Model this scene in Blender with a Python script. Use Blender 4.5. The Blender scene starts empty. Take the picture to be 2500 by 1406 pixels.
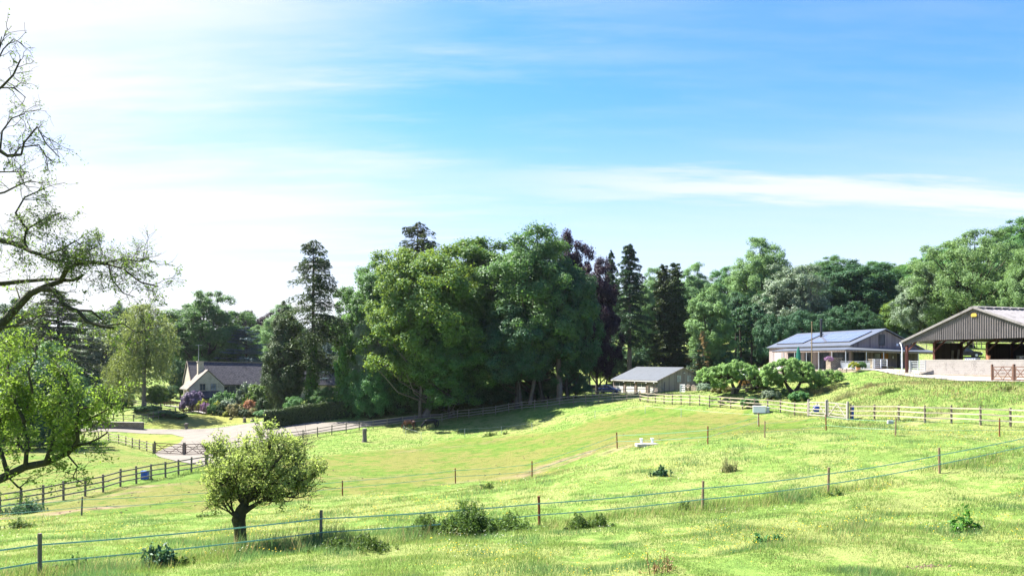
import bpy, bmesh, math, random
import numpy as np
from mathutils import Vector, Matrix

# ------------------------------------------------------------------ basics
F, CX, CY, H = 1950.0, 1250.0, 878.0, 13.0      # focal length (photo px), principal column, eye-level row, eye height
R = math.radians
sc = bpy.context.scene
COL = sc.collection
random.seed(11)
rs = np.random.RandomState(7)


def W(px, py, D):
    return Vector(((px - CX) / F * D, D, H + (CY - py) / F * D))


# ------------------------------------------------------------------ terrain height
CTRL = [  # photo px, photo py, distance
    (97, 1410, 21), (783, 1330, 26.5), (1317, 1283, 31), (1715, 1245, 32.5), (2022, 1203, 35.5), (2294, 1157, 36.5),
    (1250, 1406, 18.5), (2500, 1406, 17), (0, 1406, 20.5), (1850, 1330, 23), (2500, 1200, 31), (400, 1345, 27),
    (199, 1257, 46), (513, 1240, 47), (836, 1209, 53), (1112, 1180, 58), (1299, 1166, 58), (1507, 1094, 60), (1728, 1082, 55),
    (1867, 1067, 55), (2017, 1050, 56), (2186, 1063, 51), (2440, 1064, 50), (-150, 1290, 42), (1420, 1150, 50), (1610, 1160, 44),
    (155, 1222, 54), (252, 1202, 57), (333, 1180, 60.5), (404, 1166, 64), (502, 1146, 68), (30, 1240, 52), (-100, 1262, 50),
    (376, 1107, 100), (450, 1109, 100), (525, 1110, 98), (681, 1081, 104), (740, 1073, 106), (877, 1050, 112), (911, 1047, 114),
    (1079, 1030, 117), (1145, 1021, 117), (1210, 1012, 117), (1290, 1000, 115), (1366, 992, 112), (1460, 985, 108), (1562, 979, 104), (1641, 988, 96),
    (1758, 997, 88), (1813, 1001, 85), (1905, 1008, 80), (1973, 1016, 75), (2070, 1025, 68), (2135, 1026, 66), (2258, 1032, 60),
    (2394, 1039, 56), (2467, 1042, 54.5), (2600, 1050, 51),
    (1135, 1064, 105), (1028, 1073, 104), (1224, 1061, 102), (1299, 1051, 101), (1453, 1023, 97), (1663, 1020, 86), (890, 1078, 101),
    (800, 1110, 90), (1000, 1120, 82), (1200, 1120, 77), (1400, 1080, 78), (1600, 1045, 78), (1850, 1045, 66), (700, 1140, 80),
    (250, 1130, 76), (100, 1180, 63), (150, 1100, 95), (307, 1088, 105), (240, 1075, 118), (0, 1120, 85), (-150, 1150, 80),
    (350, 1050, 130), (500, 1052, 128), (640, 1040, 126), (600, 1030, 138), (455, 1046, 132), (560, 1015, 145), (475, 1000, 152),
    (520, 995, 157), (700, 985, 162), (860, 975, 165), (350, 992, 142), (429, 1012, 146), (250, 1025, 140), (200, 990, 155),
    (1025, 1012, 121), (1365, 978, 119), (1410, 970, 125), (760, 1010, 126), (640, 1050, 116),
    (1605, 962, 138), (1500, 958, 148), (1720, 955, 142), (1640, 948, 156),
    (1450, 950, 150), (1440, 930, 178), (1600, 893, 185), (1680, 885, 190), (1585, 860, 215),
    (1785, 964, 90), (1940, 970, 87), (1850, 978, 84), (2100, 990, 70),
    (2090, 942, 85), (2120, 906, 90), (2220, 909, 88), (2340, 931, 78), (2420, 931, 75), (2500, 936, 70), (2600, 940, 68),
    (2250, 970, 70), (2400, 985, 64), (2180, 935, 78), (2000, 925, 93), (1960, 945, 90), (1860, 935, 110), (1800, 938, 118), (1700, 945, 128),
    (2650, 905, 80),
]
pts = [((px - CX) / F * D, D, H + (CY - py) / F * D) for px, py, D in CTRL]
pts += [(x, y, H + z) for x, y, z in [
    (0, 0, -1.75), (0, 8, -3.3), (-30, 6, -4.2), (30, 6, -2.6), (0, -30, 1.0), (-60, -20, -2), (60, -20, 0), (40, 28, -4.3), (-40, 30, -7),
    (42.4, 100, -1.25), (38.5, 119, -1.25), (52, 102, -1.25), (48, 121, -1.2), (40, 94, -1.3),
    (43.4, 88, -1.5), (47, 80, -1.6), (55, 92, -1.5), (62, 100, -1.4), (50, 105, -1.3), (60, 84, -1.6),
    (66, 135, 3.0), (68, 125, 1.4), (82, 140, 1.9), (80, 165, 6.4), (92, 160, 6.8), (110, 170, 8.5), (76, 190, 7.6), (54, 172, 1.8),
    (48, 205, 2.2), (100, 110, 1.5), (120, 90, 0), (130, 140, 6), (100, 60, -4),
    (-135, 200, -5.3), (-75, 225, -3.5), (0, 220, -1.5), (-30, 180, -6.5), (-100, 180, -8), (-150, 120, -10), (-120, 80, -10.5), (-200, 60, -9),
    (-400, 420, 3), (-200, 420, 3), (-60, 420, 6), (60, 420, 14), (160, 420, 24), (300, 420, 28), (420, 420, 28),
    (-150, 300, -1), (-60, 300, 0), (30, 300, 4), (100, 290, 12), (180, 280, 18),
    (-400, 100, -4), (-400, 250, 0), (-300, -40, -3), (400, 100, 12), (300, -40, 6), (400, 250, 22), (200, 60, 3)]]
PT = np.array(pts)
_xy = PT[:, :2] / 50.0


def _U(d2):
    return np.where(d2 > 1e-12, d2 * np.log(d2 + 1e-12), 0.0)


_n = len(PT)
_d2 = ((_xy[:, None, :] - _xy[None, :, :]) ** 2).sum(2)
_K = _U(_d2) + np.eye(_n) * 0.004
_P = np.c_[np.ones(_n), _xy]
_A = np.zeros((_n + 3, _n + 3))
_A[:_n, :_n] = _K
_A[:_n, _n:] = _P
_A[_n:, :_n] = _P.T
_sol = np.linalg.solve(_A, np.r_[PT[:, 2], np.zeros(3)])


def gz(x, y):
    x = np.clip(np.asarray(x, float), -420, 420)
    y = np.clip(np.asarray(y, float), -40, 440)
    sh = x.shape
    x = x.ravel(); y = y.ravel()
    out = np.zeros(len(x))
    for i in range(0, len(x), 20000):
        q = np.c_[x[i:i + 20000], y[i:i + 20000]] / 50.0
        d2 = (q[:, None, 0] - _xy[None, :, 0]) ** 2 + (q[:, None, 1] - _xy[None, :, 1]) ** 2
        out[i:i + 20000] = _U(d2) @ _sol[:_n] + _sol[_n] + q @ _sol[_n + 1:]
    # low tussocky undulation close to the viewer
    amp = np.clip((75 - y) / 40, 0, 1) * 0.05
    out += amp * (np.sin(x * 1.9 + 1.3 * np.sin(y * .7)) + np.sin(y * 1.6 + 1.7 * np.sin(x * .55)) + .7 * np.sin(x * .8 - y * 1.1))
    return out.reshape(sh)


def g1(x, y):
    return float(gz(np.array([x]), np.array([y]))[0])


_Ds = np.concatenate([np.arange(12, 80, .2), np.arange(80, 420, .5)])


def G(px, py):
    """where the line of sight through a photo pixel meets the ground"""
    zr = H + (CY - py) / F * _Ds
    xs = (px - CX) / F * _Ds
    hit = np.nonzero(gz(xs, _Ds) >= zr)[0]
    D = _Ds[hit[0]] if len(hit) else 400.0
    x = (px - CX) / F * D
    return Vector((x, D, g1(x, D)))


def GD(px, D):
    x = (px - CX) / F * D
    return Vector((x, D, g1(x, D)))


# ------------------------------------------------------------------ node helpers
def N(nt, t, ins=None, **props):
    n = nt.nodes.new(t)
    for k, v in props.items():
        setattr(n, k, v)
    for k, v in (ins or {}).items():
        if isinstance(v, bpy.types.NodeSocket):
            nt.links.new(v, n.inputs[k])
        elif isinstance(v, bpy.types.Node):
            nt.links.new(v.outputs[0], n.inputs[k])
        else:
            n.inputs[k].default_value = v
    return n


def c4(c):
    return (c[0], c[1], c[2], 1.0)


def newmat(name):
    m = bpy.data.materials.new(name)
    m.use_nodes = True
    nt = m.node_tree
    nt.nodes.clear()
    out = nt.nodes.new('ShaderNodeOutputMaterial')
    return m, nt, out


def mixc(nt, fac, a, b):
    n = nt.nodes.new('ShaderNodeMix')
    n.data_type = 'RGBA'
    for sock, v in ((n.inputs[0], fac), (n.inputs[6], a), (n.inputs[7], b)):
        if isinstance(v, bpy.types.NodeSocket):
            nt.links.new(v, sock)
        elif isinstance(v, (tuple, list)):
            sock.default_value = c4(v)
        else:
            sock.default_value = v
    return n.outputs[2]


def ramp(nt, fac, stops):
    n = nt.nodes.new('ShaderNodeValToRGB')
    nt.links.new(fac, n.inputs[0])
    el = n.color_ramp.elements
    while len(el) < len(stops):
        el.new(.5)
    for e, (p, c) in zip(el, stops):
        e.position = p
        e.color = c4(c) if isinstance(c, (tuple, list)) else (c, c, c, 1)
    return n.outputs[0]


def mapped(nt, coord, scale, rot=(0, 0, 0)):
    tc = nt.nodes.new('ShaderNodeTexCoord')
    mp = N(nt, 'ShaderNodeMapping', {'Scale': scale, 'Rotation': rot})
    nt.links.new(tc.outputs[coord], mp.inputs['Vector'])
    return mp.outputs[0]


def noise(nt, vec, scale, detail=4, rough=.55):
    n = N(nt, 'ShaderNodeTexNoise', {'Scale': scale, 'Detail': detail, 'Roughness': rough})
    if vec is not None:
        nt.links.new(vec, n.inputs['Vector'])
    return n.outputs[0]


def simple(name, c1, c2, scale=4, rough=.8, bump=.2, stretch=(1, 1, 1), metal=0, spec=.3, fine=None):
    """a procedural surface: two colours broken up by noise at two scales"""
    m, nt, out = newmat(name)
    v = mapped(nt, 'Object', stretch)
    a = noise(nt, v, scale, 6, .6)
    b = noise(nt, v, scale * 7 if fine is None else fine, 4, .6)
    f = N(nt, 'ShaderNodeMath', {0: a, 1: b}, operation='ADD').outputs[0]
    col = ramp(nt, f, [(.72, c1), (1.28, c2)])
    p = N(nt, 'ShaderNodeBsdfPrincipled', {'Base Color': col, 'Roughness': rough, 'Metallic': metal, 'Specular IOR Level': spec})
    if bump:
        bp = N(nt, 'ShaderNodeBump', {'Strength': bump, 'Distance': .02, 'Height': f})
        nt.links.new(bp.outputs[0], p.inputs['Normal'])
    nt.links.new(p.outputs[0], out.inputs[0])
    return m


def boards(name, c1, c2, axis, width, rough=.85):
    """weathered vertical boards: one shade per board, dark gap between"""
    m, nt, out = newmat(name)
    tc = nt.nodes.new('ShaderNodeTexCoord')
    sep = N(nt, 'ShaderNodeSeparateXYZ', {0: tc.outputs['Object']})
    add = N(nt, 'ShaderNodeMath', {0: sep.outputs[0], 1: sep.outputs[1]}, operation='ADD').outputs[0]
    u = N(nt, 'ShaderNodeMath', {0: add, 1: 1.0 / width}, operation='MULTIPLY').outputs[0]
    fl = N(nt, 'ShaderNodeMath', {0: u}, operation='FLOOR').outputs[0]
    fr = N(nt, 'ShaderNodeMath', {0: u}, operation='FRACT').outputs[0]
    wn = N(nt, 'ShaderNodeTexWhiteNoise', {'W': fl}, noise_dimensions='1D').outputs[0]
    v = mapped(nt, 'Object', (6, 6, .5))
    g = noise(nt, v, 3, 5, .6)
    f = N(nt, 'ShaderNodeMath', {0: wn, 1: g}, operation='ADD').outputs[0]
    col = ramp(nt, f, [(.35, c1), (1.35, c2)])
    gap = N(nt, 'ShaderNodeMath', {0: fr, 1: .1}, operation='GREATER_THAN').outputs[0]
    col = mixc(nt, gap, tuple(.45 * c for c in c1), col)
    p = N(nt, 'ShaderNodeBsdfPrincipled', {'Base Color': col, 'Roughness': rough, 'Specular IOR Level': .2})
    bp = N(nt, 'ShaderNodeBump', {'Strength': .6, 'Distance': .02, 'Height': gap})
    nt.links.new(bp.outputs[0], p.inputs['Normal'])
    nt.links.new(p.outputs[0], out.inputs[0])
    return m


def masonry(name, c1, c2, mortar, bw, bh, rough=.9, coord='Generated', mort=.02, bump=.5, off=.5):
    m, nt, out = newmat(name)
    tc = nt.nodes.new('ShaderNodeTexCoord')
    sep = N(nt, 'ShaderNodeSeparateXYZ', {0: tc.outputs['Object']})
    add = N(nt, 'ShaderNodeMath', {0: sep.outputs[0], 1: sep.outputs[1]}, operation='ADD').outputs[0]
    cmb = N(nt, 'ShaderNodeCombineXYZ', {0: add, 1: sep.outputs[2], 2: 0.0}).outputs[0]
    br = N(nt, 'ShaderNodeTexBrick', {'Vector': cmb, 'Color1': c4(c1), 'Color2': c4(c2), 'Mortar': c4(mortar), 'Scale': 1.0,
                                      'Mortar Size': mort, 'Brick Width': bw, 'Row Height': bh, 'Bias': 0.0}, offset=off)
    v = mapped(nt, 'Object', (1, 1, 1))
    g = noise(nt, v, 1.3, 6, .65)
    g2 = noise(nt, v, 9, 4, .6)
    f = N(nt, 'ShaderNodeMath', {0: g, 1: g2}, operation='ADD').outputs[0]
    sh = ramp(nt, f, [(.7, .62), (1.3, 1.2)])
    mul = N(nt, 'ShaderNodeMix', {0: 1.0, 6: br.outputs[0], 7: sh}, data_type='RGBA', blend_type='MULTIPLY')
    p = N(nt, 'ShaderNodeBsdfPrincipled', {'Base Color': mul.outputs[2], 'Roughness': rough, 'Specular IOR Level': .2})
    bp = N(nt, 'ShaderNodeBump', {'Strength': bump, 'Distance': .03, 'Height': f})
    nt.links.new(bp.outputs[0], p.inputs['Normal'])
    nt.links.new(p.outputs[0], out.inputs[0])
    return m


def leafmat(name, dark, light, trans=.35, tcol=None, rough=.55, spec=.2):
    """leaf tissue: colour differs from leaf to leaf, part of the light passes through"""
    m, nt, out = newmat(name)
    at = N(nt, 'ShaderNodeAttribute', attribute_name='tint')
    oi = nt.nodes.new('ShaderNodeObjectInfo')
    col = mixc(nt, at.outputs['Fac'], dark, light)
    hs = N(nt, 'ShaderNodeHueSaturation', {'Color': col})
    h = N(nt, 'ShaderNodeMapRange', {0: oi.outputs['Random'], 3: .488, 4: .512}).outputs[0]
    vv = N(nt, 'ShaderNodeMapRange', {0: oi.outputs['Random'], 3: .85, 4: 1.15}).outputs[0]
    nt.links.new(h, hs.inputs['Hue'])
    nt.links.new(vv, hs.inputs['Value'])
    p = N(nt, 'ShaderNodeBsdfPrincipled', {'Base Color': hs.outputs[0], 'Roughness': rough, 'Specular IOR Level': spec})
    tc = mixc(nt, .5, hs.outputs[0], tcol or tuple(min(1, c * 1.8) for c in light))
    t = N(nt, 'ShaderNodeBsdfTranslucent', {'Color': tc})
    mx = N(nt, 'ShaderNodeMixShader', {0: trans, 1: p.outputs[0], 2: t.outputs[0]})
    nt.links.new(mx.outputs[0], out.inputs[0])
    return m


def glassmat(name, c=(.02, .025, .03)):
    m, nt, out = newmat(name)
    v = mapped(nt, 'Object', (1, 1, 1))
    f = noise(nt, v, .8, 3)
    col = ramp(nt, f, [(.35, c), (.7, tuple(x * 3 + .01 for x in c))])
    p = N(nt, 'ShaderNodeBsdfPrincipled', {'Base Color': col, 'Roughness': .12, 'Specular IOR Level': .18})
    nt.links.new(p.outputs[0], out.inputs[0])
    return m


M = {}
M['bark'] = simple('bark', (.022, .019, .016), (.06, .052, .04), 5, .95, .8, (1, 1, .25))
M['pale_bark'] = simple('pale_bark', (.06, .054, .045), (.15, .13, .11), 5, .95, .8, (1, 1, .25))
M['mossy_bark'] = simple('mossy_bark', (.014, .013, .010), (.042, .043, .02), 9, .95, .9, (1, 1, .6))
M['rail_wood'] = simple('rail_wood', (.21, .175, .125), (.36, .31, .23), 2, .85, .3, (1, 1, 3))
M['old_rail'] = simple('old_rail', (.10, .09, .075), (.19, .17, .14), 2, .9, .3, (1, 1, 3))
M['post_wood'] = simple('post_wood', (.07, .06, .045), (.16, .135, .10), 4, .9, .3, (2, 2, .5))
M['stake_wood'] = simple('stake_wood', (.10, .07, .04), (.24, .17, .10), 4, .85, .4, (3, 3, .5))
M['rust'] = simple('rust', (.07, .025, .012), (.20, .075, .03), 6, .8, .3)
M['brown_gate'] = simple('brown_gate', (.06, .032, .022), (.13, .07, .05), 3, .75, .2)
M['silver_wood'] = simple('silver_wood', (.19, .165, .14), (.32, .29, .25), 3, .85, .3)
M['tape'] = simple('tape', (.13, .34, .24), (.22, .45, .34), 3, .6, 0)
M['white_tape'] = simple('white_tape', (.34, .40, .36), (.48, .52, .48), 3, .6, 0)
M['white_paint'] = simple('white_paint', (.42, .41, .39), (.55, .54, .52), 2, .5, .05)
M['white_plastic'] = simple('white_plastic', (.70, .72, .73), (.82, .83, .84), 2, .35, 0)
M['grey_plastic'] = simple('grey_plastic', (.25, .27, .28), (.36, .38, .4), 2, .5, 0)
M['blue_plastic'] = simple('blue_plastic', (.012, .05, .30), (.02, .085, .42), 2, .4, .05)
M['zinc'] = simple('zinc', (.075, .083, .094), (.105, .115, .128), 1.2, .5, .05, metal=.3)
M['dark_zinc'] = simple('dark_zinc', (.075, .085, .098), (.11, .12, .135), 1.2, .42, .05, metal=.3)
M['fibre_cement'] = simple('fibre_cement', (.10, .092, .09), (.20, .188, .184), 1.5, .95, .3)
M['galv'] = simple('galv', (.40, .42, .43), (.56, .58, .6), 2, .4, .05, metal=.5)
M['red_steel'] = simple('red_steel', (.055, .018, .014), (.10, .036, .028), 3, .6, .1)
M['larch'] = boards('larch', (.125, .10, .094), (.27, .225, .21), 0, .22)
M['larch_warm'] = boards('larch_warm', (.17, .125, .10), (.30, .235, .20), 0, .2)
M['oak'] = boards('oak', (.30, .13, .04), (.42, .20, .07), 0, .18)
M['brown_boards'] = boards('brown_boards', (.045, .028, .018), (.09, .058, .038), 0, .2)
M['cladding'] = simple('cladding', (.085, .074, .073), (.16, .142, .14), 2.2, .95, .2, (1, 1, .4))
M['stone'] = masonry('stone', (.44, .385, .30), (.34, .30, .235), (.38, .335, .27), .45, .16)
M['dry_stone'] = masonry('dry_stone', (.34, .29, .22), (.20, .17, .135), (.06, .05, .04), .38, .14, mort=.03, bump=1)
M['pale_stone'] = masonry('pale_stone', (.27, .225, .175), (.21, .17, .13), (.19, .165, .135), .5, .2)
M['block'] = masonry('block', (.235, .215, .20), (.215, .197, .184), (.185, .17, .16), .45, .225, mort=.012, bump=.2)
M['stone_tile'] = masonry('stone_tile', (.05, .047, .056), (.095, .088, .094), (.022, .021, .025), .32, .2, mort=.03, bump=.9)
M['stone_tile_pale'] = masonry('stone_tile_pale', (.17, .15, .13), (.24, .21, .18), (.08, .07, .06), .32, .2, mort=.03, bump=.9)
M['concrete'] = simple('concrete', (.30, .28, .255), (.42, .39, .35), 1.2, .95, .15)
M['glass'] = glassmat('glass')
M['glass_pale'] = glassmat('glass_pale', (.16, .17, .18))
M['solar'] = None
M['dark_metal'] = simple('dark_metal', (.025, .027, .03), (.05, .053, .058), 3, .45, .05, metal=.4)
M['terracotta'] = simple('terracotta', (.42, .17, .08), (.55, .25, .13), 4, .8, .1)
M['green_canvas'] = simple('green_canvas', (.006, .075, .05), (.015, .13, .085), 5, .85, .2, (2, 2, .3))
M['yellow_sign'] = simple('yellow_sign', (.30, .20, .03), (.38, .27, .05), 3, .6, 0)
M['car_blue'] = simple('car_blue', (.012, .03, .12), (.018, .04, .16), 2, .25, 0, spec=.6)
M['car_black'] = simple('car_black', (.012, .013, .016), (.02, .022, .026), 2, .2, 0, spec=.6)
M['rubber'] = simple('rubber', (.012, .012, .012), (.025, .025, .025), 6, .85, .1)
M['bay_coat'] = simple('bay_coat', (.05, .019, .011), (.095, .037, .022), 3, .55, .05)
M['black_coat'] = simple('black_coat', (.003, .003, .004), (.008, .008, .010), 3, .6, .05)
M['hair'] = simple('hair', (.006, .006, .007), (.016, .015, .015), 12, .6, .2)
M['slat_panel'] = simple('slat_panel', (.12, .12, .11), (.2, .2, .18), 4, .9, .2)
M['soil'] = simple('soil', (.05, .034, .022), (.13, .09, .06), 4, 1, .8)
# leaves
M['sycamore'] = leafmat('sycamore', (.034, .095, .026), (.105, .21, .05), .33, (.24, .36, .03))
M['sycamore_yellow'] = leafmat('sycamore_yellow', (.044, .11, .024), (.135, .23, .05), .36, (.32, .40, .03))
M['lime'] = leafmat('lime', (.036, .108, .034), (.115, .24, .075), .33, (.2, .38, .05))
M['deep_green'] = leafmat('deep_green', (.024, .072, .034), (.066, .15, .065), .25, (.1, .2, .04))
M['ash'] = leafmat('ash', (.075, .16, .06), (.21, .34, .125), .35, (.25, .4, .08))
M['grey_green'] = leafmat('grey_green', (.09, .145, .085), (.23, .30, .185), .3, (.22, .32, .12), spec=.5)
M['copper'] = leafmat('copper', (.009, .005, .011), (.03, .016, .03), .22, (.10, .03, .06))
M['spruce'] = leafmat('spruce', (.02, .05, .026), (.056, .105, .046), .15, (.06, .12, .03))
M['yew'] = leafmat('yew', (.026, .05, .02), (.08, .115, .042), .18, (.10, .14, .03))
M['cedar'] = leafmat('cedar', (.05, .085, .09), (.12, .18, .19), .2, (.14, .24, .22))
M['birch'] = leafmat('birch', (.07, .105, .026), (.19, .23, .07), .38, (.34, .40, .08))
M['ivy'] = leafmat('ivy', (.04, .11, .02), (.11, .25, .04), .38, (.2, .42, .05))
M['apple'] = leafmat('apple', (.18, .28, .07), (.46, .54, .20), .55, (.34, .44, .06))
M['apple_old'] = leafmat('apple_old', (.045, .095, .02), (.15, .235, .05), .38, (.26, .40, .06))
M['apple_grey'] = leafmat('apple_grey', (.085, .17, .04), (.28, .40, .13), .42, (.24, .40, .08))
M['apple_young'] = leafmat('apple_young', (.07, .145, .018), (.22, .33, .05), .42, (.36, .54, .06))
M['hedge_core'] = simple('hedge_core', (.008, .014, .006), (.016, .026, .010), 6, 1, .3)  # near-black: the hedge's inner shade is put into the colour
M['hedge'] = leafmat('hedge', (.018, .04, .014), (.06, .095, .03), .2, (.1, .17, .03))
M['box_green'] = leafmat('box_green', (.035, .08, .014), (.10, .17, .028), .3, (.2, .32, .04))
M['purple_shrub'] = leafmat('purple_shrub', (.10, .075, .13), (.26, .21, .30), .3, (.3, .22, .36))
M['orange_shrub'] = leafmat('orange_shrub', (.26, .13, .06), (.44, .24, .13), .35, (.6, .3, .12))
M['yellow_shrub'] = leafmat('yellow_shrub', (.17, .20, .025), (.34, .36, .05), .38, (.5, .52, .06))
M['pink_shrub'] = leafmat('pink_shrub', (.10, .14, .05), (.36, .28, .12), .3, (.3, .3, .1))
M['nettle'] = leafmat('nettle', (.025, .06, .012), (.10, .17, .03), .33, (.2, .32, .04))
M['dying'] = leafmat('dying', (.20, .14, .06), (.36, .26, .11), .3, (.5, .36, .12))
M['heather'] = leafmat('heather', (.16, .09, .17), (.4, .24, .38), .3, (.4, .2, .4))

# solar panel
m, nt, out = newmat('solar')
tc = nt.nodes.new('ShaderNodeTexCoord')
br = N(nt, 'ShaderNodeTexBrick', {'Vector': tc.outputs['Object'], 'Color1': (.10, .11, .145, 1), 'Color2': (.115, .125, .165, 1), 'Mortar': (.22, .235, .27, 1),
                                  'Scale': 1.0, 'Mortar Size': .02, 'Brick Width': 1.0, 'Row Height': 1.65}, offset=0)
p = N(nt, 'ShaderNodeBsdfPrincipled', {'Base Color': br.outputs[0], 'Roughness': .12, 'Specular IOR Level': .7})
nt.links.new(p.outputs[0], out.inputs[0])
M['solar'] = m


# ------------------------------------------------------------------ mesh helpers
class MB:
    """collects vertices and faces of ONE part"""

    def __init__(self):
        self.v = []
        self.f = []

    def poly(self, pts):
        b = len(self.v)
        self.v += [tuple(p) for p in pts]
        self.f.append(list(range(b, b + len(pts))))
        return self

    def extrude(self, pts, vec):
        pts = [Vector(p) for p in pts]
        vec = Vector(vec)
        n = len(pts)
        b = len(self.v)
        self.v += [tuple(p) for p in pts] + [tuple(p + vec) for p in pts]
        self.f.append(list(range(b, b + n))[::-1])
        self.f.append(list(range(b + n, b + 2 * n)))
        for i in range(n):
            j = (i + 1) % n
            self.f.append([b + i, b + j, b + n + j, b + n + i])
        return self

    def box(self, x0, x1, y0, y1, z0, z1):
        return self.extrude([(x0, y0, z0), (x1, y0, z0), (x1, y1, z0), (x0, y1, z0)], (0, 0, z1 - z0))

    def beam(self, p, q, w, h, up=(0, 0, 1)):
        p = Vector(p); q = Vector(q)
        d = (q - p)
        s = d.cross(Vector(up))
        if s.length < 1e-6:
            s = d.cross(Vector((1, 0, 0)))
        s.normalize()
        u = s.cross(d).normalized()
        a = [p + s * w / 2 + u * h / 2, p - s * w / 2 + u * h / 2, p - s * w / 2 - u * h / 2, p + s * w / 2 - u * h / 2]
        return self.extrude(a, d)

    def tube(self, pts, rad, n=6, cap=True):
        pts = [Vector(p) for p in pts]
        if not isinstance(rad, (list, tuple)):
            rad = [rad] * len(pts)
        b = len(self.v)
        ref = Vector((.31, .95, .05)).normalized()
        for i, p in enumerate(pts):
            d = (pts[min(i + 1, len(pts) - 1)] - pts[max(i - 1, 0)])
            d = d.normalized() if d.length > 1e-9 else Vector((0, 0, 1))
            s = d.cross(ref)
            if s.length < .1:
                s = d.cross(Vector((1, 0, 0)))
            s.normalize()
            u = s.cross(d)
            for k in range(n):
                a = 2 * math.pi * k / n
                self.v.append(tuple(p + (s * math.cos(a) + u * math.sin(a)) * rad[i]))
        for i in range(len(pts) - 1):
            for k in range(n):
                k2 = (k + 1) % n
                self.f.append([b + i * n + k, b + i * n + k2, b + (i + 1) * n + k2, b + (i + 1) * n + k])
        if cap:
            self.f.append([b + k for k in range(n)][::-1])
            self.f.append([b + (len(pts) - 1) * n + k for k in range(n)])
        return self

    def lathe(self, prof, c=(0, 0, 0), n=10):
        b = len(self.v)
        for r, z in prof:
            for k in range(n):
                a = 2 * math.pi * k / n
                self.v.append((c[0] + r * math.cos(a), c[1] + r * math.sin(a), c[2] + z))
        for i in range(len(prof) - 1):
            for k in range(n):
                k2 = (k + 1) % n
                self.f.append([b + i * n + k, b + i * n + k2, b + (i + 1) * n + k2, b + (i + 1) * n + k])
        self.f.append([b + k for k in range(n)][::-1])
        self.f.append([b + (len(prof) - 1) * n + k for k in range(n)])
        return self

    def build(self, name, material, parent=None, world=False, bevel=0, smooth=False):
        me = bpy.data.meshes.new(name)
        off = Vector(parent.location) if (world and parent is not None) else Vector((0, 0, 0))
        me.from_pydata([(x - off.x, y - off.y, z - off.z) for x, y, z in self.v], [], self.f)
        me.update()
        if smooth:
            for p in me.polygons:
                p.use_smooth = True
        o = bpy.data.objects.new(name, me)
        me.materials.append(material)
        COL.objects.link(o)
        if parent is not None:
            o.parent = parent
        if bevel:
            bv = o.modifiers.new('bevel', 'BEVEL')
            bv.width = bevel
            bv.segments = 2
        return o


def tag(o, label=None, cat=None, group=None, kind=None):
    if label: o['label'] = label
    if cat: o['category'] = cat
    if group: o['group'] = group
    if kind: o['kind'] = kind
    return o


def thing(name, label, cat, loc=(0, 0, 0), rz=0.0, group=None):
    o = bpy.data.objects.new(name, None)
    o.empty_display_size = .3
    COL.objects.link(o)
    o.location = loc
    o.rotation_euler = (0, 0, rz)
    return tag(o, label, cat, group)


def raw_mesh(name, V, Fc, material, attrs=None, colattr=None):
    """mesh straight from arrays: V (n,3), Fc (m,k)"""
    me = bpy.data.meshes.new(name)
    V = np.asarray(V, np.float32)
    Fc = np.asarray(Fc, np.int32)
    m, k = Fc.shape
    me.vertices.add(len(V))
    me.vertices.foreach_set('co', V.ravel())
    me.loops.add(m * k)
    me.loops.foreach_set('vertex_index', Fc.ravel())
    me.polygons.add(m)
    me.polygons.foreach_set('loop_start', np.arange(0, m * k, k, dtype=np.int32))
    for an, a in (attrs or {}).items():
        at = me.attributes.new(an, 'FLOAT', 'POINT')
        at.data.foreach_set('value', np.asarray(a, np.float32).ravel())
    if colattr is not None:
        at = me.attributes.new('col', 'FLOAT_COLOR', 'POINT')
        cc = np.c_[colattr, np.ones(len(colattr))].astype(np.float32)
        at.data.foreach_set('color', cc.ravel())
    me.update(calc_edges=True)
    me.materials.append(material)
    return me


def link_mesh(name, me, parent=None):
    o = bpy.data.objects.new(name, me)
    COL.objects.link(o)
    if parent is not None:
        o.parent = parent
    return o


def unit(v):
    return v / (np.linalg.norm(v, axis=-1, keepdims=True) + 1e-9)


def leaf_quads(C, Nn, size, r, aspect=.6, U=None):
    """kite-shaped leaves at C facing Nn"""
    n = len(C)
    Nn = unit(Nn)
    if U is None:
        U = r.normal(size=(n, 3))
    U = U - (U * Nn).sum(1, keepdims=True) * Nn
    U = unit(U)
    Vv = np.cross(Nn, U)
    s = np.asarray(size).reshape(-1, 1) * np.ones((n, 1))
    fold = Nn * s * .12
    V = np.stack([C + U * s * .55, C + Vv * s * aspect * .5 + fold, C - U * s * .45, C - Vv * s * aspect * .5 + fold], 1).reshape(-1, 3)
    Q = np.arange(4 * n).reshape(n, 4)
    return V, Q


def inpoly(x, y, poly):
    x = np.asarray(x); y = np.asarray(y)
    ins = np.zeros(x.shape, bool)
    n = len(poly)
    for i in range(n):
        x1, y1 = poly[i][0], poly[i][1]
        x2, y2 = poly[(i + 1) % n][0], poly[(i + 1) % n][1]
        c = ((y1 > y) != (y2 > y)) & (x < (x2 - x1) * (y - y1) / (y2 - y1 + 1e-12) + x1)
        ins ^= c
    return ins


def polydist(x, y, poly):
    """signed distance, positive inside"""
    d = np.full(x.shape, 1e9)
    n = len(poly)
    for i in range(n):
        ax, ay = poly[i][0], poly[i][1]
        bx, by = poly[(i + 1) % n][0], poly[(i + 1) % n][1]
        ex, ey = bx - ax, by - ay
        t = np.clip(((x - ax) * ex + (y - ay) * ey) / (ex * ex + ey * ey + 1e-12), 0, 1)
        d = np.minimum(d, np.hypot(x - ax - t * ex, y - ay - t * ey))
    return np.where(inpoly(x, y, poly), d, -d)


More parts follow.
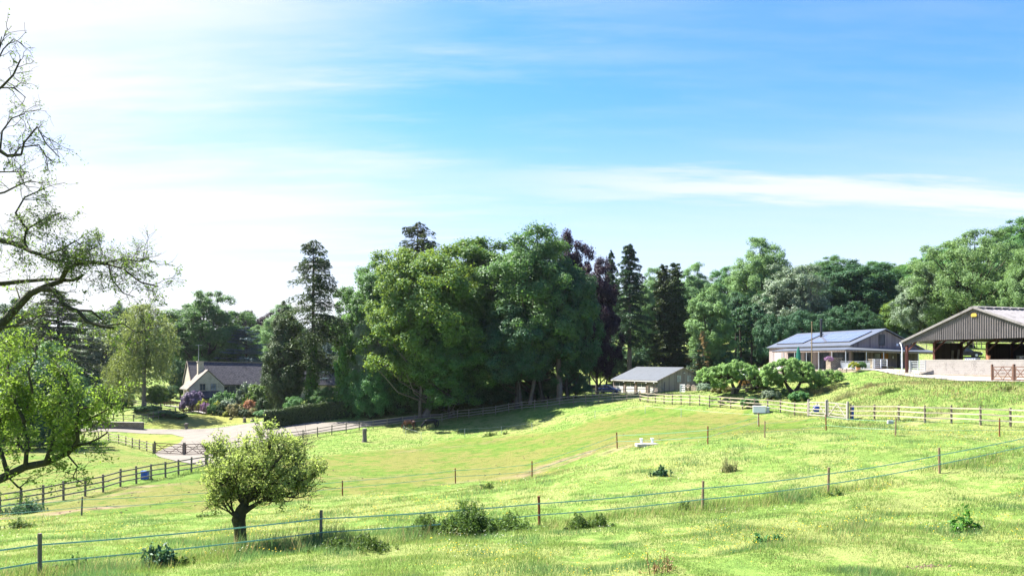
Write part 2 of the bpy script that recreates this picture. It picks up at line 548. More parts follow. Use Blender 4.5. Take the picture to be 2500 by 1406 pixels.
def vnoise(x, y, s, seed=0):
    """cheap smooth value noise 0..1"""
    x = x / s + seed * 17.3; y = y / s + seed * 9.1
    xi = np.floor(x); yi = np.floor(y)
    fx = x - xi; fy = y - yi
    fx = fx * fx * (3 - 2 * fx); fy = fy * fy * (3 - 2 * fy)

    def h(a, b):
        v = np.sin(a * 127.1 + b * 311.7 + seed * 74.7) * 43758.5453
        return v - np.floor(v)
    return (h(xi, yi) * (1 - fx) + h(xi + 1, yi) * fx) * (1 - fy) + (h(xi, yi + 1) * (1 - fx) + h(xi + 1, yi + 1) * fx) * fy


def GP(l):
    return [tuple(G(a, b)) for a, b in l]


# ------------------------------------------------------------------ regions on the ground
MOWN = GP([(-60, 1258), (100, 1264), (200, 1262), (340, 1256), (470, 1250), (560, 1242), (680, 1228), (760, 1215), (850, 1212), (1000, 1200),
           (1100, 1184), (1180, 1172), (1300, 1167), (1400, 1130), (1480, 1098), (1560, 1092), (1700, 1080), (1800, 1064), (1860, 1058),
           (1930, 1052), (2000, 1046), (1985, 1034), (1930, 1022), (1850, 1012), (1760, 1004), (1660, 996), (1600, 994), (1520, 1006),
           (1450, 1022), (1390, 1046), (1300, 1057), (1200, 1068), (1130, 1068), (1040, 1086), (900, 1104), (780, 1114), (640, 1128),
           (520, 1147), (440, 1162), (340, 1183), (250, 1206), (160, 1226), (-60, 1262)])
PADDOCK_L = GP([(-80, 1258), (155, 1220), (333, 1178), (500, 1144), (505, 1134), (420, 1120), (370, 1110), (300, 1092), (220, 1080), (100, 1085), (-100, 1100)])
LAWN = GP([(300, 1046), (380, 1048), (470, 1046), (560, 1036), (636, 1026), (700, 1000), (640, 990), (560, 1004), (480, 1008), (430, 1020), (350, 1034)])
DRIVE = [G(a, b) for a, b in [(150, 1050), (300, 1047), (420, 1049), (520, 1046), (590, 1037), (640, 1029), (690, 1030), (800, 1033), (900, 1029), (980, 1020),
                              (1080, 1010), (1085, 1014), (985, 1030), (900, 1041), (840, 1049), (760, 1060), (690, 1070), (640, 1080), (590, 1090), (540, 1100), (528, 1108),
                              (525, 1112), (540, 1122), (520, 1135), (490, 1136), (430, 1126), (385, 1114), (378, 1106), (400, 1096), (440, 1082), (450, 1068), (420, 1060), (300, 1055), (150, 1056)]]
VERGE = GP([(330, 1055), (430, 1058), (470, 1072), (440, 1095), (385, 1106), (330, 1080), (290, 1062)])
RAMP = [G(a, b) for a, b in [(2085, 904), (2120, 904), (2180, 906), (2215, 910), (2270, 917), (2310, 924), (2345, 931), (2420, 932), (2520, 934), (2640, 936), (2600, 926), (2500, 926),
                             (2415, 922), (2340, 914), (2262, 907), (2215, 904), (2150, 903.5)]]
DIRT = [(G(1395, 1118), 5.5, 1.6, .9), (G(1440, 1105), 4, 1.2, .8), (G(1340, 1145), 4, 1.4, .7), (G(140, 1252), 4.5, 1.4, 1.), (G(1200, 1168), 6, 1.0, .5), (G(320, 1192), 5, .7, .7),
        (G(220, 1212), 5, .6, .7), (G(1100, 1092), 8, 2.0, .35), (G(1900, 1024), 6, 1.2, .35), (G(2220, 1036), 6, 1.0, .5), (G(1530, 1090), 3, 1, .6), (G(820, 1170), 7, 2, .3)]


def masks(x, y):
    wob = (vnoise(x, y, 3.1, 1) - .5) * 3 + (vnoise(x, y, 1.1, 2) - .5) * 1.5
    sm = lambda d, w: np.clip(d / w + .5, 0, 1)
    mown = sm(polydist(x, y, MOWN) + wob, 2.0)
    mown = np.maximum(mown, .75 * sm(polydist(x, y, PADDOCK_L) + wob, 3))
    lawn = np.maximum(sm(polydist(x, y, LAWN) + wob * .3, 1), .9 * sm(polydist(x, y, VERGE) + wob, 3))
    dirt = np.zeros(x.shape)
    for c, a, b, k in DIRT:
        ca, sa = math.cos(.5), math.sin(.5)
        dx = x - c[0]; dy = y - c[1]
        q = np.hypot((dx * ca + dy * sa) / a, (-dx * sa + dy * ca) / b)
        dirt = np.maximum(dirt, k * np.clip((1.15 - q) * 2.2, 0, 1) * np.clip(vnoise(x, y, .9, 5) * 2.6 - .7, 0, 1))
    return mown, lawn, dirt


# ------------------------------------------------------------------ ground sheet
def axis(segs):
    out = []
    for a, b, st in segs:
        out += list(np.arange(a, b, st))
    return np.array(out + [segs[-1][1]])


gx = axis([(-900, -300, 50), (-300, -140, 10), (-140, -70, 2.0), (-70, 90, 1.0), (90, 140, 3), (140, 300, 10), (300, 900, 50)])
gy = axis([(-400, -60, 60), (-60, 8, 4), (8, 70, .6), (70, 175, 1.0), (175, 260, 3), (260, 460, 12), (460, 900, 40)])
XX, YY = np.meshgrid(gx, gy)
ZZ = gz(XX, YY)
mw, lw, dt = masks(XX.ravel(), YY.ravel())
nx, ny = len(gx), len(gy)
idx = np.arange(nx * ny).reshape(ny, nx)
Fq = np.stack([idx[:-1, :-1], idx[:-1, 1:], idx[1:, 1:], idx[1:, :-1]], -1).reshape(-1, 4)

m, nt, out = newmat('pasture')
P3 = mapped(nt, 'Object', (1, 1, 1))
n1 = noise(nt, P3, .16, 5, .6)
n2 = noise(nt, P3, 1.1, 5, .65)
n3 = noise(nt, P3, 9.0, 4, .7)
am = N(nt, 'ShaderNodeAttribute', attribute_name='mown').outputs['Fac']
al = N(nt, 'ShaderNodeAttribute', attribute_name='lawn').outputs['Fac']
ad = N(nt, 'ShaderNodeAttribute', attribute_name='dirt').outputs['Fac']
s12 = N(nt, 'ShaderNodeMath', {0: n1, 1: n2}, operation='ADD').outputs[0]
s23 = N(nt, 'ShaderNodeMath', {0: n2, 1: n3}, operation='ADD').outputs[0]
meadow = ramp(nt, s12, [(.75, (.08, .136, .026)), (1.0, (.108, .158, .034)), (1.25, (.138, .16, .048))])
mown_c = ramp(nt, s12, [(.76, (.052, .105, .012)), (1.04, (.078, .108, .018)), (1.32, (.10, .103, .026))])
lawn_c = ramp(nt, s12, [(.75, (.09, .125, .018)), (1.25, (.135, .14, .034))])
dirt_c = ramp(nt, n2, [(.3, (.08, .055, .032)), (.7, (.19, .14, .09))])
col = mixc(nt, am, meadow, mown_c)
col = mixc(nt, al, col, lawn_c)
col = mixc(nt, ad, col, dirt_c)
shade = ramp(nt, s23, [(.7, .6), (1.3, 1.3)])
mul = N(nt, 'ShaderNodeMix', {0: 1.0, 6: col, 7: shade}, data_type='RGBA', blend_type='MULTIPLY')
p = N(nt, 'ShaderNodeBsdfPrincipled', {'Base Color': mul.outputs[2], 'Roughness': .95, 'Specular IOR Level': .1})
bp = N(nt, 'ShaderNodeBump', {'Strength': .9, 'Distance': .08, 'Height': s23})
nt.links.new(bp.outputs[0], p.inputs['Normal'])
nt.links.new(p.outputs[0], out.inputs[0])
M['pasture'] = m
me = raw_mesh('ground', np.c_[XX.ravel(), YY.ravel(), ZZ.ravel()], Fq, m, {'mown': mw, 'lawn': lw, 'dirt': dt})
me.polygons.foreach_set('use_smooth', np.ones(len(me.polygons), bool))
tag(link_mesh('ground', me), 'rolling green pasture sloping down to the left', kind='structure')

M['gravel'] = simple('gravel', (.098, .085, .071), (.163, .145, .122), .45, 1, .3, fine=14)
M['concrete_yard'] = simple('concrete_yard', (.19, .17, .15), (.27, .245, .215), .5, .95, .15, fine=6)


def sheet(name, loop, material, label, dz, maxlen=1.5):
    bm = bmesh.new()
    vs = [bm.verts.new((p[0], p[1], 0)) for p in loop]
    bm.faces.new(vs)
    bmesh.ops.triangulate(bm, faces=bm.faces[:], quad_method='BEAUTY', ngon_method='EAR_CLIP')
    for _ in range(6):
        es = [e for e in bm.edges if e.calc_length() > maxlen]
        if not es:
            break
        bmesh.ops.subdivide_edges(bm, edges=es, cuts=1, use_grid_fill=False)
        bmesh.ops.triangulate(bm, faces=[f for f in bm.faces if len(f.verts) > 3])
    xy = np.array([(v.co.x, v.co.y) for v in bm.verts])
    z = gz(xy[:, 0], xy[:, 1]) + dz
    for v, h in zip(bm.verts, z):
        v.co.z = h
    bmesh.ops.recalc_face_normals(bm, faces=bm.faces[:])
    me = bpy.data.meshes.new(name)
    bm.to_mesh(me)
    bm.free()
    me.materials.append(material)
    for q in me.polygons:
        q.use_smooth = True
    return tag(link_mesh(name, me), label, kind='structure')


sheet('driveway', DRIVE, M['gravel'], 'pale gravel driveway curving past the paddock gates', .05)
sheet('concrete_ramp', RAMP, M['concrete_yard'], 'pale concrete ramp leading up to the open barn', .06, 1.2)
# ------------------------------------------------------------------ timber rail fences
def rail_fence(label, posts, material, pmat, h=1.28, rails=(.38, .76, 1.14), pw=.11, rw=.09, group='post and rail fences'):
    base = Vector(posts[0])
    t = thing('rail_fence', label, 'fence', base, group=group)
    rr = random.Random(len(posts) * 7 + int(base.x * 10))
    tops = []
    for p in posts:
        p = Vector(p)
        lean = Vector((rr.uniform(-.03, .03), rr.uniform(-.03, .03), 0))
        mb = MB()
        mb.beam(p + Vector((0, 0, -.2)), p + lean + Vector((0, 0, h + rr.uniform(-.03, .06))), pw, pw, up=(0, 1, 0))
        mb.build('post', pmat, t, world=True)
    for z in rails:
        mb = MB()
        for a, b in zip(posts[:-1], posts[1:]):
            a = Vector(a); b = Vector(b)
            d = (b - a); d.z = 0; d.normalize()
            nrm = Vector((d.y, -d.x, 0))
            if nrm.y > 0: nrm = -nrm
            off = nrm * (pw / 2 + .022)
            mb.beam(a + off - d * .05 + Vector((0, 0, z + rr.uniform(-.02, .02))), b + off + d * .045 + Vector((0, 0, z + rr.uniform(-.02, .02))), .04, rw)
        mb.build('rail', material, t, world=True)
    return t


FA = [G(a, b) for a, b in [(-105, 1277), (-50, 1263), (0, 1250), (50, 1243), (105, 1232), (155, 1222), (208, 1211), (252, 1202), (294, 1188), (333, 1180), (369, 1172), (404, 1166), (436, 1159), (467, 1154), (502, 1146)]]
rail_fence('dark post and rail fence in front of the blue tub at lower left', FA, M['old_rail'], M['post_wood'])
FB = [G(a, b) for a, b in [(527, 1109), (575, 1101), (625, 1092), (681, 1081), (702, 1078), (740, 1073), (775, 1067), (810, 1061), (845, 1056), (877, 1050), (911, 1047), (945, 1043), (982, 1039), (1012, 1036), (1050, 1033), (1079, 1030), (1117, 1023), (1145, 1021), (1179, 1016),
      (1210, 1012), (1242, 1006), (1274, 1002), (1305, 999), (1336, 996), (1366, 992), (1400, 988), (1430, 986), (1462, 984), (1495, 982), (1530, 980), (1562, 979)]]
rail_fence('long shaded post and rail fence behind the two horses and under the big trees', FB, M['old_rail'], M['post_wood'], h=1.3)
FCp = [G(a, b) for a, b in [(1563.5, 979.4), (1582, 983), (1600, 985), (1621, 986), (1641, 988), (1663, 989), (1684, 991), (1708, 993), (1732, 995), (1758, 997), (1784, 999), (1813, 1001), (1842, 1003), (1874, 1006), (1905, 1008), (1940, 1014), (1972, 1016)]]
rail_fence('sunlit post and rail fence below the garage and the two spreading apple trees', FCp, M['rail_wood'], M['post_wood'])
FD = [G(a, b) for a, b in [(2077, 1025), (2135, 1026), (2194, 1027), (2258, 1032), (2323, 1034), (2394, 1039), (2467, 1042), (2545, 1046), (2620, 1050)]]
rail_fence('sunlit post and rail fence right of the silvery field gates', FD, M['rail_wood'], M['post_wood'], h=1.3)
FE = [G(a, b) for a, b in [(240, 1004), (285, 998), (322, 993), (357, 998), (393, 1004), (429, 1012)]]
rail_fence('post and rail fence in front of the weeping birch trunk', FE, M['old_rail'], M['post_wood'], h=1.25)
FE2 = [G(a, b) for a, b in [(255, 1027), (277, 1028), (301, 1030), (326, 1030), (349, 1029), (362, 1027), (374, 1024), (387, 1021.5), (400, 1018.5), (415, 1015), (428.5, 1012.8)]]
rail_fence('post and rail fence above the stone bridge parapet', FE2, M['old_rail'], M['post_wood'], h=1.2, rails=(.45, 1.05))
FF = [G(a, b) for a, b in [(374, 1107), (358, 1102), (340, 1097), (323, 1093), (307, 1088), (290, 1083), (265, 1078), (240, 1075), (205, 1070), (160, 1066)]]
rail_fence('pale post and rail fence between the left paddock and the gravel drive', FF, M['rail_wood'], M['post_wood'], h=1.25)
FG = [G(600, 1118), G(640, 1105), G(672, 1090)]
rail_fence('short post and rail fence glimpsed behind the lone apple tree', [G(566, 1130), G(600, 1118), G(640, 1104), G(678, 1083)], M['old_rail'], M['post_wood'])
FH = [GD(a, d) for a, d in [(1725, 150), (1752, 146), (1780, 142), (1808, 138), (1836, 134), (1862, 130), (1880, 127)]]
rail_fence('dark post and rail fence on the slope left of the timber house', FH, M['old_rail'], M['post_wood'])


def x_gate(a, b, label, material, h=1.25, bars=5, brace='diamond', group='wooden field gates', pmat=None, mid=False):
    """barred timber gate between two points, with its own hanging posts"""
    a = Vector(a); b = Vector(b)
    t = thing('field_gate', label, 'gate', a, group=group)
    d = (b - a); L = d.length; d = d / L
    up = Vector((0, 0, 1))
    lift = .12
    for s in (0.04, L - .04):
        mb = MB()
        mb.beam(a + d * s + up * lift, a + d * s + up * (h + lift), .07, .09, up=d)
        mb.build('stile', material, t, world=True)
    for k in range(bars):
        mb = MB()
        z = lift + .04 + (h - .08) * (k / (bars - 1)) ** 1.12
        mb.beam(a + d * .075 + up * z, b - d * .075 + up * z, .035, .085 if k in (0, bars - 1) else .07)
        mb.build('bar', material, t, world=True)
    bs = []
    nrm = Vector((d.y, -d.x, 0)) * .034
    if nrm.y > 0: nrm = -nrm
    z0, z1 = lift + .06, lift + h - .06
    if brace == 'diamond':
        for k in range(2):
            s0, s1, sm = L * k / 2 + .08, L * (k + 1) / 2 - .02, L * (k + .5) / 2
            bs.append((a + d * s0 + nrm + up * z0, a + d * s1 + nrm + up * z1, .03, .06))
            bs.append((a + d * s0 + nrm * 2 + up * z1, a + d * s1 + nrm * 2 + up * z0, .03, .06))
    else:
        bs.append((a + d * .1 + nrm + up * z0, a + d * L * .5 + nrm + up * z1, .03, .08))
        bs.append((b - d * .1 + nrm + up * z0, b - d * L * .5 + nrm + up * z1, .03, .08))
    for q in bs:
        mb = MB(); mb.beam(*q); mb.build('brace', material, t, world=True)
    for p in (a - d * .09, b + d * .09):
        mb = MB()
        mb.beam(p - up * .2, p + up * (h + .32), .16, .16, up=(0, 1, 0))
        mb.build('gate_post', pmat or material, t, world=True, bevel=.02)
    return t


x_gate(G(379, 1108), G(447, 1111), 'brown diamond-braced gate, left one of the pair across the gravel drive', M['brown_gate'], brace='diamond', pmat=M['post_wood'])
x_gate(G(453, 1111), G(521, 1110), 'brown diamond-braced gate, right one of the pair across the gravel drive', M['brown_gate'], brace='diamond', pmat=M['post_wood'])
x_gate(G(506, 1146), G(562, 1131), 'diamond-braced gate half hidden behind the lone apple tree', M['brown_gate'], brace='diamond', pmat=M['post_wood'])
x_gate(G(1975, 1016.5), G(2016, 1020), 'silvery timber field gate with a blue bag hung behind it', M['silver_wood'], brace='v', pmat=M['silver_wood'])
x_gate(G(2021, 1020.5), G(2068, 1025), 'silvery timber field gate next to the long sunlit fence on the right', M['silver_wood'], brace='v', pmat=M['silver_wood'])
x_gate(G(2424, 930), G(2473, 931), 'dark brown gate on the ramp, in front of the block wall', M['brown_gate'], brace='diamond')
x_gate(G(2478, 931), G(2535, 934), 'dark brown gate cut off by the right edge, on the concrete ramp', M['brown_gate'], brace='diamond')
x_gate(G(1585, 968), GD(1622, 128), 'small dark gate in front of the garage side door', M['old_rail'], brace='v', pmat=M['post_wood'])
rail_fence('short dark fence by the blue car left of the garage', [G(1446, 974), G(1470, 972), G(1500, 970), G(1528, 968), G(1556, 967), G(1583, 968)], M['old_rail'], M['post_wood'], rails=(.5, 1.05))

# blue bag on gate, blue brace by gate post
b = G(1996, 1014)
mb = MB(); mb.lathe([(.16, 0), (.27, .12), (.30, .4), (.26, .6), (.2, .66)], (b.x, b.y + .3, b.z + .25), 10)
tag(mb.build('feed_bucket', M['blue_plastic'], smooth=True), 'small dark blue bucket hung on the silvery gate', 'bucket')
b = G(2084, 1025)
mb = MB(); mb.beam(b + Vector((0, .35, 0)), b + Vector((.05, .35, 1.2)), .28, .06, up=(0, 1, 0))
tag(mb.build('plastic_board', M['blue_plastic'], bevel=.01), 'narrow blue board standing behind the fence post by the gates', 'board')


# ------------------------------------------------------------------ electric tape fences
def tape_run(mb, pts, w=.04, sag=.05, n=10):
    for a, b in zip(pts[:-1], pts[1:]):
        a = Vector(a); b = Vector(b)
        prev = a
        for k in range(1, n + 1):
            f = k / n
            q = a.lerp(b, f) - Vector((0, 0, sag * 4 * f * (1 - f)))
            mb.beam(prev, q, .006, w)
            prev = q


def electric_fence(label, posts, heights, strands, pm, tape, pw, group='electric tape fences', tw=.04, ext=()):
    base = Vector(posts[0])
    t = thing('electric_fence', label, 'electric fence', base, group=group)
    rr = random.Random(int(base.x * 31))
    for i, p in enumerate(posts):
        p = Vector(p)
        lean = Vector((rr.uniform(-.05, .05), rr.uniform(-.04, .04), 0))
        mb = MB()
        hh = heights[i] if isinstance(heights, (list, tuple)) else heights
        mb.tube([p - Vector((0, 0, .2)), p + lean * .5 + Vector((0, 0, hh * .5)), p + lean + Vector((0, 0, hh))], [pw, pw * .97, pw * .95], 8)
        mm = pm[i % len(pm)] if isinstance(pm, (list, tuple)) else pm
        mb.build('post', mm, t, world=True)
    for z in strands:
        mb = MB()
        tape_run(mb, [Vector(p) + Vector((0, -pw - .012, z + rr.uniform(-.03, .03))) for p in list(posts) + list(ext)], tw)
        mb.build('tape', tape, t, world=True)
    return t


E1 = [G(a, b) for a, b in [(-420, 1490), (97, 1411), (783, 1332), (1317, 1284), (1715, 1246), (2022, 1205), (2294, 1158), (2600, 1085)]]
electric_fence('nearest electric fence, mint green tape on wooden stakes across the meadow', E1, [1.15, 1.15, 1.16, 1.14, 1.17, 1.15, 1.17, 1.15], (.86, .42),
               [M['stake_wood'], M['post_wood'], M['post_wood'], M['rust'], M['stake_wood'], M['stake_wood'], M['stake_wood'], M['rust']], M['tape'], .055)
E2 = [G(a, b) for a, b in [(-120, 1285), (199, 1258), (513, 1241), (836, 1210), (1112, 1180), (1299, 1166), (1507, 1094), (1728, 1083), (1853, 1041)]]
electric_fence('electric fence on rusty stakes along the edge of the mown paddock', E2, [1.1, 1.08, 1.1, 1.0, 1.12, 1.2, 1.2, 1.2, 1.2], (.95, .5),
               [M['post_wood'], M['post_wood'], M['post_wood'], M['rust'], M['rust'], M['rust'], M['rust'], M['rust'], M['rust']], M['tape'], .05, tw=.028)
E3 = [G(a, b) for a, b in [(1867, 1068), (2017, 1051), (2186, 1064), (2440, 1065), (2640, 1064)]]
electric_fence('electric fence on thin stakes below the sunlit rail fence on the right', E3, 1.13, (.95, .4), [M['stake_wood'], M['rust'], M['stake_wood'], M['rust'], M['rust']], M['tape'], .045, tw=.016)
E4 = [G(a, b) for a, b in [(985, 1054), (991, 1063), (1028, 1073), (1135, 1064), (1224, 1061), (1299, 1051), (1453, 1023), (1575, 1010), (1663, 1020), (1850, 1037)]]
electric_fence('white tape fence on short plastic pegs in front of the horses', E4, 1.0, (.95,), M['grey_plastic'], M['white_tape'], .025, tw=.014)

# ------------------------------------------------------------------ stone house
A = W(468, 878, 157)
fl = H - 9.45
house = thing('stone_house', 'long stone barn house with stone tiled roof and gabled wing', 'house', (A.x, A.y, fl), R(33))
L, DP = 36.0, 8.0
EZ, RZ = 4.75, 8.95


def sl(x):       # the old roof line dips gently to the right
    return -.022 * x


mb = MB()
mb.extrude([(0, 0, -.5), (L, 0, -.5), (L, 0, EZ + sl(L)), (0, 0, EZ)], (0, .4, 0))
mb.extrude([(0, DP - .4, -.5), (L, DP - .4, -.5), (L, DP - .4, EZ + sl(L)), (0, DP - .4, EZ)], (0, .4, 0))
mb.extrude([(0.003, .4, -.5), (0.003, DP - .4, -.5), (0.003, DP - .4, EZ + .3), (.003, DP / 2, RZ - .12), (0.003, .4, EZ + .3)], (.4, 0, 0))
mb.extrude([(L - .4, .4, -.5), (L - .4, DP - .4, -.5), (L - .4, DP - .4, EZ + sl(L) + .3), (L - .4, DP / 2, RZ + sl(L) - .12), (L - .4, .4, EZ + sl(L) + .3)], (.397, 0, 0))
mb.build('wall', M['stone'], house)
mb = MB()
for s in (-1, 1):
    ye = DP / 2 + s * (DP / 2 + .35)
    ez = EZ - .28
    mb.extrude([(-.12, ye, ez), (L + .15, ye, ez + sl(L)), (L + .15, DP / 2 + s * .012, RZ + sl(L)), (-.12, DP / 2 + s * .012, RZ)], (0, 0, .2))
mb.build('roof', M['stone_tile'], house)
mb = MB()
mb.beam((-.15, DP / 2, RZ + .2), (L + .18, DP / 2, RZ + .2 + sl(L)), .4, .14)
for s in (-1, 1):
    mb.beam((-.13, DP / 2 + s * (DP / 2 + .35), EZ - .12), (-.13, DP / 2 + s * .05, RZ + .18), .12, .2)
mb.build('ridge_coping', M['pale_stone'], house)
# wing
X0, X1, YF = -1.3, 5.25, -4.0
XM, WE, WR = 2.2, 4.1, 7.35
mb = MB()
mb.extrude([(X0, YF, -.5), (X1, YF, -.5), (X1, YF, WE + .2), (XM, YF, WR - .05), (X0, YF, WE - .25)], (0, .4, 0))
mb.box(X0, X0 + .35, YF + .4, .6, -.5, WE - .25)
mb.box(X1 - .35, X1, YF + .4, -.003, -.5, WE + .2)
mb.build('wing_wall', M['stone'], house)
mb = MB()
mb.extrude([(X0 - .4, YF - .12, WE - .5), (XM, YF - .12, WR), (XM, DP / 2 - 1.0, WR), (X0 - .4, DP / 2 - 1.0, WE - .5)], (0, 0, .18))
mb.extrude([(XM + .012, YF - .12, WR), (X1 + .35, YF - .12, WE + .0), (X1 + .35, DP / 2 - 1.5, WE), (XM + .012, DP / 2 - 1.5, WR)], (0, 0, .18))
mb.build('wing_roof', M['stone_tile_pale'], house)
mb = MB()
mb.box(1.1, 2.15, -.5, .6, 6.3, 9.0)
mb.box(1.0, 2.25, -.6, .7, 9.0, 9.16)
ch = mb.build('chimney', M['stone'], house)
mb = MB()
mb.tube([(1.3, .05, 9.1), (1.32, .05, 12.4)], [.035, .03], 6)
mb.beam((.7, .05, 12.3), (2.0, .05, 12.35), .03, .03)
for k in range(5):
    mb.beam((.8 + .27 * k, -.22, 12.32), (.8 + .27 * k, .32, 12.32), .02, .02)
mb.build('aerial', M['galv'], house)
# lean-to
mb = MB()
mb.extrude([(-.6, YF, 3.25), (4.4, YF, 3.25), (4.9, YF - 1.9, 2.0), (-.2, YF - 1.9, 2.0)], (0, 0, .16))
mb.build('porch_roof', M['stone_tile'], house)
mb = MB()
mb.box(2.4, 4.5, YF - 1.7, YF - .002, -.5, 2.05)
mb.build('porch_wall', M['stone'], house)


def window(parent, x0, x1, z0, z1, y, mull=2, rows=1, frame=None, pane=None, out=-1, fw=.09, axis='x', name='window'):
    """frame with glazing set back in it; axis 'x': the wall runs along x at y, 'y': along y at x=y"""
    fr = MB(); pn = MB()

    def bx(m, u0, u1, w0, w1, d0, d1):
        d0, d1 = min(d0, d1), max(d0, d1)
        if axis == 'x': m.box(u0, u1, d0, d1, w0, w1)
        else: m.box(d0, d1, u0, u1, w0, w1)
    o = y + out * .06
    bx(fr, x0 - fw, x0, z0 - fw, z1 + fw, y, o)
    bx(fr, x1, x1 + fw, z0 - fw, z1 + fw, y, o)
    bx(fr, x0, x1, z1, z1 + fw, y, o)
    bx(fr, x0, x1, z0 - fw, z0, y, o)
    for k in range(1, mull):
        u = x0 + (x1 - x0) * k / mull
        bx(fr, u - fw * .4, u + fw * .4, z0, z1, y, o)
    for k in range(1, rows):
        w = z0 + (z1 - z0) * k / rows
        bx(fr, x0, x1, w - fw * .3, w + fw * .3, y, o - out * .004)
    f = fr.build(name, frame, parent)
    bx(pn, x0, x1, z0, z1, y, y + out * .022)
    pn.build('pane', pane or M['glass'], f)
    return f


window(house, .75, 1.65, 3.6, 4.75, YF, 2, 1, M['pale_stone'])
window(house, 2.75, 3.7, 3.55, 4.75, YF, 2, 1, M['pale_stone'], M['glass_pale'])
window(house, 6.1, 10.6, 2.0, 4.2, 0, 4, 2, M['slat_panel'])
window(house, 12.4, 13.4, 2.6, 4.0, 0, 2, 1, M['pale_stone'])
window(house, 18.2, 19.4, 2.4, 3.9, 0, 2, 1, M['pale_stone'])
window(house, 27.5, 28.6, 2.4, 3.8, 0, 2, 1, M['pale_stone'])
mb = MB(); mb.box(.4, 1.7, YF - .05, YF - .001, -.4, 1.8); mb.build('door', M['slat_panel'], house)
mb = MB(); mb.box(15.0, 17.4, -.06, -.001, -.4, 3.6); mb.build('barn_door', M['brown_boards'], house)
mb = MB(); mb.box(14.8, 19.0, -.9, -.003, 3.85, 4.15); mb.build('door_hood', M['brown_boards'], house)
mb = MB(); mb.tube([(14.3, -.1, EZ - .6), (14.3, -.1, -.4)], .05, 6); mb.tube([(23.5, -.1, EZ - .9), (23.5, -.1, -.4)], .05, 6); mb.build('downpipe', M['dark_metal'], house)

# ------------------------------------------------------------------ garage
gb = W(1605.6, 878, 140)
gf = H - 5.95
gar = thing('garage', 'grey larch-clad triple garage with pale metal roof', 'garage', (gb.x, gb.y, gf), R(31.7))
GL, GW, GE, GR = 12.3, 12.0, 2.28, 4.5
mb = MB()
mb.extrude([(0, 0, -.6), (GW, 0, -.6), (GW, 0, GE), (GW / 2, 0, GR - .08), (0, 0, GE)], (0, .2, 0))
mb.extrude([(0, GL - .2, -.6), (GW, GL - .2, -.6), (GW, GL - .2, GE), (GW / 2, GL - .2, GR - .08), (0, GL - .2, GE)], (0, .2, 0))
mb.box(GW - .2, GW, .2, GL - .2, -.6, GE)
mb.box(.003, .2, .2, GL - .2, -.6, GE)
mb.build('wall', M['larch'], gar)
mb = MB()
mb.extrude([(-.3, -.25, GE - .08), (GW / 2, -.25, GR), (GW / 2, GL + .25, GR), (-.3, GL + .25, GE - .08)], (0, 0, .12))
mb.extrude([(GW / 2 + .01, -.25, GR), (GW + .3, -.25, GE - .08), (GW + .3, GL + .25, GE - .08), (GW / 2 + .01, GL + .25, GR)], (0, 0, .12))
mb.build('roof', M['zinc'], gar)
mb = MB()
mb.box(-.36, -.26, -.3, GL + .3, GE - .24, GE - .06)
mb.build('fascia', M['white_paint'], gar)
mb = MB()
mb.beam((-.3, -.28, GE - .1), (GW / 2, -.28, GR - .01), .05, .2)
mb.beam((GW / 2, -.28, GR - .01), (GW + .3, -.28, GE - .1), .05, .2)
mb.build('bargeboard', M['larch_warm'], gar)
for k, y0 in enumerate((9.3, 6.2, 3.1)):
    fr = MB()
    fr.box(-.05, 0, y0 - .1, y0, -.5, 1.92); fr.box(-.05, 0, y0 + 2.3, y0 + 2.4, -.5, 1.92); fr.box(-.05, 0, y0, y0 + 2.3, 1.8, 1.92)
    fr.build('door_frame', M['brown_gate'], gar)
    mb = MB(); mb.box(-.03, 0, y0, y0 + 2.3, -.5, 1.05)
    d = mb.build('garage_door', M['white_paint'], gar)
    mb = MB()
    mb.box(-.034, 0, y0, y0 + .06, 1.05, 1.8); mb.box(-.034, 0, y0 + 2.24, y0 + 2.3, 1.05, 1.8); mb.box(-.034, 0, y0 + 1.05, y0 + 1.25, 1.05, 1.8); mb.box(-.034, 0, y0 + .06, y0 + 1.05, 1.74, 1.8); mb.box(-.034, 0, y0 + 1.25, y0 + 2.24, 1.74, 1.8)
    for q in (.39, .72, 1.58, 1.91):
        mb.box(-.03, 0, y0 + q - .025, y0 + q + .025, 1.05, 1.74)
    mb.build('sash', M['white_paint'], d)
    mb = MB(); mb.box(-.015, 0, y0 + .06, y0 + 1.05, 1.05, 1.74); mb.box(-.015, 0, y0 + 1.25, y0 + 2.24, 1.05, 1.74)
    mb.build('pane', M['glass'], d)
    mb = MB(); mb.box(-.10, -.001, y0 - .62, y0 - .34, -.5, 2.1); mb.build('pilaster', M['larch_warm'], gar)
mb = MB(); mb.box(-.05, 0, 1.1, 1.9, -.5, 1.1); sd = mb.build('side_door', M['white_paint'], gar)
mb = MB(); mb.box(-.07, -.05, 1.05, 1.95, 1.1, 1.2); mb.build('lintel', M['brown_gate'], sd)
for y0 in (.7, 2.75, 5.85, 8.95):
    mb = MB(); mb.tube([(-.02, y0, 1.75), (-.22, y0, 1.85)], .03, 6); mb.lathe([(.04, .1), (.12, 0), (.12, -.03)], (-.24, y0, 1.82), 8); mb.build('wall_lamp', M['white_plastic'], gar)
mb = MB(); mb.lathe([(.03, .12), (.14, .05), (.13, 0)], (6.2, -.16, 3.55), 8); mb.build('wall_lamp', M['white_plastic'], gar)
for x0 in (4.55, 7.0):
    window(gar, x0, x0 + 1.0, 2.0, 3.15, 0, 2, 2, M['larch_warm'], M['glass_pale'])
    mb = MB(); mb.box(x0 - .05, x0 + 1.05, -.05, -.001, -.5, 1.86); mb.build('loading_door', M['larch_warm'], gar)

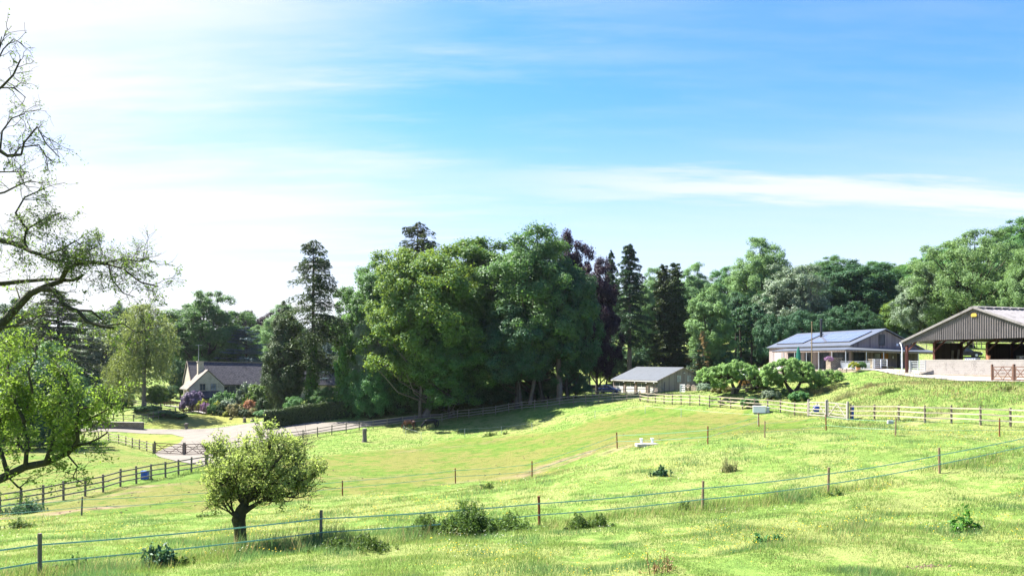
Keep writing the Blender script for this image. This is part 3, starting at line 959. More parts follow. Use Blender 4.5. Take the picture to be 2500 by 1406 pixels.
# ------------------------------------------------------------------ timber house with solar panels
th_f = H - 1.25
TH = thing('timber_house', 'single storey timber house with zinc roof, solar panels and veranda', 'house', (42.4, 100.0, th_f), R(12))
TW, TL, TE, TR, TE2 = 9.77, 19.5, 3.05, 5.05, 2.75
TM = 4.85
mb = MB()
mb.extrude([(0, 0, -.6), (TW, 0, -.6), (TW, 0, TE2), (TM, 0, TR - .08), (0, 0, TE)], (0, .25, 0))
mb.extrude([(0, TL - .25, -.6), (TW, TL - .25, -.6), (TW, TL - .25, TE2), (TM, TL - .25, TR - .08), (0, TL - .25, TE)], (0, .25, 0))
mb.box(TW - .25, TW, .25, TL - .25, -.6, TE2)
mb.box(.003, .25, .25, TL - .25, -.6, TE)
mb.build('wall', M['larch'], TH)
mb = MB()
mb.extrude([(-.25, -.3, TE - .1), (TM, -.3, TR), (TM, TL + .3, TR), (-.25, TL + .3, TE - .1)], (0, 0, .14))
mb.extrude([(TM + .01, -.3, TR), (TW + .75, -.3, TE2 - .32), (TW + .75, TL + .3, TE2 - .32), (TM + .01, TL + .3, TR)], (0, 0, .14))
mb.build('roof', M['dark_zinc'], TH)
sl_ = (TR - TE + .1) / (TM + .25)


def solar(y0, y1, u0, u1, name='solar_panel'):
    o = thing(name, None, None)
    return o


def panel(y0, y1, x0, x1):
    mb = MB()
    # own frame: lies parallel to the roof slope, a hand's breadth above it
    n = int(round((y1 - y0) / 1.0))
    za = lambda x: TE - .1 + .14 + sl_ * (x + .25)
    mb.extrude([(x0, y0, za(x0) + .07), (x1, y0, za(x1) + .07), (x1, y1, za(x1) + .07), (x0, y1, za(x0) + .07)], (0, 0, .05))
    p = mb.build('solar_panel', M['solar'], TH)
    mb = MB()
    mb.extrude([(x0 - .04, y0 - .05, za(x0) + .005), (x1 + .04, y0 - .05, za(x1) + .005), (x1 + .04, y0 - .001, za(x1) + .005), (x0 - .04, y0 - .001, za(x0) + .005)], (0, 0, .125))
    mb.extrude([(x0 - .05, y0, za(x0) + .005), (x0 - .001, y0, za(x0) + .005), (x0 - .001, y1, za(x0) + .005), (x0 - .05, y1, za(x0) + .005)], (0, 0, .12))
    mb.build('panel_frame', M['dark_metal'], p)


panel(1.3, 9.9, .75, 3.9)
panel(11.8, 18.6, .75, 3.9)
mb = MB()
mb.tube([(3.0, 10.9, TE + 1.0), (3.0, 10.9, 6.75)], .17, 12)
mb.lathe([(.2, 0), (.23, .05), (.23, .14), (.05, .2)], (3.0, 10.9, 6.72), 12)
mb.build('flue', M['dark_metal'], TH)
# veranda roof: long side and gable side, mitred at the corner
VO = 2.35
mb = MB()
mb.extrude([(-.02, -.02, 2.78), (-.02, 14.8, 2.78), (-VO, 14.8, 2.42), (-VO, -VO, 2.42)], (0, 0, .09))
mb.build('veranda_roof', M['dark_zinc'], TH)
mb = MB()
mb.extrude([(.0, -.025, 2.78), (-VO, -VO - .01, 2.42), (TW + 1.7, -VO, 2.08), (TW + 1.2, -.025, 2.44)], (0, 0, .09))
mb.build('veranda_roof', M['zinc'], TH)
mb = MB()
mb.beam((-VO + .12, -VO + .12, 2.33), (-VO + .12, 14.7, 2.33), .1, .16)
mb.beam((-VO + .12, -VO + .12, 2.33), (TW + 1.6, -VO + .12, 2.0), .1, .16)
mb.build('veranda_beam', M['larch_warm'], TH)
for (x, y) in [(-VO + .12, -VO + .12)] + [(-VO + .12, .6 + 2.8 * k) for k in range(6)] + [(.6, -VO + .12), (3.0, -VO + .12), (5.4, -VO + .12), (7.9, -VO + .12), (TW + 1.5, -VO + .12)]:
    mb = MB(); mb.tube([(x, y, -.4), (x, y, 2.28 - max(0, x) * .028)], .055, 8); mb.build('veranda_post', M['galv'], TH)
fr_ = M['dark_metal']
window(TH, .45, 1.9, .15, 2.1, 0, 2, 1, fr_)                       # corner glazing on the gable
window(TH, .4, 3.6, .15, 2.1, 0, 3, 1, fr_, axis='y')
window(TH, 4.6, 6.8, .15, 2.1, 0, 2, 1, fr_, axis='y')
window(TH, 8.4, 10.0, .15, 2.1, 0, 1, 1, fr_, axis='y')
window(TH, 11.2, 14.2, .1, 2.1, 0, 3, 1, fr_, axis='y')
window(TH, 16.2, 17.6, .1, 2.1, 0, 2, 1, M['white_paint'], M['glass_pale'], axis='y')
window(TH, 4.05, 4.75, 3.15, 4.35, 0, 1, 1, fr_)                    # loft window
window(TH, 3.3, 4.15, .6, 2.0, 0, 1, 1, fr_, M['glass_pale'])
window(TH, 6.7, 7.2, .1, 2.0, 0, 1, 1, fr_)
mb = MB(); mb.box(4.35, 5.3, -.06, -.001, -.3, 2.05); od = mb.build('front_door', M['oak'], TH)
mb = MB(); mb.box(4.45, 4.5, -.1, -.06, .8, 1.0); mb.build('handle', M['galv'], od)
mb = MB(); mb.box(6.5, 6.75, -.09, -.001, 3.0, 3.3); mb.build('meter_box', M['white_plastic'], TH)
mb = MB(); mb.box(5.95, 6.05, -.1, -.001, 1.4, 1.7); mb.build('wall_lamp', M['white_plastic'], TH)


def tloc(x, y, z=0):
    return TH_M @ Vector((x, y, z))


TH_M = Matrix.Translation((42.4, 100.0, th_f)) @ Matrix.Rotation(R(12), 4, 'Z')


def tthing(name, label, cat, x, y, z=0, group=None):
    return thing(name, label, cat, tloc(x, y, z), R(12), group)


# terrace in front of it
mb = MB(); mb.extrude([(-4.0, -7.3, -.35), (1.6, -7.0, -.35), (2.6, -2.4, -.35), (2.6, -.02, -.35), (-.02, -.02, -.35), (-.02, TL + 1, -.35), (-6.5, TL + 1, -.35), (-6.5, 6, -.35)], (0, 0, .31))
o = mb.build('terrace', M['concrete'])
o.location = TH_M.to_translation(); o.rotation_euler = (0, 0, R(12))
tag(o, 'pale paved terrace in front of the timber house', kind='structure')
t = tthing('retaining_wall', 'pale stone retaining wall under the terrace', 'wall', -4.1, -7.4)
mb = MB()
mb.extrude([(-.3, -.3, -2.6), (.12, -.3, -2.6), (-2.35, 13.6, -2.6), (-2.75, 13.6, -2.6)], (0, 0, 2.62)); mb.build('front_face', M['pale_stone'], t)
mb = MB(); mb.box(.13, 4.2, -.3, .05, -2.2, .0); mb.build('return_face', M['dry_stone'], t)

for nm, lab, x0, y0, x1, y1, h in [('stone_pier', 'square stone pier right behind the tall pole', -4.05, -1.9, -2.5, -.9, 1.45), ('stone_pier', 'lower stone pier behind the yellow-leaved planter', -1.3, -6.3, .45, -5.3, 1.25)]:
    t = tthing(nm, lab, 'stone pier', x0, y0)
    mb = MB(); mb.box(0, x1 - x0, 0, y1 - y0, -.2, h); mb.build('pier_body', M['dry_stone'], t)
    mb = MB(); mb.box(-.06, x1 - x0 + .06, -.06, y1 - y0 + .06, h + .002, h + .07); mb.build('cap_stone', M['pale_stone'], t)
a, b = tloc(-3.0, -2.4), tloc(-1.2, -5.7)
t = thing('glass_balustrade', 'glass and steel balustrade panel between the two stone piers', 'balustrade', a)
mb = MB()
for k in range(5):
    q = a.lerp(b, k / 4); mb.beam(q, q + Vector((0, 0, 1.05)), .05, .05, up=(0, 1, 0))
mb.beam(a + Vector((0, 0, 1.07)), b + Vector((0, 0, 1.07)), .06, .04); mb.build('frame', M['grey_plastic'], t, world=True)
mb = MB(); mb.beam(a + Vector((0, 0, .52)), b + Vector((0, 0, .52)), .015, .86); mb.build('glass_panel', M['glass_pale'], t, world=True)
# pole
b = tloc(-4.4, -3.2)
px_ = W(1982, 789, 95)
mb = MB(); mb.tube([(px_.x, 95, th_f - .3), (px_.x, 95, px_.z)], [.075, .05], 8); mb.lathe([(.02, 0), (.09, .06), (.06, .16), (.01, .2)], (px_.x, 95, px_.z), 8)
tag(mb.build('flag_pole', M['stake_wood']), 'tall bare wooden pole standing on the terrace', 'pole')
# parasol
q = W(1949, 878, 104)
t = thing('parasol', 'closed dark green parasol on the terrace', 'parasol', (q.x, q.y, th_f))
mb = MB(); mb.tube([(0, 0, -.02), (0, 0, 2.9)], .03, 8); mb.build('pole', M['stake_wood'], t)
mb = MB()
prof = [(.16, .75), (.24, 1.0), (.25, 1.6), (.2, 2.2), (.12, 2.65), (.03, 2.95)]
n = 16
for r0, z0 in prof:
    for k in range(n):
        aa = 2 * math.pi * k / n
        rr_ = r0 * (1 + .22 * (k % 2))
        mb.v.append((rr_ * math.cos(aa), rr_ * math.sin(aa), z0))
for i in range(len(prof) - 1):
    for k in range(n):
        mb.f.append([i * n + k, i * n + (k + 1) % n, (i + 1) * n + (k + 1) % n, (i + 1) * n + k])
mb.f.append(list(range((len(prof) - 1) * n, len(prof) * n)))
mb.build('canopy', M['green_canvas'], t)
mb = MB(); mb.lathe([(.3, 0), (.28, .1), (.06, .14)], (0, 0, -.03), 12); mb.build('base', M['grey_plastic'], t)


def bar_gate(label, a, b, h, nb, material, group='white metal gates'):
    a = Vector(a); b = Vector(b)
    t = thing('metal_gate', label, 'gate', a, group=group)
    up = Vector((0, 0, 1))
    for p in (a, a.lerp(b, .5), b):
        mb = MB(); mb.beam(p + up * .1, p + up * h, .07, .07, up=(0, 1, 0)); mb.build('upright', material, t, world=True)
    for k in range(nb):
        z = .15 + (h - .2) * k / (nb - 1)
        mb = MB(); mb.beam(a + up * z, b + up * z, .05, .07); mb.build('bar', material, t, world=True)
    mb = MB(); mb.beam(a + Vector((-.14, 0, -.1)), a + Vector((-.14, 0, h + .05)), .1, .1, up=(0, 1, 0)); mb.build('hanging_post', M['galv'], t, world=True)


bar_gate('white six-barred gate in front of the orange front door', (W(2135, 0, 92).x, 92, th_f + .02), (W(2166, 0, 92.6).x, 92.6, th_f + .02), 1.3, 6, M['white_plastic'])
bar_gate('galvanised sheeted gate leaning beside the barn corner post', (W(2224, 0, 86).x, 86, th_f - .12), (W(2259, 0, 84.5).x, 84.5, th_f - .12), 1.25, 7, M['galv'])


def pot(label, x, y, z, r, h, material):
    mb = MB(); mb.lathe([(r * .7, 0), (r, h * .85), (r * 1.08, h * .86), (r * 1.08, h), (r * .85, h), (r * .8, h * .8)], (0, 0, 0), 12)
    o = mb.build('plant_pot', material, smooth=False)
    o.location = (x, y, z)
    return tag(o, label, 'plant pot', group='pots on the terrace')


q = tloc(-2.9, -5.6); pot('small terracotta pot on the terrace edge', q.x, q.y, th_f - .03, .28, .42, M['terracotta'])
q = tloc(-1.0, -6.9); pot('wide dark planter holding the yellow-leaved shrub', q.x, q.y, th_f - .03, .75, .5, M['post_wood'])
q = tloc(.3, -6.8); pot('dark planter at the end of the terrace by the white gate', q.x, q.y, th_f - .03, .5, .45, M['post_wood'])
t = tthing('stone_heap', 'low heap of pale stones at the foot of the stone pier', 'stones', -3.6, -4.0)
mb = MB()
for k in range(16):
    c = (random.uniform(-.4, 1.0), random.uniform(-1.4, .5), 0)
    r = random.uniform(.12, .26)
    mb.lathe([(r * .6, -.05), (r, r * .4), (r * .7, r * .9), (r * .1, r * 1.05)], c, 6)
mb.build('stone', M['pale_stone'], t)
q = tloc(-3.4, 4.5)
t = thing('garden_table', 'pale garden table under the closed parasol', 'table', (q.x, q.y, th_f - .03), R(20))
mb = MB(); mb.box(-.5, .5, -.9, .9, .7, .76); mb.build('table_top', M['silver_wood'], t)
for sx in (-.4, .4):
    for sy in (-.8, .8):
        mb = MB(); mb.box(sx - .04, sx + .04, sy - .04, sy + .04, 0, .7); mb.build('leg', M['silver_wood'], t)

# ------------------------------------------------------------------ open barn
bf = H - 1.55
BARN = thing('open_barn', 'large open-fronted barn with corrugated grey gable', 'barn', (43.4, 88.0, bf), math.atan2(3, 8))
BL, BD, BE, BR = 17.1, 24.4, 3.62, 6.72      # span along -y, depth along +x
BM = -BL / 2


def rk(y):        # underside of the roof at y
    return BE + (BR - BE) * (1 - abs(y - BM) / (BL / 2))


mb = MB()
per = .26
ys = np.arange(.25, -BL - .26, -per / 4)
prev = None
offs = [0, .06, 0, -.06]
zb_ = lambda y: 3.62 if y < -1.9 else (3.62 - .55 * max(0, (y + 1.9)) / 1.9 if y <= 0 else 3.0)
for i, y in enumerate(ys):
    x = -.12 + offs[i % 4] * .9
    zt = rk(max(min(y, 0), -BL)) - .02
    zl = min(zb_(y), zt - .05)
    if y < -1.7 or True:
        cur = ((x, y, zl), (x, y, zt))
        if prev: mb.poly([prev[0], cur[0], cur[1], prev[1]])
        prev = cur
gc = mb.build('gable_cladding', M['cladding'], BARN)
sol = gc.modifiers.new('thick', 'SOLIDIFY'); sol.thickness = .02
# corrugated roof slopes
mb = MB()
for s in (0, 1):
    prev = None
    for i, x in enumerate(np.arange(-.35, BD + .3, .30)):
        z = .05 * (1 if i % 2 else 0)
        yr, ye = BM, (.35 if s == 0 else -BL - .35)
        ze = BE - (BR - BE) * .35 / (BL / 2)
        cur = ((x, ye, ze + z + .05), (x, yr + (.01 if s == 0 else -.01), BR + z + .05))
        if prev: mb.poly([prev[0], cur[0], cur[1], prev[1]])
        prev = cur
rf = mb.build('roof', M['fibre_cement'], BARN)
sol = rf.modifiers.new('thick', 'SOLIDIFY'); sol.thickness = .03
mb = MB()
k = 0
for x in np.arange(-.3, BD, 1.15):
    mb.extrude([(x, BM + .55, BR - .02 + .1), (x, BM, BR + .2), (x, BM - .55, BR - .02 + .1), (x, BM - .5, BR - .02), (x, BM + .5, BR - .02)], (.95, 0, 0))
mb.build('ridge_vent', M['fibre_cement'], BARN)
mb = MB()
mb.beam((-.3, .36, BE - .1), (-.3, BM, BR + .07), .1, .22)
mb.beam((-.3, BM, BR + .07), (-.3, -BL - .36, BE - .1), .1, .22)
mb.build('bargeboard', M['fibre_cement'], BARN)
mb = MB(); mb.box(-.4, BD, .36, .5, BE - .28, BE - .16); mb.build('gutter', M['white_plastic'], BARN)
mb = MB(); mb.tube([(-.36, .42, BE - .2), (-.38, .25, BE - .55), (-.36, .18, BE - .8), (-.36, .16, -.3)], .06, 8); mb.build('downpipe', M['white_plastic'], BARN)
for x in (0, 4.06, 8.12, 12.18, 16.2, 20.3):
    for y in (-.12, -BL + .12):
        mb = MB(); mb.box(x - .1, x + .1, y - .14, y + .14, -.6, rk(y) - .15); mb.build('column', M['red_steel'], BARN)
for x in (0.05, 4.06, 8.12, 12.18, 16.2, 20.3):
    mb = MB()
    mb.beam((x, -.1, BE - .16), (x, BM, BR - .18), .12, .26); mb.beam((x, BM, BR - .18), (x, -BL + .1, BE - .16), .12, .26)
    mb.beam((x, -.15, BE - 1.1), (x, -2.0, rk(-2.0) - .26), .1, .2); mb.beam((x, -BL + .15, BE - 1.1), (x, -BL + 2.0, rk(-2.0) - .26), .1, .2)
    mb.build('rafter', M['red_steel'], BARN)
mb = MB()
for k in range(1, 7):
    for s in (-1, 1):
        y = BM + s * (BL / 2) * (k / 6.5)
        mb.box(0.2, BD, y - .04, y + .04, rk(y) - .14, rk(y) - .03)
mb.build('purlin', M['brown_boards'], BARN)
mb = MB()
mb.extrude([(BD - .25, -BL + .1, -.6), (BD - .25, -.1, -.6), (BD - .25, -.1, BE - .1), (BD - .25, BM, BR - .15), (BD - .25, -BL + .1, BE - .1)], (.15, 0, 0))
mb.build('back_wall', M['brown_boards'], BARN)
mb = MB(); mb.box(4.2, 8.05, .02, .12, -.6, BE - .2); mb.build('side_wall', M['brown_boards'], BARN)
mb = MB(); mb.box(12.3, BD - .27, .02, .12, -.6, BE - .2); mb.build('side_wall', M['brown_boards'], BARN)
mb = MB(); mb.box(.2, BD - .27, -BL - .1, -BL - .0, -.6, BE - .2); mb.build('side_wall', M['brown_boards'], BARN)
mb = MB(); mb.extrude([(-.22, BM - .28, 5.85), (-.22, BM + .28, 5.85), (-.22, BM + .34, 6.02), (-.22, BM + .2, 6.2), (-.22, BM - .2, 6.2), (-.22, BM - .34, 6.02)], (.04, 0, 0)); mb.build('sign_plate', M['yellow_sign'], BARN)
BM_M = Matrix.Translation((43.4, 88.0, bf)) @ Matrix.Rotation(math.atan2(3, 8), 4, 'Z')


def bloc(x, y, z=0):
    return BM_M @ Vector((x, y, z))


def bthing(name, label, cat, x, y, z=0, group=None, rz=0):
    return thing(name, label, cat, bloc(x, y, z), math.atan2(3, 8) + rz, group)


t = bthing('block_wall', 'pale concrete block wall closing the lower front of the barn', 'wall', -.42, -2.2)
mb = MB(); mb.box(0, .24, -19, 0, -1.2, 1.5); mb.build('blockwork', M['block'], t)
mb = MB(); mb.box(-.02, .26, -19.02, .02, 1.503, 1.56); mb.build('coping', M['concrete'], t)
mb = MB(); mb.box(-.012, -.001, -19.0, 0, -1.2, .05); mb.build('plinth', M['pale_stone'], t)
# barn contents
for i, (x, y, lab) in enumerate([(4.5, -10.6, 'grey metal hurdle leaning in the barn, beside the orange bucket'), (5.2, -12.0, 'grey metal hurdle leaning in the barn, nearest the white digger arm')]):
    t = bthing('hurdle', lab, 'hurdle', x, y, group='metal hurdles in the barn')
    mb = MB()
    for k in range(6): mb.beam((0, -.7, .5 + .27 * k), (0, .7, .5 + .27 * k), .03, .04)
    for yy in (-.7, 0, .7): mb.beam((0, yy, 0), (0, yy, 1.9), .04, .04, up=(1, 0, 0))
    mb.beam((-.02, -.7, .5), (-.02, .7, 1.85), .03, .04)
    mb.build('frame', M['galv'], t)
t = bthing('feed_bucket', 'orange bucket standing on the wall inside the barn', 'bucket', 0, -10.0, 1.55)
mb = MB(); mb.lathe([(.14, 0), (.2, .38), (.22, .38), (.22, .42), (.17, .42), (.15, .1)], (0, 0, 0), 12); mb.build('pail', M['terracotta'], t)
t = bthing('low_panel', 'low dark boarded pen across the barn floor', 'pen', 7.5, -7.2)
mb = MB(); mb.box(0, .12, -7.5, 0, -.2, 2.0); mb.build('boarding', M['slat_panel'], t)
t = bthing('plank_stack', 'pair of pale planks leaning upright on the dark barn wall', 'planks', 6.3, -.45)
mb = MB(); mb.beam((0, 0, 0), (.25, .1, 2.6), .3, .05, up=(0, 1, 0)); mb.beam((0, -.6, 0), (.25, -.7, 2.7), .25, .05, up=(0, 1, 0)); mb.build('plank', M['silver_wood'], t)
t = bthing('white_machine', 'white machine arm with an orange hose inside the barn', 'machine', 5.0, -13.9)
mb = MB(); mb.tube([(0, 0, 0), (0, -.2, 1.4), (.1, -.1, 2.3), (.2, .5, 2.75), (.2, 1.0, 2.5), (.2, 1.2, 1.9)], [.3, .28, .26, .22, .2, .14], 8); mb.build('arm', M['white_plastic'], t)
mb = MB(); mb.tube([(-.2, .3, 1.7), (-.22, .75, 2.3), (-.2, .95, 1.7)], .06, 6); mb.build('hose', M['yellow_sign'], t)
t = bthing('work_bench', 'small white-topped bench just behind the wall at the left end of the barn', 'bench', .9, -6.6, 0)
mb = MB(); mb.box(0, .6, -1.3, 0, 1.55, 1.75); mb.build('bench_top', M['white_plastic'], t)
for yy in (-1.2, -.1):
    mb = MB(); mb.box(.1, .5, yy - .05, yy + .05, -.1, 1.55); mb.build('leg', M['post_wood'], t)

# pole shelter behind the barn
q = GD(2376, 128)
t = thing('pole_shelter', 'rustic pole-frame shelter in the field seen through the barn', 'shelter', q, R(15))
mb = MB()
for x in (-3.2, -1.6, 0, 1.6, 3.2):
    for y in (0, 2.5):
        zz = g1(q.x + x, q.y + y) - q.z
        mb.tube([(x, y, zz - .2), (x + random.uniform(-.1, .1), y, 2.0)], .07, 6)
mb.build('upright_pole', M['rail_wood'], t)
mb = MB()
for y in (0, 1.25, 2.5):
    mb.tube([(-3.5, y, 2.0 + (.7 if y == 1.25 else 0)), (3.5, y, 2.05 + (.7 if y == 1.25 else 0))], .06, 6)
for x in np.arange(-3.3, 3.4, .8):
    mb.tube([(x, 0, 2.05), (x + .3, 1.25, 2.75), (x, 2.5, 2.05)], .05, 6)
    mb.tube([(x, 0, 1.2), (x + .8, 0, 1.25)], .05, 6)
mb.build('roof_pole', M['rail_wood'], t)
FIELD = [GD(2236, 128), GD(2262, 124), GD(2290, 120), GD(2318, 117)]
rail_fence('wire stock fence on the field between the timber house and the barn', FIELD, M['old_rail'], M['post_wood'], pw=.08, rw=.03, rails=(.3, .6, .9, 1.15))


# ------------------------------------------------------------------ cars
def car(label, loc, rz, paint):
    t = thing('parked_car', label, 'car', loc, rz, 'parked cars')
    L2, Wd = 2.05, .84
    mb = MB()
    prof = [(-L2, .35), (-L2 - .04, .62), (-L2 + .05, .9), (-1.2, .98), (.75, .95), (1.75, .80), (L2, .62), (L2 + .03, .38), (L2 - .1, .25), (-L2 + .1, .25)]
    mb.extrude([(x, -Wd, z) for x, z in prof], (0, 2 * Wd, 0))
    mb.build('body', paint, t, bevel=.06)
    mb = MB()
    lo = [(-1.95, .93), (.85, .93)]; hi = [(-1.45, 1.43), (.05, 1.45)]
    v = [(-1.95, -.78, .93), (.85, -.78, .93), (.85, .78, .93), (-1.95, .78, .93), (-1.5, -.62, 1.42), (.0, -.62, 1.44), (.0, .62, 1.44), (-1.5, .62, 1.42)]
    mb.v = v
    mb.f = [[0, 1, 5, 4], [1, 2, 6, 5], [2, 3, 7, 6], [3, 0, 4, 7], [0, 3, 2, 1], [4, 5, 6, 7]]
    mb.build('window', M['glass'], t, bevel=.02)
    mb = MB()
    mb.extrude([(-1.52, -.63, 1.425), (.02, -.63, 1.445), (.02, .63, 1.445), (-1.52, .63, 1.425)], (0, 0, .045))
    for s in (-1, 1):
        for (xa, xb) in ((-1.95, -1.5), (-.55, -.55), (.85, .02)):
            mb.beam((xa, s * .79, .93), (xb, s * .635, 1.44), .06, .07, up=(0, 1, 0))
    mb.build('roof', paint, t)
    for x in (-1.3, 1.25):
        for s in (-1, 1):
            mb = MB(); mb.tube([(x, s * .70, .31), (x, s * .86, .31)], .31, 16); w = mb.build('wheel', M['rubber'], t)
            mb = MB(); mb.tube([(x, s * .855, .31), (x, s * .872, .31)], .19, 12); mb.build('rim', M['galv'], w)
    for s in (-1, 1):
        mb = MB(); mb.box(L2 - .08, L2 + .04, s * .68 - .14, s * .68 + .14, .58, .72); mb.build('headlight', M['white_plastic'], t)
        mb = MB(); mb.box(-L2 - .06, -L2 + .06, s * .7 - .1, s * .7 + .1, .62, .82); mb.build('tail_light', M['terracotta'], t)


q = GD(1486, 142); car('dark blue hatchback parked left of the garage', q + Vector((0, 0, .02)), R(-30), M['car_blue'])
q = GD(2357, 118); car('dark car parked behind the barn, seen through its open side', q, R(-15), M['car_black'])

# ------------------------------------------------------------------ smaller things
q = G(1853, 1009)
t = thing('water_trough', 'white water trough against the sunlit rail fence', 'trough', q + Vector((0, -.1, 0)), R(-18))
mb = MB(); mb.box(-.62, .62, -.28, .28, 0, .66); mb.build('tank', M['white_plastic'], t, bevel=.04)
mb = MB(); mb.box(.66, .98, -.26, .28, .02, .62); mb.build('float_box', M['grey_plastic'], t, bevel=.02)
mb = MB(); mb.box(-.66, .66, -.32, .32, .662, .70); mb.build('rim', M['white_plastic'], t)
q = G(1577, 1089)
t = thing('concrete_trough', 'low concrete slab with two white pipe stubs at the edge of the mown paddock', 'trough', q + Vector((0, 0, -.02)), R(6))
mb = MB(); mb.extrude([(-.75, -.35, 0), (.85, -.35, 0), (.8, .35, 0), (-.75, .35, 0)], (0, 0, .22)); mb.build('slab', M['concrete'], t, bevel=.02)
for x, h in ((-.33, .32), (.48, .34)):
    mb = MB(); mb.tube([(x, 0, .2), (x, 0, .2 + h)], .085, 10); mb.box(x - .12, x + .1, -.08, .1, .2 + h, .26 + h); mb.build('pipe_stub', M['white_plastic'], t)
q = G(349, 1172)
t = thing('blue_tub', 'blue square plastic tub behind the dark rail fence', 'tub', q + Vector((0, .35, 0)), R(5))
mb = MB(); mb.extrude([(-.26, -.24, 0), (.26, -.24, 0), (.26, .24, 0), (-.26, .24, 0)], (.02, .0, .6)); mb.build('tub_body', M['blue_plastic'], t, bevel=.03)
mb = MB(); mb.box(-.27, .31, -.27, .27, .602, .65); mb.build('rim', M['blue_plastic'], t)
q = G(890, 1079)
t = thing('tree_stump', 'tall sawn tree stump standing alone left of the horses', 'stump', q)
mb = MB(); mb.tube([(0, 0, -.1), (0, 0, .12), (.02, 0, .5), (.0, 0, 1.2), (.03, 0, 1.68)], [.40, .31, .26, .26, .27], 12); mb.build('stump_trunk', M['pale_bark'], t)
mb = MB(); mb.lathe([(.25, 0), (.24, .02)], (.03, 0, 1.685), 12); mb.build('cut_face', M['silver_wood'], t)
q = G(455, 1047)
t = thing('stone_ornament', 'rounded staddle stone at the lawn edge beside the drive', 'staddle stone', q, group='stones along the lawn edge')
mb = MB(); mb.lathe([(.30, 0), (.2, .5), (.22, .55)], (0, 0, 0), 10); mb.build('stem', M['dry_stone'], t)
mb = MB(); mb.lathe([(.2, 0), (.42, .1), (.36, .28), (.12, .38)], (0, 0, .55), 10); mb.build('cap', M['dry_stone'], t)
q = G(597, 1031)
mb = MB(); mb.lathe([(.34, -.1), (.28, .4), (.24, .8), (.08, .88)], q, 10); tag(mb.build('marker_stone', M['dry_stone']), 'upright dark stone on the lawn edge next to a low boulder', 'stone', 'stones along the lawn edge')
q = G(617, 1029)
mb = MB(); mb.lathe([(.38, -.1), (.42, .15), (.26, .38), (.06, .44)], q, 9); tag(mb.build('boulder', M['dry_stone']), 'low dark boulder on the lawn edge nearest the hedge', 'stone', 'stones along the lawn edge')
q = G(563, 1024)
mb = MB(); mb.lathe([(.2, -.05), (.32, .12), (.2, .3), (.05, .36)], q, 8); mb.tube([q + Vector((.2, 0, .2)), q + Vector((.55, 0, .4))], [.12, .05], 6); tag(mb.build('stone_ornament', M['bark']), 'small dark garden ornament in the middle of the lawn', 'ornament')
a, b = G(225, 1047), G(350, 1049)
t = thing('bridge_parapet', 'low stone bridge parapet beside the drive on the left', 'wall', a)
mb = MB(); mb.beam(a + Vector((0, 0, .45)), b + Vector((0, 0, .45)), .45, 1.2); mb.build('stonework', M['dry_stone'], t, world=True)
mb = MB(); mb.beam(a + Vector((0, 0, 1.12)), b + Vector((0, 0, 1.12)), .6, .12); mb.build('coping', M['silver_wood'], t, world=True)


def footbridge(label, c, length, rz):
    t = thing('footbridge', label, 'footbridge', c, rz, 'arched garden footbridges')
    n = 8
    arc = lambda f: .35 * 4 * f * (1 - f) + .12
    mb = MB()
    for k in range(n):
        f0, f1 = k / n, (k + 1) / n
        mb.extrude([(-length / 2 + length * f0, -.6, arc(f0)), (-length / 2 + length * f1, -.6, arc(f1)), (-length / 2 + length * f1, .6, arc(f1)), (-length / 2 + length * f0, .6, arc(f0))], (0, 0, .12))
    mb.build('deck', M['silver_wood'], t)
    for s in (-.56, .56):
        mb = MB()
        for k in range(0, n + 1, 2):
            f = k / n; x = -length / 2 + length * f
            mb.beam((x, s, arc(f)), (x, s, arc(f) + 1.05), .08, .08, up=(0, 1, 0))
        for z in (.55, 1.0):
            for k in range(n):
                f0, f1 = k / n, (k + 1) / n
                mb.beam((-length / 2 + length * f0, s, arc(f0) + z), (-length / 2 + length * f1, s, arc(f1) + z), .05, .06)
        mb.build('handrail', M['brown_gate'], t)


footbridge('arched footbridge left of the purple shrub', GD(404, 149) + Vector((0, 0, .3)), 4.6, R(4))
footbridge('arched footbridge right of the purple shrub, on the lawn', GD(476, 146) + Vector((0, 0, .2)), 3.8, R(-4))
# dry stone stack and white hurdle by garage
a, b = GD(1668, 122), GD(1722, 118)
t = thing('stone_wall', 'tumbled dry stone wall at the foot of the garage gable', 'wall', a)
mb = MB()
for k in range(46):
    f = random.random(); q = a.lerp(b, f); r = random.uniform(.14, .26)
    mb.lathe([(r * .7, -.08), (r, r * .4), (r * .7, r * .9), (r * .2, r)], (q.x + random.uniform(-.3, .3), q.y + random.uniform(-.3, .3), g1(q.x, q.y) + random.uniform(0, .9) * (1 - .4 * f)), 6)
mb.beam(a + Vector((0, 0, .3)), b + Vector((0, 0, .2)), .5, 1.0)
mb.build('stonework', M['dry_stone'], t, world=True)
bar_gate('short white hurdle at the left end of the tumbled stone wall', GD(1663, 119), GD(1672, 118), 1.2, 4, M['white_plastic'])
# dark timber pile under apple trees
q = GD(1842, 93)
t = thing('log_pile', 'dark pile of logs and brushwood between the two spreading apple trees', 'log pile', q)
mb = MB()
for k in range(40):
    a = Vector((random.uniform(-1.3, 1.3), random.uniform(-.6, .6), random.uniform(0, .9))); a.z *= 1 - abs(a.x) / 1.9
    d = Vector((random.uniform(-1, 1), random.uniform(-.5, .5), random.uniform(-.2, .4))).normalized() * random.uniform(.4, .9)
    mb.tube([a - d, a, a + d], [.06, .07, .05], 5)
mb.build('log', M['bark'], t)
q = GD(1806, 91)
t = thing('pallet', 'pale plank laid in the long grass under the left apple tree', 'plank', q + Vector((0, 0, .5)), R(20))
mb = MB(); mb.box(-1.3, 1.3, -.2, .2, 0, .07); mb.build('plank', M['silver_wood'], t)
for x in (-1.0, 1.0):
    mb = MB(); mb.box(x - .1, x + .1, -.15, .15, -.6, 0); mb.build('support', M['post_wood'], t)
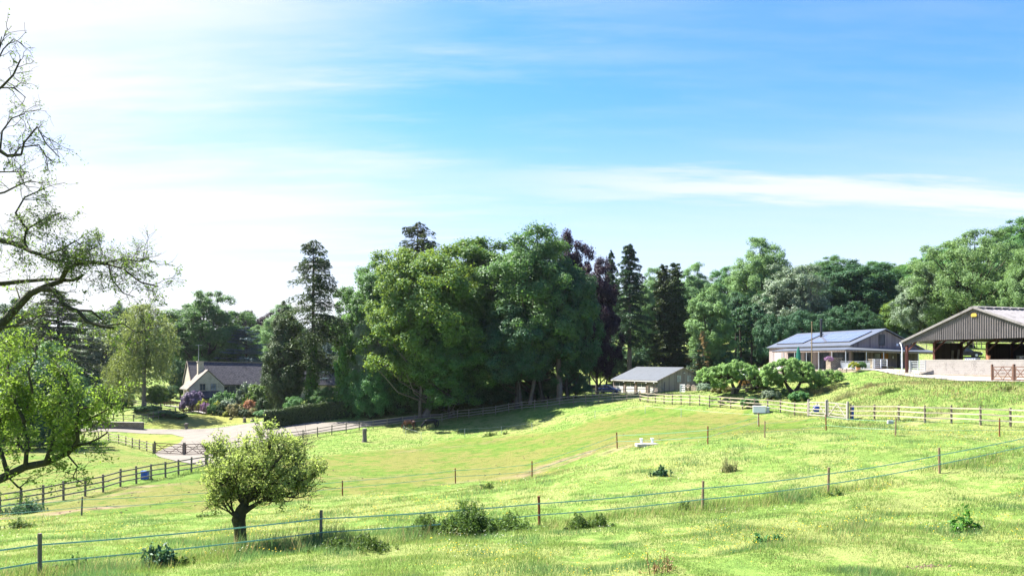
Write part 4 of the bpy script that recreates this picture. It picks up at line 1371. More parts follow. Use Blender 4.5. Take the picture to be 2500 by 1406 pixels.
for px, D, lab in ((1893, 96, 'pale upright stone slab half hidden behind the right apple tree'), (1906, 96, 'small tan boulder half hidden behind the right apple tree')):
    q = GD(px, D); mb = MB(); mb.lathe([(.42, -.2), (.45, .4), (.3, 1.0), (.1, 1.2)], q, 7); tag(mb.build('boulder', M['pale_stone' if px > 1900 else 'concrete']), lab, 'stone', 'stones under the apple trees')
# a-frame sign / tent behind apple trees
q = GD(1822, 112)
t = thing('garden_shelter', 'small pale tent-like shelter behind the left apple tree', 'shelter', q, R(10)); t.scale = (.6, .6, 1)
mb = MB(); mb.extrude([(-1.1, 0, .9), (0, 0, 2.3), (1.1, 0, .9)], (0, 2.0, 0)); mb.build('canvas', M['white_plastic'], t)
mb = MB(); mb.box(-1.0, 1.0, .1, 1.9, 0, .9); mb.build('base', M['oak'], t)
# shed far behind garage
q = GD(1683, 176)
t = thing('garden_shed', 'dark open garden shed among the trees behind the garage', 'shed', q, R(8))
mb = MB(); mb.box(-2.2, -2.0, 0, 2.5, -.2, 2.1); mb.box(2.0, 2.2, 0, 2.5, -.2, 2.1); mb.box(-2.0, 2.0, 2.3, 2.5, -.2, 2.1); mb.build('wall', M['brown_boards'], t)
mb = MB(); mb.extrude([(-2.5, -.4, 2.15), (2.5, -.4, 2.15), (2.5, 2.8, 2.4), (-2.5, 2.8, 2.4)], (0, 0, .12)); mb.build('roof', M['dark_zinc'], t)
for k, (dx, lab) in enumerate(((-.6, 'left white garden chair in front of the dark shed'), (.6, 'right white garden chair in front of the dark shed'))):
    t = thing('garden_chair', lab, 'chair', q + Vector((dx * 1.3, -1.5, g1(q.x + dx * 1.3, q.y - 1.5) - q.z)), R(-20 + 50 * k), 'white garden chairs by the shed')
    mb = MB(); mb.box(-.28, .28, -.25, .25, .4, .46); mb.build('seat', M['white_plastic'], t)
    mb = MB(); mb.extrude([(-.28, .22, .46), (.28, .22, .46), (.28, .34, 1.05), (-.28, .34, 1.05)], (0, .04, 0)); mb.build('backrest', M['white_plastic'], t)
    for sx in (-.24, .24):
        for sy in (-.2, .2):
            mb = MB(); mb.box(sx - .03, sx + .03, sy - .03, sy + .03, 0, .4); mb.build('leg', M['white_plastic'], t)
q = GD(1443, 152)
mb = MB(); mb.tube([q + Vector((-.9, 0, .4)), q + Vector((.9, .2, .4))], [.4, .36], 10); tag(mb.build('fallen_log', M['bark']), 'dark fallen log on the sunlit grass left of the garage trees', 'log')
q = G(2199, 1030)
mb = MB(); mb.box(-.18, .18, -.1, .1, .1, .32); o = mb.build('fence_energiser', M['grey_plastic'], bevel=.02); o.location = G(2187, 1062) + Vector((-.35, 0, .6)); tag(o, 'small grey box clipped to a thin stake of the electric fence', 'box')


# ------------------------------------------------------------------ horses
def horse(label, loc, rz, coat, head_turn=0.0):
    """grazing horse facing +x; one skinned surface for the body"""
    t = thing('horse', label, 'horse', loc, rz, 'grazing horses')
    V, E, Rr = [], [], []

    def add(p, r, par=None):
        V.append(p); Rr.append(r if isinstance(r, tuple) else (r, r))
        if par is not None: E.append((par, len(V) - 1))
        return len(V) - 1
    root = add((0, 0, 1.12), (.31, .34))
    loin = add((-.38, 0, 1.15), (.29, .31), root)
    rump = add((-.68, 0, 1.17), (.29, .30), loin)
    dock = add((-.93, 0, 1.10), (.16, .18), rump)
    ch = add((.38, 0, 1.10), (.30, .34), root)
    sh = add((.68, 0, 1.08), (.24, .29), ch)
    n1_ = add((.95, head_turn * .1, .92), (.14, .2), sh)
    n2_ = add((1.18, head_turn * .3, .66), (.10, .15), n1_)
    poll = add((1.34, head_turn * .5, .46), (.09, .12), n2_)
    fc = add((1.37, head_turn * .6, .28), (.085, .105), poll)
    mz = add((1.36, head_turn * .65, .08), (.06, .065), fc)
    for s in (-1, 1):                       # forelegs
        a = add((.60, s * .15, .80), .13, sh if False else ch)
        b = add((.62 + s * .05, s * .15, .50), .072, a)
        c = add((.60 + s * .07, s * .15, .25), .048, b)
        d = add((.62 + s * .07, s * .15, .09), .05, c)
        add((.67 + s * .07, s * .15, .02), .062, d)
    for s in (-1, 1):                       # hind legs: stifle forward, hock back
        a = add((-.66, s * .16, .86), .17, rump)
        b = add((-.60 - s * .04, s * .16, .66), .11, a)
        c = add((-.84 - s * .06, s * .16, .46), .06, b)
        d = add((-.80 - s * .06, s * .16, .24), .046, c)
        e = add((-.77 - s * .06, s * .16, .09), .05, d)
        add((-.71 - s * .06, s * .16, .02), .062, e)
    me = bpy.data.meshes.new('body')
    me.from_pydata(V, E, [])
    o = bpy.data.objects.new('body', me)
    COL.objects.link(o)
    sk = o.modifiers.new('skin', 'SKIN')
    for i, sv in enumerate(me.skin_vertices[0].data):
        sv.radius = Rr[i]
        sv.use_root = (i == 0)
    sk.use_smooth_shade = True
    ss = o.modifiers.new('sub', 'SUBSURF'); ss.levels = 2; ss.render_levels = 2
    dg = bpy.context.evaluated_depsgraph_get()
    me2 = bpy.data.meshes.new_from_object(o.evaluated_get(dg))
    bpy.data.objects.remove(o)
    me2.name = 'body'
    me2.materials.clear(); me2.materials.append(coat)
    for p in me2.polygons: p.use_smooth = True
    link_mesh('body', me2, t)
    ht = head_turn
    mb = MB(); mb.tube([(-.95, 0, 1.2), (-1.06, 0, 1.12), (-1.11, 0, .8), (-1.08, 0, .42), (-1.07, 0, .22)], [.05, .075, .085, .07, .01], 8); mb.build('tail', M['hair'], t, smooth=True)
    mb = MB(); mb.tube([(.5, 0, 1.43), (.86, ht * .1, 1.14), (1.15, ht * .3, .84), (1.37, ht * .5, .60), (1.42, ht * .55, .48)], [.03, .05, .05, .05, .02], 6); mb.build('mane', M['hair'], t, smooth=True)
    for s in (-1, 1):
        mb = MB(); mb.tube([(1.32, ht * .5 + s * .06, .55), (1.28, ht * .5 + s * .085, .64), (1.29, ht * .5 + s * .08, .70)], [.03, .035, .004], 6); mb.build('ear', coat, t, smooth=True)
        mb = MB(); mb.lathe([(.005, 0), (.02, .01), (.005, .03)], (1.43, ht * .6 + s * .085, .33), 6); mb.build('eye', M['hair'], t)


q = G(1000, 1049.5); horse('bay horse grazing with its head down in front of the shaded fence', q, R(180 - 33), M['bay_coat'], .1)
q = G(1052, 1047); horse('black horse grazing under the trees beside the bay horse', q, R(180 + 24), M['black_coat'], -.1)
HAZE = .00006
# ------------------------------------------------------------------ trees
def fib(n, r):
    k = np.arange(n) + .5
    z = 1 - 2 * k / n
    a = np.pi * (1 + 5 ** .5) * k + r.uniform(0, 6)
    s = np.sqrt(1 - z * z)
    return np.c_[s * np.cos(a), s * np.sin(a), z]


def clump_leaves(lobes, n, leaf, r, centre, sub=10, flat=.75, up=.5, aspect=.62, spray=.14):
    """leaves gathered in small clumps that sit on larger lobes"""
    L = np.asarray(lobes)
    cl = []
    for x, y, z, q in L:
        d = unit(r.normal(size=(sub, 3)))
        o = unit(np.array([[x, y, z]]) - centre)
        d = unit(d + o * .75 + np.array([[0, 0, .25]]))
        c = np.array([[x, y, z]]) + d * q * r.uniform(.45, .95, (sub, 1)) * np.array([[1, 1, flat]])
        cl.append(np.c_[c, np.full(sub, q) * r.uniform(.3, .55, sub), r.uniform(0, 1, sub)])
    cl = np.concatenate(cl)
    w = cl[:, 3] ** 2
    pick = r.choice(len(cl), n, p=w / w.sum())
    d = unit(r.normal(size=(n, 3)))
    rad = cl[pick, 3] * r.uniform(.25, 1, n) ** .45 * np.where(r.uniform(0, 1, n) < spray, r.uniform(1, 1.9, n), 1)
    C = cl[pick, :3] + d * rad[:, None] * np.array([[1, 1, .85]])
    Nn = d * .8 + unit(C - centre) * .5 + np.array([[0, 0, up]]) + r.normal(size=(n, 3)) * .55
    tint = np.clip(.55 * cl[pick, 4] + .45 * r.uniform(0, 1, n), 0, 1)
    V, Q = leaf_quads(C, Nn, leaf * r.uniform(.6, 1.35, n), r, aspect)
    return V, Q, np.repeat(tint, 4)


def merge(parts):
    Vs, Qs, Ts, b = [], [], [], 0
    for V, Q, T in parts:
        Vs.append(V); Qs.append(Q + b); Ts.append(T); b += len(V)
    return np.concatenate(Vs), np.concatenate(Qs), np.concatenate(Ts)


def broadleaf(seed, h=20, rx=6, ry=None, zb=3, n=22000, leaf=.42, lobes=90, lr=.2, trunk=.4, shape='dome', lean=0, gaps=.0, stems=1, limbs=.4, inner=.35):
    """trunk with limbs; crown of leafy billows on an uneven envelope, with a second shell of billows inside"""
    r = np.random.RandomState(seed)
    ry = ry or rx
    rz = (h - zb) / 2
    cz = zb + rz
    D = unit(fib(lobes, r) + r.normal(size=(lobes, 3)) * .14)
    D = D[D[:, 2] > -.93]
    k = len(D)
    ph = r.uniform(0, 6, 4)
    big = 1 + .16 * np.sin(D[:, 0] * 3.1 + ph[0]) * np.cos(D[:, 2] * 3.4 + ph[1]) + .09 * np.sin(D[:, 1] * 5 + ph[2]) + .07 * np.sin(D[:, 2] * 7 + ph[3])
    rad = r.uniform(.70, .93, k) * big
    up = np.clip(D[:, 2], 0, 1); dn = np.clip(-D[:, 2], 0, 1)
    hz = {'dome': 1 - .12 * up + .10 * dn, 'egg': 1 - .34 * up + .12 * dn, 'vase': 1 + .2 * up - .2 * dn}[shape]
    P = np.c_[D[:, 0] * rx * rad * hz, D[:, 1] * ry * rad * hz, cz + D[:, 2] * rz * rad]
    P[:, 0] += lean * (P[:, 2] / h)
    q = lr * (rx + ry + rz) / 3 * r.uniform(.6, 1.4, k)
    keep = r.uniform(size=k) > gaps
    P, q = P[keep], q[keep]
    cen = np.array([[lean * .5, 0, cz]])
    m = int(lobes * .55)
    Di = unit(fib(m, r) + r.normal(size=(m, 3)) * .2)
    I = np.c_[Di[:, 0] * rx, Di[:, 1] * ry, Di[:, 2] * rz] * r.uniform(.35, .66, (m, 1)) + cen
    L1 = clump_leaves(np.c_[P, q], int(n * (1 - inner)), leaf, r, cen, sub=12, flat=.9, spray=.22)
    L2 = clump_leaves(np.c_[I, np.full(m, q.mean() * 1.25)], int(n * inner), leaf * 1.25, r, cen, sub=8, flat=1.0)
    leaves = merge([L1, L2])
    mb = MB()
    for s in range(stems):
        a = r.uniform(0, 6.28)
        ox, oy = (0, 0) if stems == 1 else (trunk * 2.2 * math.cos(a), trunk * 2.2 * math.sin(a))
        sway = r.normal(size=2) * .03 * h
        top = zb + rz * 1.25
        tp = [(ox, oy, -.4), (ox, oy, .35), (ox + sway[0] * .3, oy + sway[1] * .3, zb * .6 + .4), (ox + sway[0] * .6 + lean * .3, oy + sway[1] * .6, zb + rz * .5), (sway[0] + lean * .6, sway[1], top)]
        mb.tube(tp, [trunk * 1.55, trunk * 1.05, trunk * .85, trunk * .55, trunk * .15], 9)
    for i in range(len(P)):
        if r.uniform() > limbs: continue
        e = P[i]
        z0 = max(zb * .75, min(e[2] - .2 * abs(e[0]) - .15 * h, zb + rz * .9)) * r.uniform(.8, 1)
        s = np.array([lean * z0 / h * .6, 0, z0])
        mid = s * .45 + e * .55 + np.array([0, 0, -.06 * h * r.uniform(.2, 1)])
        mb.tube([tuple(s), tuple(mid), tuple(e)], [trunk * .34, trunk * .2, trunk * .05], 5, cap=False)
    return leaves, mb


def conifer(seed, h=24, rad=4.5, bare=.12, n=9000, leaf=.55, droop=.35, sparse=.0, power=.75, trunk=.32, whorl=.55, top=.0, aspect=.3, hang=.7):
    r = np.random.RandomState(seed)
    Cs, Ns, Us, S = [], [], [], []
    mb = MB()
    sw = r.normal(size=2) * .012 * h
    ax = lambda z: np.array([sw[0] * math.sin(z / h * 3), sw[1] * math.sin(z / h * 2.3), z])
    mb.tube([tuple(ax(z)) for z in np.linspace(-.3, h * .985, 9)], list(np.linspace(trunk * 1.25, .03, 9)), 8)
    z = bare * h
    br = []
    while z < h * .985:
        f = (z / h - bare) / (1 - bare)
        k = r.randint(4, 8)
        for _ in range(k):
            if r.uniform() < sparse: continue
            a = r.uniform(0, 6.283)
            ln = (rad * (1 - f) ** power + .25) * r.uniform(.5, 1.12)
            if f < .12: ln *= .55 + f * 3.7
            br.append((z + r.uniform(-.2, .2), a, ln, f))
        z += whorl * r.uniform(.7, 1.3) * (1 - .45 * f) * h / 24
    tot = sum(b[2] for b in br)
    for z, a, ln, f in br:
        d = np.array([math.cos(a), math.sin(a), 0])
        rise = .35 * f
        m = max(6, int(n * ln / tot))
        t = r.uniform(.12, 1, m) ** .8
        p = ax(z)[None] + d[None] * (t * ln)[:, None]
        p[:, 2] += ln * (rise * t - droop * t * t) + .12 * ln * np.maximum(0, t - .75)
        side = np.array([-d[1], d[0], 0])
        p += side[None] * (r.normal(size=m) * .17 * ln * (1.1 - .6 * t))[:, None]
        p[:, 2] -= np.abs(r.normal(size=m)) * hang * (.18 + .05 * ln)
        Cs.append(p)
        Ns.append(np.array([[0, 0, .8]]) + r.normal(size=(m, 3)) * .6)
        Us.append(d[None] * .6 + side[None] * r.normal(size=(m, 1)) * .7 + np.array([[0, 0, -hang]]) * r.uniform(.1, 1, (m, 1)))
        if ln > .8:
            e = ax(z) + d * ln * .85; e[2] += ln * (rise * .85 - droop * .72)
            mid = ax(z) + d * ln * .45; mid[2] += ln * (rise * .45 - droop * .2)
            mb.tube([tuple(ax(z)), tuple(mid), tuple(e)], [.05 + .012 * ln, .035, .012], 4, cap=False)
    C = np.concatenate(Cs); Nn = np.concatenate(Ns); U = np.concatenate(Us)
    V, Q = leaf_quads(C, Nn, leaf * r.uniform(.6, 1.3, len(C)), r, aspect, U)
    return (V, Q, np.repeat(r.uniform(0, 1, len(C)), 4)), mb


def weeping(seed, h=16, rad=5, n=16000, leaf=.3, strands=260, trunk=.3):
    r = np.random.RandomState(seed)
    Cs, Us = [], []
    mb = MB()
    mb.tube([(0, 0, -.3), (.05, 0, .3), (.1, 0, h * .4), (-.1, 0, h * .75), (0, 0, h * .97)], [trunk * 1.4, trunk, trunk * .8, trunk * .4, .03], 9)
    per = n // strands
    for i in range(strands):
        z0 = h * r.uniform(.38, 1.0)
        f = z0 / h
        a = r.uniform(0, 6.283)
        ln = rad * (.25 + 1.0 * math.sin(math.pi * min(1, (1.02 - f) * 1.35 + .06)) ** .8) * r.uniform(.35, 1.0)
        d = np.array([math.cos(a), math.sin(a)])
        b0 = z0 - ln * .25
        drop = r.uniform(.15, .42) * h * (1.1 - .35 * f)
        drop = min(drop, z0 - h * .1)
        t = r.uniform(0, 1, per)
        out = ln * np.minimum(1, t * 2.2) ** .8 * (1 + .06 * np.sin(t * 9 + i))
        zz = z0 + .12 * ln * np.sin(np.minimum(1, t * 2.2) * 3.14) - drop * np.clip((t - .3) / .7, 0, 1) ** 1.2
        p = np.c_[d[0] * out, d[1] * out, zz] + r.normal(size=(per, 3)) * .13
        Cs.append(p)
        Us.append(np.c_[r.normal(size=(per, 2)) * .5, -np.ones(per)])
        if i % 6 == 0:
            mb.tube([(0, 0, b0), (d[0] * ln * .6, d[1] * ln * .6, z0 + .05 * ln), (d[0] * ln, d[1] * ln, z0 - .1 * drop)], [.07, .04, .01], 4, cap=False)
    C = np.concatenate(Cs); U = np.concatenate(Us)
    V, Q = leaf_quads(C, r.normal(size=C.shape) + np.c_[C[:, :2] / rad, np.full(len(C), .3)], leaf * r.uniform(.6, 1.4, len(C)), r, .42, U)
    return (V, Q, np.repeat(np.clip(r.uniform(0, 1, len(C)), 0, 1), 4)), mb


PROTO = {}


def proto(key, fn, mat_leaf, mat_bark, dims):
    (V, Q, T), mb = fn
    me = raw_mesh(key + '_crown', V, Q, mat_leaf, {'tint': T})
    tm = bpy.data.meshes.new(key + '_trunk')
    tm.from_pydata(mb.v, [], mb.f); tm.update(); tm.materials.append(mat_bark)
    for p in tm.polygons: p.use_smooth = True
    z = V[:, 2]
    lo, hi = np.percentile(V[:, 0], [1, 99])
    PROTO[key] = (me, tm, hi - lo, np.percentile(z, 99.7), (hi + lo) / 2)
    return key


def plant(name, label, cat, key, px, D, ytop, wpx, group=None, rz=None, ybase=None, trunk_name='trunk', crown_name='crown', sink=0.0):
    """stand one tree or shrub on the ground so that it has the size it has in the photo"""
    me, tm, pw, ph, cx = PROTO[key]
    b = GD(px, D)
    zt = H + (CY - ytop) / F * D
    hh = max(.4, zt - b.z + sink)
    ww = wpx * D / F
    t = thing(name, label, cat, (b.x, b.y, b.z - sink), rz if rz is not None else random.uniform(0, 6.28), group)
    s = ww / pw
    t.scale = (s, s, hh / ph)
    link_mesh(crown_name, me, t)
    if tm and len(tm.vertices):
        link_mesh(trunk_name, tm, t)
    return t


# prototypes ---------------------------------------------------------
proto('sycA', broadleaf(1, 25, 8, zb=1.6, n=91140, leaf=0.309, lobes=150, lr=.155, trunk=.45, shape='dome', gaps=.04), M['sycamore_yellow'], M['pale_bark'], 0)
proto('sycB', broadleaf(2, 26, 8.5, zb=1.8, n=95480, leaf=0.309, lobes=160, lr=.15, trunk=.5, shape='dome', gaps=.04), M['lime'], M['bark'], 0)
proto('sycC', broadleaf(3, 24, 6.5, zb=1.6, n=73780, leaf=0.309, lobes=120, lr=.16, trunk=.4, shape='egg', gaps=.06), M['sycamore'], M['bark'], 0)
proto('sycD', broadleaf(4, 20, 7.5, zb=1.2, n=78120, leaf=0.282, lobes=130, lr=.155, trunk=.5, shape='dome', gaps=.08), M['lime'], M['bark'], 0)
proto('dark', broadleaf(5, 20, 6.5, zb=1.6, n=69440, leaf=0.296, lobes=110, lr=.16, trunk=.4, shape='dome'), M['deep_green'], M['bark'], 0)
proto('darkB', broadleaf(6, 20, 6, zb=3.5, n=60759, leaf=0.296, lobes=100, lr=.17, trunk=.36, shape='egg'), M['deep_green'], M['bark'], 0)
proto('ashA', broadleaf(7, 24, 7.5, zb=1.5, n=86800, leaf=0.282, lobes=150, lr=.15, trunk=.42, shape='dome', gaps=.08), M['ash'], M['bark'], 0)
proto('ashB', broadleaf(8, 20, 5, zb=1.2, n=65099, leaf=0.269, lobes=110, lr=.165, trunk=.35, shape='egg', gaps=.06), M['ash'], M['bark'], 0)
proto('greyA', broadleaf(9, 18, 6, zb=1.0, n=69440, leaf=0.255, lobes=120, lr=.155, trunk=.35, shape='dome', gaps=.08), M['grey_green'], M['bark'], 0)
proto('copperA', broadleaf(10, 22, 6.5, zb=1.2, n=73780, leaf=0.282, lobes=120, lr=.15, trunk=.45, shape='egg', gaps=.05), M['copper'], M['bark'], 0)
proto('openA', broadleaf(12, 22, 9.5, zb=2.2, n=78120, leaf=0.242, lobes=170, lr=.12, trunk=.55, shape='dome', gaps=.18, limbs=.7, inner=.25), M['ash'], M['mossy_bark'], 0)
proto('limeS', broadleaf(13, 9, 3, zb=1.2, n=30379, leaf=0.202, lobes=60, lr=.2, trunk=.14, shape='egg'), M['sycamore_yellow'], M['bark'], 0)
proto('hazel', broadleaf(14, 8, 4.5, zb=.0, n=39060, leaf=0.202, lobes=70, lr=.2, trunk=.14, stems=3), M['lime'], M['bark'], 0)
proto('elder', broadleaf(15, 8, 4.5, zb=.0, n=39060, leaf=0.202, lobes=70, lr=.2, trunk=.14, stems=3), M['deep_green'], M['bark'], 0)
proto('spruceA', conifer(21, 26, 4.6, bare=.26, n=13000, leaf=.42, droop=.45, sparse=.33, power=.5, whorl=.62, hang=1.5), M['yew'], M['bark'], 0)
proto('spruceB', conifer(22, 26, 4.0, bare=.05, n=18000, leaf=.48, droop=.45, sparse=.1, power=.7, whorl=.6, hang=1.0), M['spruce'], M['bark'], 0)
proto('spruceC', conifer(23, 27, 3.8, bare=.3, n=16500, leaf=.48, droop=.4, sparse=.12, power=.6, whorl=.6, hang=1.0), M['spruce'], M['pale_bark'], 0)
proto('yewA', broadleaf(24, 16, 4.0, zb=.4, n=65099, leaf=0.242, lobes=110, lr=.17, trunk=.35, shape='egg', gaps=.06), M['yew'], M['bark'], 0)
proto('cypress', conifer(25, 20, 3.2, bare=.02, n=16000, leaf=.5, droop=.1, sparse=0, power=.55, whorl=.4, hang=.6), M['yew'], M['bark'], 0)
proto('cedarA', conifer(26, 16, 7, bare=.12, n=12000, leaf=.5, droop=.12, sparse=.25, power=.7, whorl=.8, hang=.25), M['cedar'], M['bark'], 0)
proto('cedarB', conifer(27, 22, 8.0, bare=.1, n=14000, leaf=.55, droop=.3, sparse=.2, power=.6, whorl=.7, hang=.6), M['yew'], M['bark'], 0)
proto('youngspruce', conifer(28, 6, 2, bare=.02, n=4000, leaf=.3, droop=.2, sparse=0, power=.8, whorl=1.3, hang=.4, trunk=.1), M['spruce'], M['bark'], 0)
proto('dyingspruce', conifer(29, 8, 2, bare=.15, n=1500, leaf=.34, droop=.25, sparse=.25, power=.8, whorl=1.2, hang=.5, trunk=.12), M['dying'], M['pale_bark'], 0)
proto('birchA', weeping(31, 16, 4.2, n=20000, strands=330), M['birch'], M['pale_bark'], 0)
proto('willow', weeping(32, 9, 4.5, n=13000, strands=200, trunk=.25), M['birch'], M['bark'], 0)
proto('bare', broadleaf(33, 16, 3.2, zb=4, n=2604, leaf=0.202, lobes=60, lr=.2, trunk=.2, shape='egg', limbs=1), M['grey_green'], M['pale_bark'], 0)


def shrubproto(key, seed, mat, n=5000, leaf=.13, rx=1.0, rz=1.0, lobes=26, lr=.36):
    r = np.random.RandomState(seed)
    D = fib(lobes, r); D = D[D[:, 2] > -.35]
    rad = r.uniform(.6, .85, len(D))
    P = np.c_[D[:, 0] * rx * rad, D[:, 1] * rx * rad, .38 * rz + D[:, 2] * rz * .62 * rad]
    P[:, 2] = np.maximum(P[:, 2], .12)
    lob = np.c_[P, lr * r.uniform(.7, 1.2, len(P))]
    L = clump_leaves(lob, n, leaf, r, np.array([[0, 0, .35]]), sub=8)
    V = L[0].copy(); V[:, 2] = np.maximum(V[:, 2], -.03)
    mb = MB()
    for k in range(7):
        a = r.uniform(0, 6.28); q = P[r.randint(len(P))]
        mb.tube([(.1 * math.cos(a), .1 * math.sin(a), -.1), (q[0] * .4, q[1] * .4, q[2] * .5), tuple(q)], [.045, .03, .008], 5, cap=False)
    proto(key, ((V, L[1], L[2]), mb), mat, M['bark'], 0)


for k, (key, mn, nn, lf) in enumerate([('sh_dome', 'box_green', 9000, .10), ('sh_green', 'lime', 5000, .15), ('sh_dark', 'hedge', 6000, .12), ('sh_purple', 'purple_shrub', 5000, .14),
                                       ('sh_orange', 'orange_shrub', 4500, .14), ('sh_yellow', 'yellow_shrub', 4500, .14), ('sh_pink', 'pink_shrub', 5000, .14), ('sh_grey', 'grey_green', 5000, .14), ('sh_heather', 'heather', 3000, .12)]):
    shrubproto(key, 50 + k, M[mn], nn, lf, lobes=40 if key == 'sh_dome' else 24, lr=.3 if key == 'sh_dome' else .36)


def T(label, key, px, D, yt, w, group='woodland trees', cat='tree', name='tree', rz=None, sink=0):
    return plant(name, label, cat, key, px, D, yt, w, group, rz, sink=sink)


# ---- central clump
CG = 'trees of the central clump'
T('yellow-green sycamore with pale trunk, front left of the central clump', 'sycA', 1040, 120, 604, 280, CG, rz=.4)
T('big lime-green sycamore, tallest of the central clump and just right of its middle', 'sycB', 1300, 124, 562, 300, CG, rz=1.2)
T('mid-green sycamore between the yellow-green one and the tallest one of the central clump', 'sycC', 1165, 131, 584, 275, CG, rz=2.2)
T('open-crowned green sycamore at the left end of the central clump', 'sycD', 918, 134, 640, 205, CG, rz=3.3)
T('silvery grey-green willow low at the left foot of the central clump', 'greyA', 925, 124, 762, 115, CG, rz=.7)
T('dark green tree at the right edge of the central clump, next to the purple beech', 'dark', 1385, 122, 640, 150, CG, rz=2.0)
T('dark low tree in the middle of the central clump above the two horses', 'sycC', 1100, 119, 760, 190, CG, rz=5.0)
T('teal-green low tree right of centre in the central clump, above the fence', 'darkB', 1262, 119, 735, 190, CG, rz=4.2)
T('purple-topped copper beech showing behind the tallest sycamore', 'copperA', 1388, 140, 574, 130, CG, name='copper_beech', rz=.5)
T('dark purple beech standing between the central clump and the bare-trunked spruce', 'copperA', 1458, 131, 634, 112, CG, name='copper_beech', rz=2.9)
T('spruce whose pointed top rises behind the yellow-green sycamore', 'spruceA', 1020, 148, 549, 165, CG, name='spruce_tree')
T('slender spruce top beside the purple beech', 'spruceB', 1488, 172, 618, 62, CG, name='spruce_tree')
T('tall dark spruce with a long bare trunk behind the garage', 'spruceC', 1536, 164, 600, 98, CG, name='spruce_tree', rz=1)
for px, D, yt, w, key, lab in [(905, 120, 900, 110, 'hazel', 'pale hazel bush behind the left end of the shaded fence'), (985, 123, 925, 120, 'hazel', 'green hazel bush behind the hedge and the bay horse'),
                               (1080, 125, 930, 130, 'elder', 'dark elder bush under the trees behind the black horse'), (1170, 125, 925, 130, 'elder', 'dark bush under the trees in the middle of the shaded fence'),
                               (1255, 126, 920, 110, 'elder', 'dark bush under the teal-green tree'), (1335, 126, 915, 110, 'elder', 'dark bush between the leaning trunks on the right of the clump'),
                               (1405, 124, 895, 75, 'elder', 'dark ivy bush ending the central clump on the right')]:
    T(lab, key, px, D, yt, w, 'undergrowth bushes', 'bush', 'bush')


def bare_trunk(label, pts, r0, r1, mat='pale_bark'):
    mb = MB(); mb.tube(pts, list(np.linspace(r0, r1, len(pts))), 9)
    b = pts[0]
    t = thing('tree', label, 'tree', b, group=CG)
    mb.build('trunk', M[mat], t, world=True, smooth=True)
    c = np.array(pts[-1])
    r = np.random.RandomState(int(abs(b[0] * 100)))
    lob = np.c_[c[None] + r.normal(size=(14, 3)) * np.array([[1.8, 1.6, 1.5]]), np.full(14, 1.1)]
    V, Q, TT = clump_leaves(lob, 2500, .42, r, c[None])
    o = link_mesh('crown', raw_mesh('crown', V - np.array([[b[0], b[1], b[2]]]), Q, M['deep_green'], {'tint': TT}), t)


for lab, base, D, seq in [('pale straight trunk rising from the hedge behind the bay horse', 1025, 119.5, [(1025, 1012), (1026, 980), (1030, 930), (1033, 870)]),
                          ('thick pale-footed trunk behind the fence right of the black horse', 1102, 121, [(1104, 1008), (1098, 970), (1096, 920), (1090, 860)]),
                          ('leaning grey trunk on the right of the central clump', 1294, 120, [(1293, 985), (1302, 940), (1310, 890), (1312, 840)]),
                          ('slim grey trunk left of the leaning one', 1270, 121, [(1272, 992), (1267, 950), (1264, 900), (1262, 860)]),
                          ('slim trunk leaning left, right of the leaning one', 1326, 121, [(1326, 985), (1319, 945), (1314, 900), (1312, 860)]),
                          ('thick pale trunk near the right end of the shaded fence', 1366, 120, [(1366, 982), (1366, 940), (1364, 890), (1362, 840)])]:
    b = GD(seq[0][0], D)
    pts = [tuple(b - Vector((0, 0, .3)))] + [tuple(W(a, y, D)) for a, y in seq[1:]]
    k = .5 if 'thick' in lab else .3
    bare_trunk(lab, pts, k, k * .6, 'pale_bark' if 'pale' in lab or 'grey' in lab else 'bark')

# ---- conifers and ivy left of the clump
T('tall sparse spruce right of the stone house, ivy on its lower trunk', 'spruceA', 765, 126, 592, 140, 'conifers by the stone house', name='spruce_tree', rz=.3)
T('dark leaning yew against the left side of the tall sparse spruce', 'yewA', 698, 128, 745, 104, 'conifers by the stone house', name='yew_tree', rz=1.0)
T('lower dark yew hanging over the stone house roof', 'yewA', 682, 133, 805, 66, 'conifers by the stone house', name='yew_tree', rz=2.0)


def ivy_column(label, pts, rad, n, leaf=.26, seed=3, group=None):
    r = np.random.RandomState(seed)
    pts = np.array(pts)
    b = pts[0].copy()
    t = thing('ivy_clad_trunk', label, 'tree', tuple(b), group=group)
    seg = r.randint(0, len(pts) - 1, n)
    f = r.uniform(0, 1, n)
    c = pts[seg] * (1 - f[:, None]) + pts[seg + 1] * f[:, None]
    rd = np.interp(seg + f, np.arange(len(pts)), rad)
    a = r.uniform(0, 6.283, n)
    bump = 1 + .3 * np.sin(a * 3 + c[:, 2] * 1.3) * np.sin(c[:, 2] * 2.1 + a)
    d = np.c_[np.cos(a), np.sin(a), r.normal(size=n) * .3]
    C = c + d * (rd * bump * r.uniform(.6, 1.1, n))[:, None]
    V, Q = leaf_quads(C - b, d + r.normal(size=(n, 3)) * .5 + np.array([[0, 0, .3]]), leaf * r.uniform(.6, 1.3, n), r, .8)
    link_mesh('ivy', raw_mesh('ivy', V, Q, M['ivy'], {'tint': np.repeat(r.uniform(0, 1, n), 4)}), t)
    mb = MB(); mb.tube([tuple(p - b) for p in pts], [max(.05, q * .55) for q in rad], 8); mb.build('trunk', M['bark'], t)


